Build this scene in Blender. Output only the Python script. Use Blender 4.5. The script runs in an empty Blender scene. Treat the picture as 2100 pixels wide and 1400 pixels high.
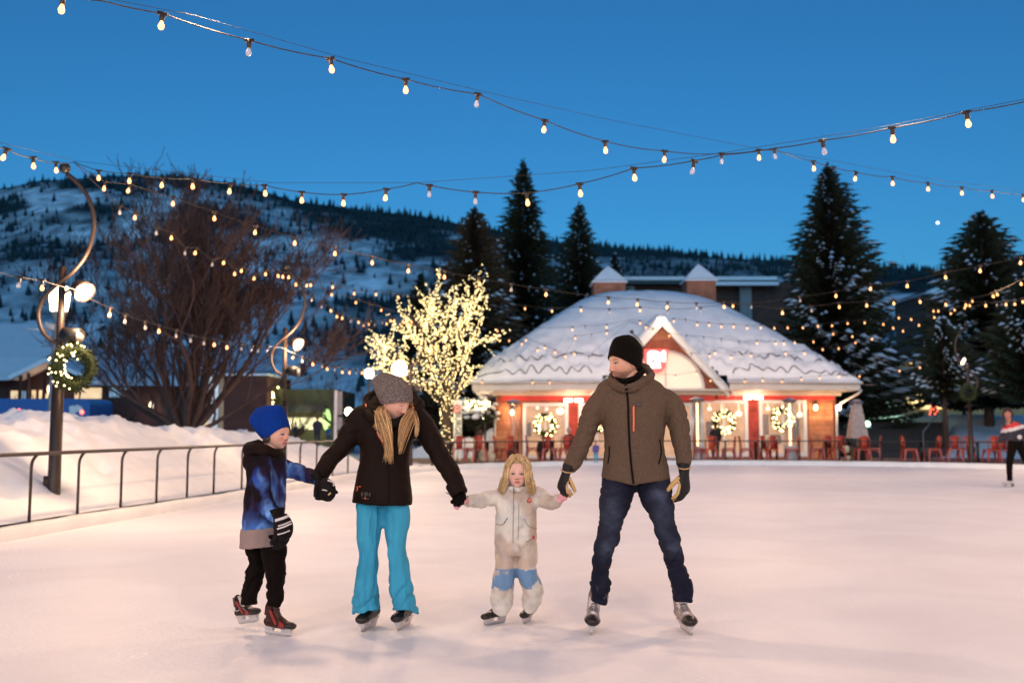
import bpy, bmesh, math, random
import numpy as np
from mathutils import Vector, Matrix
from mathutils.bvhtree import BVHTree
R = math.radians
SC = bpy.context.scene
COL = SC.collection
random.seed(11)
F = 2042.0; CAMZ = 1.27; HOR = 878.0
PITCH = math.atan((HOR-700)/F)
cp, sp = math.cos(PITCH), math.sin(PITCH)

def W(px, py, Y):
    """the world point that stands at depth Y and is seen at photograph pixel px, py"""
    a = (px-1050)/F; b = (700-py)/F
    d = Vector((a, cp-b*sp, sp+b*cp))
    k = Y/d.y
    return Vector((d.x*k, Y, CAMZ+d.z*k))

def V(*a): return Vector(a)
def lerp(a, b, t): return a+(b-a)*t
def sstep(a, b, x):
    t = np.clip((x-a)/(b-a), 0, 1); return t*t*(3-2*t)

# ---------- numpy value noise
def _h(ix, iy, iz, s):
    n = (ix*374761393 + iy*668265263 + iz*2147483647 + s*1274126177) & 0xffffffff
    n = ((n ^ (n >> 13))*1274126177) & 0xffffffff
    return ((n ^ (n >> 16)) & 0xffff)/65535.0
def vn(P, s=0):
    P = np.asarray(P, float); I = np.floor(P).astype(np.int64); f = P-I; f = f*f*(3-2*f)
    x, y, z = I[..., 0], I[..., 1], I[..., 2]; fx, fy, fz = f[..., 0], f[..., 1], f[..., 2]
    def c(a, b, d): return _h(x+a, y+b, z+d, s)
    return (((c(0,0,0)*(1-fx)+c(1,0,0)*fx)*(1-fy)+(c(0,1,0)*(1-fx)+c(1,1,0)*fx)*fy)*(1-fz)
          + ((c(0,0,1)*(1-fx)+c(1,0,1)*fx)*(1-fy)+(c(0,1,1)*(1-fx)+c(1,1,1)*fx)*fy)*fz)
def fbm(P, s=0, o=4):
    P = np.asarray(P, float); r = 0; a = .5
    for i in range(o): r = r+a*vn(P*(2**i), s+i); a *= .5
    return r

# ---------- materials
MATS = {}
def mat(name, col=(.5,.5,.5), rough=.65, metal=0., var=.18, vs=6., bump=0., bs=60., emit=0., ecol=None, vcol=False,
        sheen=0., trans=0., alpha=1., coat=0., spec=.5, col2=None, stretch=None, light=False):
    if name in MATS: return MATS[name]
    m = bpy.data.materials.new(name); m.use_nodes = True; MATS[name] = m
    nt = m.node_tree; N = nt.nodes; L = nt.links; p = N['Principled BSDF']
    p.inputs['Roughness'].default_value = rough; p.inputs['Metallic'].default_value = metal
    p.inputs['Specular IOR Level'].default_value = spec
    if sheen: p.inputs['Sheen Weight'].default_value = sheen; p.inputs['Sheen Roughness'].default_value = .5
    if coat: p.inputs['Coat Weight'].default_value = coat
    if trans: p.inputs['Transmission Weight'].default_value = trans
    if alpha < 1: p.inputs['Alpha'].default_value = alpha
    tc = N.new('ShaderNodeTexCoord'); src = tc.outputs['Object']
    if stretch:
        mp = N.new('ShaderNodeMapping'); mp.inputs['Scale'].default_value = stretch; L.new(src, mp.inputs[0]); src = mp.outputs[0]
    nz = N.new('ShaderNodeTexNoise'); nz.inputs['Scale'].default_value = vs; nz.inputs['Detail'].default_value = 5
    L.new(src, nz.inputs['Vector'])
    rm = N.new('ShaderNodeMapRange'); L.new(nz.outputs['Fac'], rm.inputs[0])
    rm.inputs[1].default_value = .3; rm.inputs[2].default_value = .7
    mx = N.new('ShaderNodeMix'); mx.data_type = 'RGBA'
    if vcol:
        at = N.new('ShaderNodeAttribute'); at.attribute_name = 'Col'
        mx.blend_type = 'MULTIPLY'; mx.inputs['Factor'].default_value = 1
        rm.inputs[3].default_value = 1-var; rm.inputs[4].default_value = 1+var*.4
        L.new(at.outputs['Color'], mx.inputs['A']); L.new(rm.outputs[0], mx.inputs['B'])
    else:
        c2 = col2 or tuple(c*(1-var) for c in col); c1 = col if col2 else tuple(min(1, c*(1+var*.5)) for c in col)
        L.new(rm.outputs[0], mx.inputs['Factor'])
        mx.inputs['A'].default_value = (*c1, 1); mx.inputs['B'].default_value = (*c2, 1)
    L.new(mx.outputs['Result'], p.inputs['Base Color'])
    if bump:
        b = N.new('ShaderNodeTexNoise'); b.inputs['Scale'].default_value = bs; b.inputs['Detail'].default_value = 4
        L.new(src, b.inputs['Vector'])
        bu = N.new('ShaderNodeBump'); bu.inputs['Strength'].default_value = bump; bu.inputs['Distance'].default_value = .01
        L.new(b.outputs['Fac'], bu.inputs['Height']); L.new(bu.outputs[0], p.inputs['Normal'])
    if emit:
        p.inputs['Emission Color'].default_value = (*(ecol or col), 1); p.inputs['Emission Strength'].default_value = emit
        if not light: m.cycles.emission_sampling = 'NONE'
    return m

def knit(name, col, scale=200, rough=.9, var=.3, vcol=False, ns=60):
    """ribbed / heathered wool"""
    m = mat(name, col, rough, var=var, vs=ns, vcol=vcol, spec=.08); nt = m.node_tree; N = nt.nodes; L = nt.links
    w = N.new('ShaderNodeTexWave'); w.wave_type = 'RINGS'; w.rings_direction = 'SPHERICAL'
    v = N.new('ShaderNodeTexVoronoi'); v.inputs['Scale'].default_value = scale
    tc = [n for n in N if n.type == 'TEX_COORD'][0]; L.new(tc.outputs['Object'], v.inputs['Vector'])
    N.remove(w)
    b = N.new('ShaderNodeBump'); b.inputs['Strength'].default_value = .5; b.inputs['Distance'].default_value = .004
    L.new(v.outputs['Distance'], b.inputs['Height']); L.new(b.outputs[0], N['Principled BSDF'].inputs['Normal'])
    return m

def brick(name, c1, c2, mortar, scale=1., rw=.22, rh=.075, var=.2):
    m = bpy.data.materials.new(name); m.use_nodes = True; nt = m.node_tree; N = nt.nodes; L = nt.links; p = N['Principled BSDF']
    tc = N.new('ShaderNodeTexCoord'); sx = N.new('ShaderNodeSeparateXYZ'); cb = N.new('ShaderNodeCombineXYZ')
    ad = N.new('ShaderNodeMath'); ad.operation = 'ADD'
    L.new(tc.outputs['Object'], sx.inputs[0]); L.new(sx.outputs[0], ad.inputs[0]); L.new(sx.outputs[1], ad.inputs[1])
    L.new(ad.outputs[0], cb.inputs[0]); L.new(sx.outputs[2], cb.inputs[1])
    b = N.new('ShaderNodeTexBrick'); L.new(cb.outputs[0], b.inputs['Vector'])
    b.inputs['Color1'].default_value = (*c1, 1); b.inputs['Color2'].default_value = (*c2, 1); b.inputs['Mortar'].default_value = (*mortar, 1)
    b.inputs['Scale'].default_value = scale; b.inputs['Brick Width'].default_value = rw; b.inputs['Row Height'].default_value = rh
    b.inputs['Mortar Size'].default_value = .008; p.inputs['Roughness'].default_value = .85
    nz = N.new('ShaderNodeTexNoise'); nz.inputs['Scale'].default_value = 2.2; nz.inputs['Detail'].default_value = 6; L.new(tc.outputs['Object'], nz.inputs['Vector'])
    rm = N.new('ShaderNodeMapRange'); L.new(nz.outputs['Fac'], rm.inputs[0]); rm.inputs[1].default_value = .3; rm.inputs[2].default_value = .7
    rm.inputs[3].default_value = 1-var; rm.inputs[4].default_value = 1+var
    mx = N.new('ShaderNodeMix'); mx.data_type = 'RGBA'; mx.blend_type = 'MULTIPLY'; mx.inputs['Factor'].default_value = 1
    L.new(b.outputs['Color'], mx.inputs['A']); L.new(rm.outputs[0], mx.inputs['B']); L.new(mx.outputs['Result'], p.inputs['Base Color'])
    bu = N.new('ShaderNodeBump'); bu.inputs['Strength'].default_value = .5; bu.inputs['Distance'].default_value = .01; bu.invert = True
    L.new(b.outputs['Fac'], bu.inputs['Height']); L.new(bu.outputs[0], p.inputs['Normal'])
    return m

# ---------- objects
def tag(o, label=None, cat=None, group=None, kind=None):
    if label: o['label'] = label
    if cat: o['category'] = cat
    if group: o['group'] = group
    if kind: o['kind'] = kind
    return o
def empty(name, loc, label=None, cat=None, group=None, rz=0, kind=None):
    o = bpy.data.objects.new(name, None); o.empty_display_size = .1; COL.objects.link(o); o.location = loc; o.rotation_euler.z = rz
    return tag(o, label, cat, group, kind)
def worigin(o):
    v = Vector(o.location)
    while o.parent: o = o.parent; v += Vector(o.location)
    return v

class MB:
    """collects shapes, then becomes one mesh object"""
    def __init__(s): s.v = []; s.f = []; s.m = []; s.mi = 0
    def add(s, vs, fs):
        n = len(s.v); s.v += [tuple(v) for v in vs]; s.f += [tuple(i+n for i in f) for f in fs]; s.m += [s.mi]*len(fs); return s
    def box(s, c, d, rz=0, M=None, bev=0):
        x, y, z = d[0]/2, d[1]/2, d[2]/2
        vs = [Vector((i*x, j*y, k*z)) for k in (-1, 1) for j in (-1, 1) for i in (-1, 1)]
        if rz: 
            m = Matrix.Rotation(rz, 3, 'Z'); vs = [m @ v for v in vs]
        if M is not None: vs = [M @ v for v in vs]
        vs = [v+Vector(c) for v in vs]
        return s.add(vs, [(0,2,3,1),(4,5,7,6),(0,1,5,4),(2,6,7,3),(0,4,6,2),(1,3,7,5)])
    def bx(s, x0, x1, y0, y1, z0, z1): return s.box(((x0+x1)/2, (y0+y1)/2, (z0+z1)/2), (x1-x0, y1-y0, z1-z0))
    def tube(s, pts, r, n=8, caps=True, closed=False):
        pts = [Vector(p) for p in pts]; k = len(pts)
        if not hasattr(r, '__len__'): r = [r]*k
        vs = []; prev = None
        for i, p in enumerate(pts):
            if closed: t = (pts[(i+1) % k]-pts[i-1])
            else: t = pts[min(i+1, k-1)]-pts[max(i-1, 0)]
            t = t.normalized() if t.length > 1e-9 else Vector((0, 0, 1))
            if prev is None:
                a = Vector((0, 0, 1)) if abs(t.z) < .9 else Vector((0, 1, 0)); u = t.cross(a).normalized()
            else:
                u = prev-t*prev.dot(t); u = u.normalized() if u.length > 1e-6 else t.orthogonal().normalized()
            prev = u; w = t.cross(u)
            for j in range(n):
                a = 2*math.pi*j/n; vs.append(p+u*(r[i]*math.cos(a))+w*(r[i]*math.sin(a)))
        fs = []
        for i in range(k if closed else k-1):
            i2 = (i+1) % k
            for j in range(n):
                j2 = (j+1) % n; fs.append((i*n+j, i*n+j2, i2*n+j2, i2*n+j))
        if caps and not closed:
            fs.append(tuple(range(n-1, -1, -1))); fs.append(tuple((k-1)*n+j for j in range(n)))
        return s.add(vs, fs)
    def ell(s, pts, n=24, sub=4, ref=Vector((0, 1, 0)), power=2.0):
        """tube of elliptical sections: pts = (centre, a, b); b lies along ref, a across"""
        P = [Vector(p[0]) for p in pts]; A = [p[1] for p in pts]; B = [p[2] for p in pts]; k = len(P)
        def cr(arr, i, t):
            p0, p1, p2, p3 = arr[max(i-1, 0)], arr[i], arr[min(i+1, k-1)], arr[min(i+2, k-1)]
            return .5*((2*p1)+(p2-p0)*t+(2*p0-5*p1+4*p2-p3)*t*t+(3*p1-p0-3*p2+p3)*t*t*t)
        c = []; a = []; b = []
        for i in range(k-1):
            for j in range(sub): c.append(cr(P, i, j/sub)); a.append(cr(A, i, j/sub)); b.append(cr(B, i, j/sub))
        c.append(P[-1]); a.append(A[-1]); b.append(B[-1]); K = len(c); vs = []
        for i in range(K):
            t = (c[min(i+1, K-1)]-c[max(i-1, 0)]).normalized(); v = ref-t*ref.dot(t); v.normalize(); u = t.cross(v)
            for j in range(n):
                an = 2*math.pi*j/n; ca, sa = math.cos(an), math.sin(an)
                ex = 2/power; ca = math.copysign(abs(ca)**ex, ca); sa = math.copysign(abs(sa)**ex, sa)
                vs.append(c[i]+u*(a[i]*ca)+v*(b[i]*sa))
        fs = [(i*n+j, i*n+(j+1) % n, (i+1)*n+(j+1) % n, (i+1)*n+j) for i in range(K-1) for j in range(n)]
        fs.append(tuple(range(n-1, -1, -1))); fs.append(tuple((K-1)*n+j for j in range(n)))
        return s.add(vs, fs)
    def sph(s, c, r, n=12, m=8):
        if not hasattr(r, '__len__'): r = (r, r, r)
        c = Vector(c); vs = [c+Vector((0, 0, r[2]))]
        for i in range(1, m):
            t = math.pi*i/m
            for j in range(n):
                a = 2*math.pi*j/n; vs.append(c+Vector((r[0]*math.sin(t)*math.cos(a), r[1]*math.sin(t)*math.sin(a), r[2]*math.cos(t))))
        vs.append(c-Vector((0, 0, r[2]))); L = len(vs)-1; fs = []
        for j in range(n):
            j2 = (j+1) % n; fs.append((0, 1+j, 1+j2)); fs.append((L, 1+(m-2)*n+j2, 1+(m-2)*n+j))
            for i in range(m-2): fs.append((1+i*n+j, 1+(i+1)*n+j, 1+(i+1)*n+j2, 1+i*n+j2))
        return s.add(vs, fs)
    def prism(s, poly, d, n=None):
        """extrude a closed 3-D polygon by vector d"""
        d = Vector(d); k = len(poly); vs = [Vector(p) for p in poly]+[Vector(p)+d for p in poly]
        fs = [tuple(range(k-1, -1, -1)), tuple(range(k, 2*k))]+[(i, (i+1) % k, k+(i+1) % k, k+i) for i in range(k)]
        return s.add(vs, fs)
    def lathe(s, prof, n=16, c=(0, 0, 0)):
        c = Vector(c); vs = []
        for r, z in prof:
            for j in range(n): a = 2*math.pi*j/n; vs.append(c+Vector((r*math.cos(a), r*math.sin(a), z)))
        K = len(prof); fs = [(i*n+j, i*n+(j+1) % n, (i+1)*n+(j+1) % n, (i+1)*n+j) for i in range(K-1) for j in range(n)]
        fs.append(tuple(range(n-1, -1, -1))); fs.append(tuple((K-1)*n+j for j in range(n)))
        return s.add(vs, fs)
    def mesh(s, name='m'):
        me = bpy.data.meshes.new(name); me.from_pydata(s.v, [], s.f); me.update(); return me
    def build(s, name, m, parent=None, loc=None, smooth=True, world=True, fix=True):
        """one object; vertices are world points (world=True) or local to the parent / loc"""
        o = bpy.data.objects.new(name, None); 
        me = bpy.data.meshes.new(name)
        off = Vector((0, 0, 0))
        if parent is not None and world: off = worigin(parent)
        if loc is not None and world: off = off+Vector(loc) if parent is None else off
        vs = [(a-off.x, b-off.y, c-off.z) for a, b, c in s.v] if off.length else s.v
        me.from_pydata(vs, [], s.f)
        if fix:
            bm = bmesh.new(); bm.from_mesh(me); bmesh.ops.recalc_face_normals(bm, faces=bm.faces); bm.to_mesh(me); bm.free()
        ms = m if isinstance(m, (list, tuple)) else [m]
        for q in ms: me.materials.append(q)
        if len(ms) > 1: me.polygons.foreach_set('material_index', s.m)
        if smooth: me.polygons.foreach_set('use_smooth', [True]*len(me.polygons))
        me.update()
        bpy.data.objects.remove(o); o = bpy.data.objects.new(name, me); COL.objects.link(o)
        if parent is not None: o.parent = parent
        elif loc is not None: o.location = loc
        return o

def sharp(o, deg=35):
    o.data.set_sharp_from_angle(angle=R(deg)); return o

def evald(me, mods):
    """mesh -> (verts, quads/faces list, normals) after modifiers"""
    o = bpy.data.objects.new('tmp', me); COL.objects.link(o)
    for t, kw in mods:
        m = o.modifiers.new(t, t)
        for k, v in kw.items(): setattr(m, k, v)
    dg = bpy.context.evaluated_depsgraph_get(); ev = o.evaluated_get(dg)
    out = bpy.data.meshes.new_from_object(ev); bpy.data.objects.remove(o); bpy.data.meshes.remove(me)
    return out
def remesh(mb, vox, smooth=4):
    me = mb.mesh()
    bm = bmesh.new(); bm.from_mesh(me); bmesh.ops.recalc_face_normals(bm, faces=bm.faces); bm.to_mesh(me); bm.free()
    return evald(me, [('REMESH', dict(mode='VOXEL', voxel_size=vox)), ('SMOOTH', dict(factor=.5, iterations=smooth))])
def getv(me):
    a = np.empty(len(me.vertices)*3); me.vertices.foreach_get('co', a); return a.reshape(-1, 3)
def getn(me):
    a = np.empty(len(me.vertices)*3); me.vertices.foreach_get('normal', a); return a.reshape(-1, 3)
def setv(me, P): me.vertices.foreach_set('co', np.ascontiguousarray(P).ravel()); me.update()
def setcol(me, C):
    ca = me.color_attributes.new('Col', 'FLOAT_COLOR', 'POINT'); A = np.ones((len(me.vertices), 4)); A[:, :3] = C
    ca.data.foreach_set('color', A.ravel())
def link(name, me, m, parent, smooth=True):
    """mesh in world coordinates becomes a part of parent"""
    off = np.array(worigin(parent)) if parent is not None else np.zeros(3)
    setv(me, getv(me)-off); me.name = name
    for q in (m if isinstance(m, (list, tuple)) else [m]): me.materials.append(q)
    me.polygons.foreach_set('use_smooth', [smooth]*len(me.polygons))
    o = bpy.data.objects.new(name, me); COL.objects.link(o); o.parent = parent; return o
def bvh_of(o):
    off = worigin(o); me = o.data
    return BVHTree.FromPolygons([Vector(v.co)+off for v in me.vertices], [tuple(p.vertices) for p in me.polygons])
def copy_tree(o, parent=None):
    c = o.copy(); COL.objects.link(c); c.parent = parent
    for ch in list(o.children): copy_tree(ch, c)
    return c
def text_mesh(txt, size, extrude=.002, bold=0.0):
    cu = bpy.data.curves.new('t', 'FONT'); cu.body = txt; cu.size = size; cu.extrude = extrude; cu.offset = bold; cu.align_x = 'CENTER'; cu.align_y = 'CENTER'
    o = bpy.data.objects.new('t', cu); COL.objects.link(o); dg = bpy.context.evaluated_depsgraph_get()
    me = bpy.data.meshes.new_from_object(o.evaluated_get(dg)); bpy.data.objects.remove(o)
    mb = MB(); mb.add([v.co.copy() for v in me.vertices], [tuple(p.vertices) for p in me.polygons]); bpy.data.meshes.remove(me)
    return mb
# ================= camera, sky, light
cd = bpy.data.cameras.new('camera'); cam = bpy.data.objects.new('camera', cd); COL.objects.link(cam)
cd.sensor_width = 36; cd.lens = F/2100*36; cd.clip_start = .1; cd.clip_end = 9000
cam.location = (0, 0, CAMZ); cam.rotation_euler = (math.pi/2+PITCH, 0, 0); SC.camera = cam
cd.dof.use_dof = True; cd.dof.focus_distance = 6.25; cd.dof.aperture_fstop = 1.9
w = bpy.data.worlds.new('World'); SC.world = w; w.use_nodes = True; nt = w.node_tree
sk = nt.nodes.new('ShaderNodeTexSky'); sk.sky_type = 'NISHITA'; sk.sun_disc = False
sk.sun_elevation = R(8); sk.sun_rotation = R(180); sk.ozone_density = 6; sk.air_density = 1; sk.dust_density = 1
mx = nt.nodes.new('ShaderNodeMix'); mx.data_type = 'RGBA'; mx.blend_type = 'DARKEN'; mx.inputs['Factor'].default_value = 1
nt.links.new(sk.outputs[0], mx.inputs['A']); mx.inputs['B'].default_value = (2.4, 6.5, 13, 1)
mu = nt.nodes.new('ShaderNodeMix'); mu.data_type = 'RGBA'; mu.blend_type = 'MULTIPLY'; mu.inputs['Factor'].default_value = 1
nt.links.new(mx.outputs['Result'], mu.inputs['A']); mu.inputs['B'].default_value = (.62, 1.03, 1.0, 1)
bg = nt.nodes['Background']; bg.inputs['Strength'].default_value = .15
nt.links.new(mu.outputs['Result'], bg.inputs['Color'])
SC.view_settings.view_transform = 'Standard'; SC.view_settings.look = 'None'; SC.view_settings.exposure = 0; SC.view_settings.gamma = 1
SC.cycles.use_denoising = True; SC.cycles.denoiser = 'OPENIMAGEDENOISE'
SC.cycles.sample_clamp_indirect = 3; SC.cycles.sample_clamp_direct = 0
SC.cycles.max_bounces = 5; SC.cycles.diffuse_bounces = 3; SC.cycles.glossy_bounces = 3; SC.cycles.transmission_bounces = 4; SC.cycles.transparent_max_bounces = 6
SC.cycles.caustics_reflective = False; SC.cycles.caustics_refractive = False
sl = bpy.data.lights.new('sun', 'SUN'); sl.energy = .62; sl.angle = R(40); sl.color = (.42, .68, 1); so = bpy.data.objects.new('sun', sl); COL.objects.link(so)  # soft blue lamp for twilight glow from behind, added to lift the hill snow
so.rotation_euler = (R(68), 0, R(-14))
def lamp(loc, power, col=(1, .56, .25), rad=.22, spot=None, aim=None, name='lamp_light'):
    l = bpy.data.lights.new(name, 'SPOT' if spot else 'POINT'); l.energy = power; l.color = col; l.shadow_soft_size = rad
    o = bpy.data.objects.new(name, l); COL.objects.link(o); o.location = loc
    if spot:
        l.spot_size = R(spot); l.spot_blend = .6
        o.rotation_euler = (Vector(aim)-Vector(loc)).to_track_quat('-Z', 'Y').to_euler()
    return o

# ================= rink outline
EDGE = [(-7.6,-12),(-7.2,-4),(-6.7,3),(-6.2,8),(-5.72,11.1),(-5.5,13),(-5.2,15.1),(-4.95,17),(-4.75,18.6),(-4.5,21),(-4.15,23.6),(-3.7,26),(-2.95,28.4),(-1.9,30.6),
        (-.4,32.6),(1.6,34.1),(4,34.9),(7,35.1),(10,34.6),(13,33.3),(16,31),(18.5,27.5),(20,23),(20.5,17),(20,8),(19,0),(17,-8),(13,-13),(4,-15),(-4,-14.5)]
def smooth_poly(P, sub=6, closed=True):
    n = len(P); out = []
    for i in range(n if closed else n-1):
        g = (lambda k: P[k % n]) if closed else (lambda k: P[max(0, min(n-1, k))])
        p0, p1, p2, p3 = [np.array(g(i+k), float) for k in (-1, 0, 1, 2)]
        for j in range(sub):
            t = j/sub; out.append(.5*((2*p1)+(p2-p0)*t+(2*p0-5*p1+4*p2-p3)*t*t+(3*p1-p0-3*p2+p3)*t**3))
    if not closed: out.append(np.array(P[-1], float))
    return np.array(out)
EP = smooth_poly(EDGE)
def offset_poly(P, d):
    T = np.roll(P, -1, 0)-np.roll(P, 1, 0); T /= np.linalg.norm(T, axis=1)[:, None]
    return P+np.stack([-T[:, 1], T[:, 0]], 1)*d       # to the left of travel = outside here

# ice
m = bpy.data.materials.new('ice'); m.use_nodes = True; N = m.node_tree.nodes; L = m.node_tree.links; p = N['Principled BSDF']
tc = N.new('ShaderNodeTexCoord')
n1 = N.new('ShaderNodeTexNoise'); n1.inputs['Scale'].default_value = .7; n1.inputs['Detail'].default_value = 7; n1.inputs['Distortion'].default_value = .8; L.new(tc.outputs['Object'], n1.inputs['Vector'])
n2 = N.new('ShaderNodeTexNoise'); n2.inputs['Scale'].default_value = 9; n2.inputs['Detail'].default_value = 6; L.new(tc.outputs['Object'], n2.inputs['Vector'])
mr = N.new('ShaderNodeMix'); mr.data_type = 'RGBA'; mr.inputs['A'].default_value = (.86, .85, .88, 1); mr.inputs['B'].default_value = (.79, .77, .80, 1)
rr = N.new('ShaderNodeMapRange'); rr.inputs[1].default_value = .35; rr.inputs[2].default_value = .65; L.new(n1.outputs['Fac'], rr.inputs[0]); L.new(rr.outputs[0], mr.inputs['Factor'])
def scratch(scale, rot, thr, dist, off):
    """thin curved skate cuts: iso-lines of a stretched, warped noise, broken up by a second one"""
    mp = N.new('ShaderNodeMapping'); mp.inputs['Scale'].default_value = scale; mp.inputs['Rotation'].default_value = (0, 0, rot); mp.inputs['Location'].default_value = off
    L.new(tc.outputs['Object'], mp.inputs[0])
    a = N.new('ShaderNodeTexNoise'); a.inputs['Scale'].default_value = 1; a.inputs['Detail'].default_value = 1; a.inputs['Distortion'].default_value = dist; L.new(mp.outputs[0], a.inputs['Vector'])
    f = N.new('ShaderNodeMath'); f.operation = 'MULTIPLY'; f.inputs[1].default_value = 9; L.new(a.outputs['Fac'], f.inputs[0])
    g = N.new('ShaderNodeMath'); g.operation = 'FRACT'; L.new(f.outputs[0], g.inputs[0])
    h = N.new('ShaderNodeMath'); h.operation = 'LESS_THAN'; h.inputs[1].default_value = thr; L.new(g.outputs[0], h.inputs[0])
    b = N.new('ShaderNodeTexNoise'); b.inputs['Scale'].default_value = 1.1; b.inputs['Detail'].default_value = 2; L.new(mp.outputs[0], b.inputs['Vector'])
    c = N.new('ShaderNodeMapRange'); c.inputs[1].default_value = .55; c.inputs[2].default_value = .66; c.inputs[4].default_value = .6; L.new(b.outputs['Fac'], c.inputs[0])
    d = N.new('ShaderNodeMath'); d.operation = 'MULTIPLY'; L.new(h.outputs[0], d.inputs[0]); L.new(c.outputs[0], d.inputs[1]); return d
s1 = scratch((.9, .16, 1), .4, .010, .2, (3, 1, 0)); s2 = scratch((.2, 1.1, 1), -1.1, .010, .25, (7, 5, 0)); s3 = scratch((1.9, .5, 1), .9, .012, .3, (1, 9, 0))
mxa = N.new('ShaderNodeMath'); mxa.operation = 'MAXIMUM'; L.new(s1.outputs[0], mxa.inputs[0]); L.new(s2.outputs[0], mxa.inputs[1])
mxb = N.new('ShaderNodeMath'); mxb.operation = 'MAXIMUM'; L.new(mxa.outputs[0], mxb.inputs[0]); L.new(s3.outputs[0], mxb.inputs[1])
m2 = N.new('ShaderNodeMix'); m2.data_type = 'RGBA'; m2.inputs['B'].default_value = (1, 1, 1, 1); L.new(mr.outputs['Result'], m2.inputs['A']); L.new(mxb.outputs[0], m2.inputs['Factor'])
L.new(m2.outputs['Result'], p.inputs['Base Color'])
r3 = N.new('ShaderNodeMapRange'); r3.inputs[3].default_value = .42; r3.inputs[4].default_value = .65; L.new(n2.outputs['Fac'], r3.inputs[0]); L.new(r3.outputs[0], p.inputs['Roughness'])
p.inputs['Specular IOR Level'].default_value = .16
bu = N.new('ShaderNodeBump'); bu.inputs['Strength'].default_value = .4; bu.inputs['Distance'].default_value = .02
n4 = N.new('ShaderNodeTexNoise'); n4.inputs['Scale'].default_value = 25; n4.inputs['Detail'].default_value = 5; L.new(tc.outputs['Object'], n4.inputs['Vector'])
L.new(n4.outputs['Fac'], bu.inputs['Height']); L.new(bu.outputs[0], p.inputs['Normal'])
mb = MB(); n = len(EP); mb.add([(x, y, 0) for x, y in EP]+[(6, 10, 0)], [(i, (i+1) % n, n) for i in range(n)])
tag(mb.build('ice', m, smooth=False), 'pale pink lit ice of the skating rink', 'ice', kind='structure')

SNOW = mat('snow', (.82, .82, .84), .75, var=.07, vs=3, bump=.5, bs=14, spec=.3)
# kerb: low white painted board round the ice with a snowy top
mb = MB(); n = len(EP); a = EP; b = offset_poly(EP, .16); hz = .13+.012*np.sin(np.arange(n)*.9)
vs = [(x, y, -.02) for x, y in a]+[(x, y, .125) for x, y in a]+[(x, y, .145+.02*random.random()) for x, y in offset_poly(EP, .05)]+[(x, y, .15+.02*random.random()) for x, y in b]+[(x, y, -.02) for x, y in b]
mb.add(vs, [(k*n+i, k*n+(i+1) % n, (k+1)*n+(i+1) % n, (k+1)*n+i) for k in range(4) for i in range(n)])
tag(mb.build('kerb', mat('kerb_white', (.78, .77, .76), .55, var=.1, vs=2, bump=.2, bs=20)), 'low white kerb around the ice', 'kerb', kind='structure')

# ground: one snowy sheet to the horizon with a hole for the ice left lower
mb = MB(); S = 7000
mb.add([(-S, -S, -.04), (S, -S, -.04), (S, S, -.04), (-S, S, -.04)], [(0, 1, 2, 3)])
tag(mb.build('ground', mat('trodden_snow', (.6, .6, .63), .8, var=.25, vs=.8, bump=.4, bs=5), smooth=False), 'snow covered ground around the rink', 'ground', kind='structure')

# snow bank behind the left railing
NX, NY = 330, 120
ty = np.linspace(2, 34, NX); vs = []
prof_py = [(0, 858), (60, 852), (110, 858), (180, 853), (230, 860), (262, 875), (290, 882), (330, 876), (360, 886), (420, 886), (500, 890), (560, 893), (620, 900), (700, 925), (760, 950)]
cx = np.interp(ty, [e[1] for e in EDGE[:15]], [e[0] for e in EDGE[:15]])
for i, y in enumerate(ty):
    # crest line stands 2.6 m beyond the railing; its height follows the photograph's skyline
    for j in range(NY):
        t = j/(NY-1); d = .15+t*6.6; x = cx[i]-d
        yc = y; crest_x = cx[i]-2.6; px = 1050+crest_x/max(yc, 3)*F
        py = np.interp(px, [q[0] for q in prof_py], [q[1] for q in prof_py])
        hc = CAMZ+(HOR-py)*y/F if y > 8 else 1.35
        hc = max(.3, min(hc, 1.7)) if y < 27 else max(.0, .5-(y-27)*.12)
        s = sstep(0, 2.6, np.array(d)) if d < 2.6 else 1-.55*sstep(2.8, 6.5, np.array(d))
        s = float(s); z = .135+(hc-.135)*(s**.75)
        vs.append((x, y, z))
P = np.array(vs); dd = np.tile(np.linspace(0, 1, NY), NX); am = sstep(.02, .35, dd)
P[:, 2] += am*((fbm(P*np.array([1.6, 1.6, 0])+5, 3, 4)-.47)*.36+(fbm(P*np.array([5, 5, 0])+5, 9, 4)-.45)*.24)
# boot holes
for hx, hy, hr in ((205, 963, .13), (5, 1008, .17)):
    q = None
    for k in range(400):
        Y = 8+k*.05; wp = W(hx, hy, Y); i = int((Y-2)/32*(NX-1)); xe = cx[i]
        dj = (xe-wp.x-.28)/6.5*(NY-1)
        if 0 <= dj < NY and wp.z < P[i*NY+int(dj), 2]+.01: q = wp; break
    if q: 
        dist = np.hypot(P[:, 0]-q.x, (P[:, 1]-q.y)*.7); P[:, 2] -= .22*np.exp(-(dist/hr)**2)
mb = MB(); mb.v = [tuple(v) for v in P]; mb.f = [(i*NY+j, i*NY+j+1, (i+1)*NY+j+1, (i+1)*NY+j) for i in range(NX-1) for j in range(NY-1)]; mb.m = [0]*len(mb.f)
tag(mb.build('snow_bank', SNOW), 'long ploughed snow bank behind the left railing', 'snow bank', kind='structure')

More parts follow.
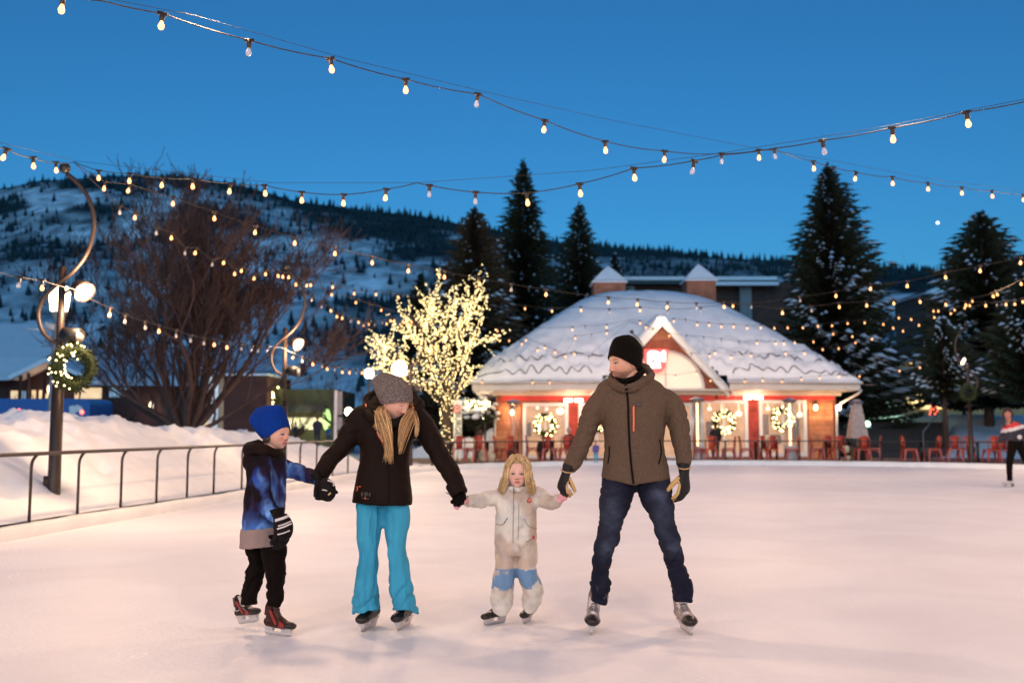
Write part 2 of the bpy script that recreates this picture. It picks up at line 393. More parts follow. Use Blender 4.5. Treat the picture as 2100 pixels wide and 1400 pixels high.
# ---------- mountains
ridge = [(-900, 470), (-500, 420), (-200, 400), (0, 378), (60, 364), (130, 360), (200, 354), (300, 353), (380, 358), (450, 367), (520, 383), (600, 407), (700, 420), (790, 431), (860, 438), (920, 451), (1000, 464), (1060, 477),
         (1130, 492), (1250, 505), (1330, 512), (1400, 516), (1480, 526), (1600, 532), (1830, 547), (1900, 553), (2000, 558), (2050, 545), (2100, 530), (2300, 500), (2800, 520), (3400, 560)]
rx = np.array([r[0] for r in ridge]); ry = np.array([r[1] for r in ridge])
NU, NV = 420, 130; us = np.linspace(-900, 3300, NU); P = []
for j in range(NV):
    t = j/(NV-1); Yd = 420+t*1500
    X = (us-1050)/F*Yd; rz = CAMZ+(HOR-np.interp(us, rx, ry))*1920/F
    k = t**1.15; z = -4+(rz+4)*k
    q = np.stack([X/260, np.full(NU, Yd/260), np.zeros(NU)], 1)
    z = z+(fbm(q, 4, 5)-.48)*110*math.sin(math.pi*min(1, t))**.8*np.clip((rz/200), .25, 1)
    P.append(np.stack([X, np.full(NU, Yd), z], 1))
P = np.array(P)
for j in (NV-1,): pass
back = P[-1].copy(); back[:, 1] += 300; back[:, 2] = -60
P = np.concatenate([P, back[None]]).reshape(-1, 3); NVV = NV+1
pxs = 1050+P[:, 0]/P[:, 1]*F; pys = HOR-(P[:, 2]-CAMZ)/P[:, 1]*F
rid = np.interp(pxs, rx, ry); below = pys-rid
q = np.stack([P[:, 0]/90, P[:, 1]/160, P[:, 2]/60], 1); nz = fbm(q, 21, 5); nz2 = fbm(q*3.1, 31, 4)
forest = np.clip((nz-.47)*7+.30, 0, 1)
forest = np.maximum(forest, np.clip(1.25-below/np.interp(pxs, [0, 150, 400, 700, 900, 1100, 2100], [14, 10, 30, 60, 60, 45, 60])*1.0+(nz2-.5)*1.2, 0, 1))
def blob(cx_, cy_, rx_, ry_, v, rot=0):
    global forest
    c, s = math.cos(rot), math.sin(rot); dx = pxs-cx_; dy = pys-cy_; a = (dx*c+dy*s)/rx_; b = (-dx*s+dy*c)/ry_
    k = np.clip(1.5-np.sqrt(a*a+b*b)*1.0+(nz2-.5)*1.6, 0, 1); forest = forest*(1-k)+v*k
blob(110, 396, 150, 16, .02, .03); blob(40, 470, 70, 26, .95, .15); blob(150, 440, 130, 8, .55, .05); blob(160, 480, 160, 22, .12, .1)
blob(800, 470, 210, 24, .98, .14); blob(680, 505, 90, 22, .05, .45); blob(800, 560, 120, 26, .25, .3); blob(560, 440, 60, 24, .25, .3); blob(950, 490, 30, 12, .1, .2)
blob(960, 600, 120, 60, .8); blob(740, 690, 130, 70, .7); blob(1450, 540, 90, 10, .35); blob(1350, 560, 260, 26, .8); blob(60, 620, 200, 80, .3)
blob(150, 560, 130, 40, .3)
spk = fbm(P*np.array([1/14., 1/30., 1/10.]), 51, 3); low = sstep(20, 120, below); forest = np.clip(forest+low*np.clip((spk-.50)*7, 0, .55)*(1-forest), 0, 1)
C = np.array([.86, .90, .95])[None]*(1-forest[:, None])+np.array([.030, .050, .058])[None]*forest[:, None]  # forest tone lifted towards blue, distance haze put into the colour
C *= (.8+.35*nz2)[:, None]
mb = MB(); mb.v = [tuple(v) for v in P]; mb.f = [(j*NU+i, j*NU+i+1, (j+1)*NU+i+1, (j+1)*NU+i) for j in range(NVV-1) for i in range(NU-1)]; mb.m = [0]*len(mb.f)
hill = mb.build('hills', mat('hillside', rough=.95, vcol=True, var=.62, vs=.035, spec=0.1)); setcol(hill.data, C)
tag(hill, 'snowy wooded mountain side behind the town', 'mountain', kind='structure')
# forest on the hills: one object, past counting
rng = np.random.default_rng(5); mb = MB(); cnt = 0
G = P[:NU*NV].reshape(NV, NU, 3); FG = forest[:NU*NV].reshape(NV, NU)
vs = []; fs = []
while cnt < 13000:
    j = rng.integers(10, NV-1); i = rng.integers(5, NU-6); f = FG[j, i]
    if rng.random() > f**1.5*.9+.014: continue
    a, b = rng.random(2); p0 = G[j, i]*(1-a)*(1-b)+G[j, i+1]*a*(1-b)+G[j+1, i]*(1-a)*b+G[j+1, i+1]*a*b
    px = 1050+p0[0]/p0[1]*F
    if (px < -60 or px > 2160) and rng.random() < .45: continue
    h = (4+13*rng.random()**1.6)*(.75+.25*p0[1]/1500); r = h*(.17+.08*rng.random()); k = len(vs); n = 5; ph = rng.random()*6
    for (zz, rr_) in ((-.5, .5*r), (.12*h, r), (.5*h, .55*r)):
        for t in range(n): vs.append((p0[0]+rr_*math.cos(ph+t*6.283/n), p0[1]+rr_*math.sin(ph+t*6.283/n), p0[2]+zz))
    vs.append((p0[0], p0[1], p0[2]+h))
    for l in range(2):
        for t in range(n): fs.append((k+l*n+t, k+l*n+(t+1) % n, k+(l+1)*n+(t+1) % n, k+(l+1)*n+t))
    for t in range(n): fs.append((k+2*n+t, k+2*n+(t+1) % n, k+3*n))
    cnt += 1
mb.add(vs, fs)
tag(mb.build('forest', mat('hill_forest', (.030, .052, .060), .95, var=.4, vs=.03, spec=.05), fix=False, smooth=False), 'dark conifer forest covering the mountain', 'forest', kind='stuff')  # bluish tree colour carries the haze of distance
# ================= restaurant
BR = brick('brick', (.42, .13, .06), (.34, .10, .045), (.36, .22, .16), rw=.24, rh=.08, var=.25)
BRD = brick('brick_arch', (.36, .10, .05), (.28, .08, .04), (.30, .18, .13), rw=.08, rh=.3, var=.25)
WOOD = brick('cedar_boards', (.52, .22, .10), (.40, .15, .07), (.18, .07, .04), rw=1.6, rh=.2, var=.35)
CREAM = mat('cream_paint', (.66, .58, .50), .55, var=.08, vs=3)
WHITE = mat('white_paint', (.78, .76, .72), .5, var=.06, vs=4)
REDP = mat('red_paint', (.62, .035, .02), .5, var=.12, vs=3)
REDM = mat('red_metal', (.46, .055, .028), .4, metal=.0, var=.2, vs=9, spec=.6)
BLK = mat('black_metal', (.02, .018, .017), .45, metal=.3, var=.2)
BRZ = mat('bronze_metal', (.045, .028, .021), .45, metal=.3, var=.2)
STEEL = mat('steel', (.5, .5, .52), .3, metal=.9, var=.1)
GREY = mat('grey_metal', (.30, .28, .28), .5, metal=.3, var=.15)
DARKR = mat('brown_siding', (.055, .022, .018), .85, var=.3, vs=2, bump=.2, bs=8)
INT = mat('lit_room', (.9, .55, .30), .8, emit=.30, ecol=(1, .55, .26), var=.5, vs=1.3)  # back wall given its own glow in place of room lighting
GL = mat('window_glass', (.9, .9, .9), .08, trans=.0, alpha=.12, spec=.8, var=0)
def glow(name, col, e, light=False): return mat(name, col, .5, emit=e, ecol=col, var=0, light=light)
WHITEH = glow('white_heater', (1, .86, .74), 4); FAIRY = glow('fairy_bulb', (1, .77, .34), 7.5)
NEON = glow('neon_white', (1, .95, .92), 1.7); PEND = glow('pendant', (1, .8, .55), 3)
FLOOD = glow('flood_face', (1, .84, .60), 9); ACORN = glow('street_globe', (1, .85, .55), 18); GREENL = glow('green_globe', (.62, 1, .70), 2.5)
NEEDLE = mat('needles', (.042, .050, .030), .9, var=.5, vs=3, spec=.1); NEEDLEB = mat('needles_brown', (.075, .055, .032), .9, var=.5, vs=3, spec=.1)
WREATHG = mat('wreath_green', (.028, .042, .016), .9, var=.5, vs=20, spec=.2)

YF = 41.0; s = F/YF
def X(px, Y=YF): return (px-1050)/F*Y
def Z(py, Y=YF): return W(1050, py, Y).z
rest = empty('restaurant', (6.4, YF, 0), 'brick restaurant with rounded snow-covered roof, white gable and lit windows', 'restaurant')
x0, x1 = X(1017), X(1713); zt = Z(808); zb = -.04
# front wall with openings
OPEN = [(1072, 1165, 826, 941), (1186, 1262, 826, 944), (1291, 1420, 826, 944), (1434, 1532, 820, 936), (1555, 1652, 820, 936)]
mb = MB(); xs = [x0]; 
ops = [(X(a), X(b), Z(d), Z(c)) for a, b, c, d in OPEN]; cur = x0
for a, b, c, d in ops:
    mb.bx(cur, a, YF, YF+.3, zb, zt); mb.bx(a, b, YF, YF+.3, d, zt); mb.bx(a, b, YF, YF+.3, zb, c); cur = b
mb.bx(cur, x1, YF, YF+.3, zb, zt)
mb.bx(x0, x0+.3, YF+.3, YF+12.5, zb, zt); mb.bx(x1-.3, x1, YF+.3, YF+12.5, zb, zt); mb.bx(x0+.3, x1-.3, YF+12.2, YF+12.5, zb, zt)
mb.build('wall', BR, rest, smooth=False)
for a_, b_ in ((x0-.02, X(1068)), (X(1656), x1-.15)): mb = MB(); mb.bx(a_, b_, YF-.05, YF-.003, .0, Z(826)); mb.build('board_cladding', WOOD, rest, smooth=False)
RB_ = brick('red_boards', (.40, .06, .04), (.30, .045, .03), (.25, .03, .02), rw=1.2, rh=.12, var=.4)
for a_, b_, c_ in ((1167, 1184, 822), (1534, 1553, 818)): mb = MB(); mb.bx(X(a_), X(b_), YF-.05, YF-.003, .0, Z(c_)); mb.build('red_panel', RB_, rest, smooth=False)
for a, b, c, d in ops:
    fr = MB(); t = .13; y0, y1 = YF-.06, YF+.06
    fr.bx(a, a+t, y0, y1, c, d); fr.bx(b-t, b, y0, y1, c, d); fr.bx(a+t, b-t, y0, y1, d-t, d); fr.bx(a+t, b-t, y0, y1, c, c+t*1.3)
    mid = (a+b)/2; fr.bx(mid-.035, mid+.035, y0+.02, y1-.02, c+t*1.3, d-t)
    f = fr.build('window_frame', WHITE, rest, smooth=False)
    g = MB(); g.bx(a+t, b-t, YF-.004, YF+.004, c+t*1.3, d-t); g.build('pane', GL, f, smooth=False)
# rooms behind the windows
mb = MB(); mb.bx(x0+.4, x1-.4, YF+2.6, YF+2.7, 0, zt); mb.build('room_wall', INT, rest, smooth=False)
mb = MB(); mb.bx(x0+.31, x1-.31, YF+.31, YF+2.6, zt-.25, zt-.2); mb.bx(x0+.31, x1-.31, YF+.31, YF+2.6, -.02, .02); mb.build('room_floor_and_ceiling', CREAM, rest, smooth=False)
for px, py, r in ((1149, 843, .16), (1120, 838, .07), (1102, 836, .06), (1200, 840, .1), (1515, 848, .13), (1455, 838, .08), (1480, 850, .1), (1575, 838, .08), (1605, 842, .1), (1640, 850, .12), (1335, 840, .14), (1380, 838, .12)):
    c = W(px, py, YF+.9); p_ = MB(); p_.sph(c, (r, r, r*.85)); p_.tube([c+V(0, 0, r*.8), V(c.x, c.y, zt-.25)], .012, 5); p_.build('pendant_lamp', PEND, rest)
pic = MB()
for px, py, w_, h_ in ((1568, 870, .35, .9), (1085, 880, .2, .6), (1455, 880, .3, .7), (1632, 880, .3, .9), (1590, 900, .5, .4)):
    c = W(px, py, YF+2.5); pic.box(c, (w_, .05, h_))
tag(pic.build('wall_picture', mat('dark_picture', (.15, .07, .04), .7, var=.7, vs=6), rest, smooth=False), kind='stuff')
# fascia, soffit, red band
ze = Z(782, 39.8); xe0, xe1 = X(968, 39.8), X(1764, 39.8); ye0, ye1 = 39.8, 54.2
GX0, GX1 = X(1226, 40.2), X(1492, 40.2)
def ring(mb, xa, xb, ya, yb, z0, z1, t):
    mb.bx(xa, xb, ya, ya+t, z0, z1); mb.bx(xa, xb, yb-t, yb, z0, z1); mb.bx(xa, xa+t, ya+t, yb-t, z0, z1); mb.bx(xb-t, xb, ya+t, yb-t, z0, z1)
mb = MB(); zf0, zf1 = Z(799, 39.8), Z(783, 39.8)
mb.bx(xe0, GX0, ye0, ye0+.06, zf0, zf1); mb.bx(GX1, xe1, ye0, ye0+.06, zf0, zf1); mb.bx(xe0, xe1, ye1-.06, ye1, zf0, zf1); mb.bx(xe0, xe0+.06, ye0+.06, ye1-.06, zf0, zf1); mb.bx(xe1-.06, xe1, ye0+.06, ye1-.06, zf0, zf1)
mb.build('gutter', CREAM, rest, smooth=False)
mb = MB(); mb.bx(xe0+.06, xe1-.06, ye0+.06, ye1-.06, zf0-.03, zf0+.02)
mb.bx(x0-.15, x1+.15, YF-.28, YF-.02, zf0-.2, zf0-.035); mb.build('soffit', CREAM, rest, smooth=False)
mb = MB(); za, zb2 = Z(821), Z(806)
mb.bx(X(1027), X(1262), YF-.2, YF-.01, za, zb2); mb.bx(X(1291), X(1464), YF-.2, YF-.01, za-.02, zb2-.05); mb.bx(X(1470), X(1707), YF-.2, YF-.01, za+.05, zb2+.05)
mb.build('red_band', REDP, rest, smooth=False)
for px, s_ in ((1015, 1), (1712, -1)):
    xx = X(px); mb = MB(); q = [V(xx-.75*s_, ye0+.25, zf0+.02), V(xx-.7*s_, ye0+.35, zf0-.12), V(xx-.02, YF-.12, zf0-.62), V(xx, YF-.12, zf0-.85), V(xx, YF-.12, 0)]
    mb.tube(q, .05, 8); mb.build('downpipe', WHITE, rest)
# icicles on the left eave
mb = MB(); rng = np.random.default_rng(3)
for k in range(26):
    xx = xe0+.05+k*.085+rng.random()*.05; L_ = .08+.3*rng.random()*(1-k/40); mb.tube([(xx, ye0+.02, zf0), (xx, ye0+.02, zf0-L_)], [.018, .002], 5)
tag(mb.build('icicles', mat('icicle_ice', (.8, .85, .9), .15, var=0, alpha=.7), rest), kind='stuff')
# roof: hip form with a thick rounded cap of snow
def hip(x, y, inset=0):
    d = np.minimum(np.minimum(x-xe0, xe1-x)*.98, np.minimum(y-ye0, ye1-y)); return d
nx, ny = 190, 120; gx = np.linspace(xe0-.08, xe1+.08, nx); gy = np.linspace(ye0-.1, ye1+.05, ny); GXX, GYY = np.meshgrid(gx, gy)
def roof_surface(GXX, GYY):
    A = np.minimum(GXX-xe0, xe1-GXX); B = np.minimum(GYY-ye0, ye1-GYY)
    k = .62; d = -k*np.log(np.exp(-A/k)+np.exp(-B/k)+math.exp(-5.25/k))
    d = np.maximum(np.minimum(A, B)*.0+d, -.2)
    ee = np.minimum(A, B)
    z = ze-.1+.80*np.maximum(d+.15, 0)+.40*(1-np.exp(-np.maximum(ee+.1, 0)/.16))
    q = np.stack([GXX*1.1, GYY*1.1, GXX*0], -1); z = z+(fbm(q, 41, 3)-.45)*.22*sstep(.1, .8, ee)
    q = np.stack([GXX*3.2, GYY*3.2, GXX*0], -1); lo = sstep(.15, .5, ee)*(1-sstep(1.3, 2.3, ee)); z = z+(fbm(q, 43, 3)-.45)*.58*lo
    return z
ZZ = roof_surface(GXX, GYY); k0 = nx*ny
gz0_ = Z(797, 40.2); gc_ = (GX0+GX1)/2; hw_ = (GX1-GX0)/2; rs_ = Z(652, 40.2)-gz0_; GZ = gz0_+rs_*(1-np.abs(GXX-gc_)/hw_)
UNDER = ((np.abs(GXX-gc_) < hw_+.05) & (ZZ < GZ+.05)).ravel()
mb = MB(); mb.v = [(a, b, c) for a, b, c in zip(GXX.ravel(), GYY.ravel(), ZZ.ravel())]; mb.f = [(j*nx+i, j*nx+i+1, (j+1)*nx+i+1, (j+1)*nx+i) for j in range(ny-1) for i in range(nx-1) if not UNDER[j*nx+i]]; mb.m = [0]*len(mb.f)
# skirt down to the gutter
per = [i for i in range(nx)]+[(j+1)*nx-1 for j in range(1, ny)]+[(ny-1)*nx+i for i in range(nx-2, -1, -1)]+[j*nx for j in range(ny-2, 0, -1)]
b0 = len(mb.v); mb.v += [(mb.v[i][0], mb.v[i][1], zf1+.01) for i in per]; n = len(per)
for a in range(n):
    if UNDER[per[a]]: continue
    mb.f.append((per[a], per[(a+1) % n], b0+(a+1) % n, b0+a)); mb.m.append(0)
roofo = mb.build('roof', SNOW, rest)
def rz(x, y): return float(roof_surface(np.array([[x]]), np.array([[y]]))[0, 0])
# dark de-icing cable and bare strips near the eaves
mb = MB(); rng = np.random.default_rng(8)
def cable(xa, xb, yoff=0):
    x = xa; up = False; pts = []
    while x < xb:
        y = ye0+(.12+.34*rng.random() if up else .05+.1*rng.random()); pts.append((x, y)); up = not up; x += .16+.30*rng.random()
    sm = smooth_poly(pts, 6, False); return [V(a, b, rz(a, b)+.004+.024*math.sin(i_*.37+a*5)) for i_, (a, b) in enumerate(sm)]
mb.tube(cable(xe0+.2, GX0-.2), .024, 5); mb.build('heat_cable', mat('bare_roof', (.11, .08, .075), .8, var=.4), rest)
mb = MB(); mb.tube(cable(GX1+.15, xe1-.3), .024, 5); mb.build('heat_cable', MATS['bare_roof'], rest); mb = MB()
for xa, n_ in ((1010, 6), (1510, 8)):
    for k in range(n_):
        xx = X(xa, 40)+k*.75+rng.random()*.3; yy = ye0+.75+rng.random()*.3
        mb.tube([V(xx+t*.12, yy+.1*math.sin(t*1.3+k), rz(xx+t*.12, yy+.1*math.sin(t*1.3+k))+.01) for t in range(6)], [.01, .03, .04, .03, .03, .01], 5)
tag(mb.build('bare_strips', MATS['bare_roof'], rest), kind='stuff')
# cupolas on the ridge
for px, top, yb in ((1249, 545, 50.0), (1436, 541, 50.0)):
    hw = .78 if px < 1300 else .72; xc = X(px, yb); zt_ = Z(584 if px < 1300 else 580, yb)
    m1 = MB(); m1.bx(xc-hw, xc+hw, yb-hw, yb+hw, 6.2, zt_); c_ = m1.build('chimney', BR, rest, smooth=False)
    m1 = MB(); m1.bx(xc-hw-.1, xc+hw+.1, yb-hw-.1, yb+hw+.1, zt_, zt_+.08)
    e_ = hw+.05; zz = zt_+.12; ap = V(xc, yb, Z(top, yb)); q = [V(xc-e_, yb-e_, zz), V(xc+e_, yb-e_, zz), V(xc+e_, yb+e_, zz), V(xc-e_, yb+e_, zz)]
    nst = 7; rows = []
    for i in range(nst): 
        t = i/(nst-1); tt = t; w_ = (1-tt)**.93; rows.append([V(xc+(p_.x-xc)*w_, yb+(p_.y-yb)*w_, zz+(ap.z-zz)*t) for p_ in q])
    b0 = len(m1.v); m1.add([v for r_ in rows for v in r_], [(i*4+j, i*4+(j+1) % 4, (i+1)*4+(j+1) % 4, (i+1)*4+j) for i in range(nst-1) for j in range(4)]+[(3, 2, 1, 0)])
    m1.build('chimney_cap', SNOW, c_, smooth=False)
# gable
yg = 40.2; gz0 = Z(797, yg); gc = (GX0+GX1)/2; ap = V(gc, yg, Z(642, yg)); hwid = (GX1-GX0)/2; zap = Z(668, yg)
rise = (Z(652, yg)-gz0); 
cxw, rw_, zc = X(1366, yg), 1.62, Z(798, yg)
# gable wall with arched opening
mb = MB(); nA = 40; yw = yg+.25
arc = [(cxw+rw_*math.cos(math.pi*i/nA), zc+.02+rw_*math.sin(math.pi*i/nA)) for i in range(nA+1)]
def gtop(x): return gz0-.05+rise*(1-abs(x-gc)/hwid)
outer = []
for (a, b) in arc:
    dx, dz = a-cxw, b-zc
    L_ = math.hypot(dx, dz) or 1; dx /= L_; dz /= L_; t = 0
    while t < 6 and zc+dz*t < gtop(cxw+dx*t) and abs(cxw+dx*t-gc) < hwid: t += .02
    t = max(t, rw_+.01); outer.append((cxw+dx*t, max(zc+dz*t, zc+.02)))
kk_ = min(range(len(outer)), key=lambda k: abs(outer[k][0]-gc)); outer[kk_] = (gc, gtop(gc))
vs = [V(a, yw, b) for a, b in arc]+[V(a, yw, b) for a, b in outer]+[V(a, yw+.25, b) for a, b in arc]+[V(a, yw+.25, b) for a, b in outer]; n = nA+1
mb.add(vs, [(i, i+1, n+i+1, n+i) for i in range(nA)]+[(2*n+i, 2*n+i+1, i+1, i) for i in range(nA)]+[(n+i, n+i+1, 3*n+i+1, 3*n+i) for i in range(nA)])
mb.build('gable_wall', BR, rest, smooth=False)
# brick arch ring
mb = MB(); ro = rw_+.42
i0 = [(cxw+rw_*math.cos(math.pi*i/nA), zc+rw_*math.sin(math.pi*i/nA)) for i in range(nA+1)]; o0 = [(cxw+ro*math.cos(math.pi*i/nA), zc+ro*math.sin(math.pi*i/nA)) for i in range(nA+1)]
o0 = [(a, min(b, gtop(a)-.02)) for a, b in o0]
mb.add([V(a, yw-.03, b) for a, b in i0]+[V(a, yw-.03, b) for a, b in o0]+[V(a, yw+.02, b) for a, b in i0]+[V(a, yw+.02, b) for a, b in o0], [(i, i+1, n+i+1, n+i) for i in range(nA)]+[(2*n+i, 2*n+i+1, i+1, i) for i in range(nA)]+[(n+i, n+i+1, 3*n+i+1, 3*n+i) for i in range(nA)])
mb.build('brick_arch', mat('arch_brick', (.30, .085, .045), .85, var=.35, vs=9, bump=.3, bs=20), rest, smooth=False)
aw = MB(); aw.add([V(a, yw+.17, b) for a, b in i0]+[V(cxw, yw+.17, zc)], [(i, i+1, n) for i in range(nA)])
awo = aw.build('arched_window', mat('bright_hall', (.9, .75, .6), .7, emit=.40, ecol=(1, .74, .52), var=.12, vs=.8), rest, smooth=False)
fr = MB(); rf = rw_-.09
fi = [(cxw+rf*math.cos(math.pi*i/nA), zc+rf*math.sin(math.pi*i/nA)) for i in range(nA+1)]
fr.add([V(a, yw+.05, b) for a, b in i0]+[V(a, yw+.05, b) for a, b in fi]+[V(a, yw+.16, b) for a, b in fi]+[V(a, yw+.16, b) for a, b in i0], [(k*n+i, k*n+i+1, (k+1)*n+i+1, (k+1)*n+i) for k in range(3) for i in range(nA)])
fr.bx(cxw+.02, cxw+.07, yw+.08, yw+.14, zc, zc+rf); fr.bx(cxw-rf, cxw+rf, yw+.06, yw+.15, zc-.02, zc+.07)
fr.build('window_frame', WHITE, awo)
mb = MB(); mb.bx(GX0+.1, GX1-.1, yg+.1, yg+.6, gz0-.22, gz0-.0); mb.build('gable_sill', CREAM, rest, smooth=False)
# rake boards
def rake(sgn, th, yy0, yy1, zo, name, mt, over=.02, ext=.0):
    mb = MB(); xa = gc; xb = gc+sgn*(hwid+over); slope = rise/hwid
    A = V(xa, yy0, gz0+rise+zo); B = V(xb, yy0, gz0+rise+zo-slope*abs(xb-xa)); 
    mb.prism([A, B, B+V(0, 0, -th), A+V(0, 0, -th)], (0, yy1-yy0, 0)); return mb
mb = MB()
for sg in (-1, 1): mb.add(*[(lambda q: q)(x_) for x_ in (rake(sg, .34, yg-.12, yg+.22, .02, '', None).v, [(0,1,2,3),(4,7,6,5),(0,4,5,1),(1,5,6,2),(2,6,7,3),(3,7,4,0)])])
mb.build('rake_board', WHITE, rest, smooth=False)
# gable roof snow, running back into the main roof
mb = MB(); nn = 26; nyy = 16; sl_ = rise/hwid; rows = []
for j in range(nyy):
    y = yg-.2+j*.42
    for i in range(nn):
        t = -1+2*i/(nn-1); x = gc+t*(hwid+.3); base = gz0+rise-sl_*abs(x-gc)
        th = .30*(1-abs(t)**6*.6)*(1-math.exp(-(j+.25)/1.2))+.06*math.sin(x*2.1+y)*(1-abs(t))
        rows.append(V(x, y, base+.03+th+(.06 if abs(t) < .12 else 0)))
mb.add(rows, [(j*nn+i, j*nn+i+1, (j+1)*nn+i+1, (j+1)*nn+i) for j in range(nyy-1) for i in range(nn-1)])
b0 = len(mb.v); mb.v += [(r_.x, r_.y, gz0+rise-sl_*abs(r_.x-gc)+.005) for r_ in rows[:nn]]; 
for i in range(nn-1): mb.f.append((i, i+1, b0+i+1, b0+i)); mb.m.append(0)
mb.build('gable_roof', SNOW, rest)
# lamp under the gable peak
c = W(1356, 655, yg-.2); mb = MB(); mb.box(c, (.32, .08, .12)); mb.build('gable_lamp', WHITEH, rest, smooth=False)
lamp((c.x, c.y-.3, c.z-.25), 12, (1, .7, .45), .15)
# sign in the arched window
sgn = MB(); yS = yw-.16
q = [(1319, 716), (1369, 716), (1371, 722), (1364, 752), (1358, 761), (1350, 764), (1338, 764), (1330, 761), (1325, 752), (1317, 722)]
qq = [W(a, b, yS) for a, b in q]; sgn.prism(qq, (0, .08, 0)); so_ = sgn.build('neon_sign', glow('sign_red', (1, .10, .09), .85), rest, smooth=False)
def rr2(xa, ya, xb, yb_, r, n=5):
    out = []
    for cx_, cy_, a0 in ((xb-r, yb_-r, 0), (xa+r, yb_-r, 90), (xa+r, ya+r, 180), (xb-r, ya+r, 270)):
        for i in range(n+1): a = R(a0+90*i/n); out.append((cx_+r*math.cos(a), cy_+r*math.sin(a)))
    return out
def ringp(mb, o, i, y, th):
    n = len(o); A = [W(a, b, y) for a, b in o]; B = [W(a, b, y) for a, b in i]; d = V(0, th, 0)
    mb.add(A+B+[v+d for v in A]+[v+d for v in B], [f for k in range(n) for f in ((k, (k+1) % n, n+(k+1) % n, n+k), (2*n+k, 3*n+k, 3*n+(k+1) % n, 2*n+(k+1) % n), (k, 2*n+k, 2*n+(k+1) % n, (k+1) % n), (n+k, n+(k+1) % n, 3*n+(k+1) % n, 3*n+k))])
let = MB(); o_ = rr2(1328, 719, 1351, 755, 8); i_ = rr2(1336.5, 736, 1342.5, 744, 2.2); ringp(let, o_, i_, yS-.05, .045)
let.prism([W(a, b, yS-.05) for a, b in ((1348, 722), (1354, 722), (1354, 748), (1356, 754), (1348, 755))], (0, .045, 0))
let.prism([W(a, b, yS-.05) for a, b in rr2(1357.5, 718, 1365.5, 742, 3.9)], (0, .045, 0))
let.build('neon_lettering', NEON, so_, smooth=False)
# infrared heaters over the doors, sconces
for px, py in ((1165, 820.5), (1187, 820.5), (1534, 815), (1555.5, 815)):
    c = W(px, py, YF-.35); mb = MB(); mb.tube([c-V(.17, 0, 0), c+V(.17, 0, 0)], .075, 12); mb.build('tube_heater', WHITEH, rest)
for px, py in ((1176, 821), (1545, 815)): 
    c = W(px, py, YF-.6); lamp(c-V(0, .5, .1), 75, (1, .5, .3), .15)
for px, py in ((1051, 845), (1672.6, 835), (1720.5, 835)):
    c = W(px, py, YF-.25); mb = MB(); mb.lathe([(.02, -.12), (.07, -.09), (.08, .03), (.05, .09), (.02, .1)], 10, c); a_ = mb.build('wall_lantern', glow('lantern', (1, .75, .42), 12), rest)
    mb = MB(); mb.lathe([(.1, .1), (.03, .2), (.012, .3)], 8, c); mb.build('lantern_cap', BLK, a_); lamp(c+V(0, -.22, .0), 26, (1, .6, .3), .06)
for px in (1118, 1484, 1604, 1340): lamp((X(px), YF+1.3, 1.9), 13, (1, .66, .4), .2)

# ---- wreaths in the windows
def wreath(name, c, ro, ri, nb, label, depth=.12, face=V(0, -1, 0), fairy=FAIRY, br=.02, gp=None, seed=1, half=False, parent=None):
    r_ = random.Random(seed); th = Vector(face); th.normalize(); up = V(0, 0, 1); rt = th.cross(up).normalized(); up = rt.cross(th)
    w_ = empty(name, c, label, 'wreath', gp); mb = MB(); rm_ = (ro+ri)/2; rt_ = (ro-ri)/2
    for k in range(900):
        a = r_.random()*6.283; b = r_.random()*6.283; q = rt_*(.5+.55*r_.random()); rad = rt*math.cos(a)+up*math.sin(a)
        p_ = Vector(c)+rad*(rm_+q*math.cos(b)*.9)+th*(q*math.sin(b)*.8); d = (rad*math.cos(b)+th*math.sin(b)+V(r_.gauss(0, .5), r_.gauss(0, .5), r_.gauss(0, .5))).normalized()
        e = d.orthogonal().normalized()*ro*.03; l_ = ro*(.10+.1*r_.random()); mb.add([p_-e, p_+e, p_+d*l_], [(0, 1, 2)])
    mb.tube([Vector(c)+(rt*math.cos(a*.3142)+up*math.sin(a*.3142))*rm_ for a in range(20)], rt_*.62, 8, closed=True)
    mb.build('greenery', WREATHG, w_, fix=False)
    base = None
    for k in range(nb):
        a = r_.random()*6.283 if not half else R(-75+r_.random()*195); b = r_.random()*3.14; rad = rt*math.cos(a)+up*math.sin(a)
        p_ = Vector(c)+rad*(rm_+rt_*math.cos(b)*1.05)+th*(rt_*math.sin(b)*1.05+.01)
        if base is None:
            m1 = MB(); m1.sph((0, 0, 0), br, 7, 5); base = m1.build('bulb', fairy, w_, world=False); o = base
        else: o = base.copy(); COL.objects.link(o); o.parent = w_
        o.location = p_-Vector(c)
    return w_
GW = 'lit wreaths hanging in the restaurant windows'
wreath('wreath', W(1118.5, 871, YF-.16), .50, .24, 60, 'glowing round wreath in the restaurant window left of the gable', gp=GW, seed=2, br=.028)
wreath('wreath', W(1485, 865, YF-.16), .50, .24, 60, 'glowing round wreath behind the standing dark-clothed visitor', gp=GW, seed=3, br=.028)
wreath('wreath', W(1604, 858, YF-.16), .50, .24, 60, 'glowing round wreath in the restaurant window nearest the right corner', gp=GW, seed=4, br=.028)
wreath('wreath', W(1232, 865, YF-.16), .45, .22, 46, 'glowing wreath half hidden behind the grey-jacketed man\'s arm', gp=GW, seed=5, br=.028)

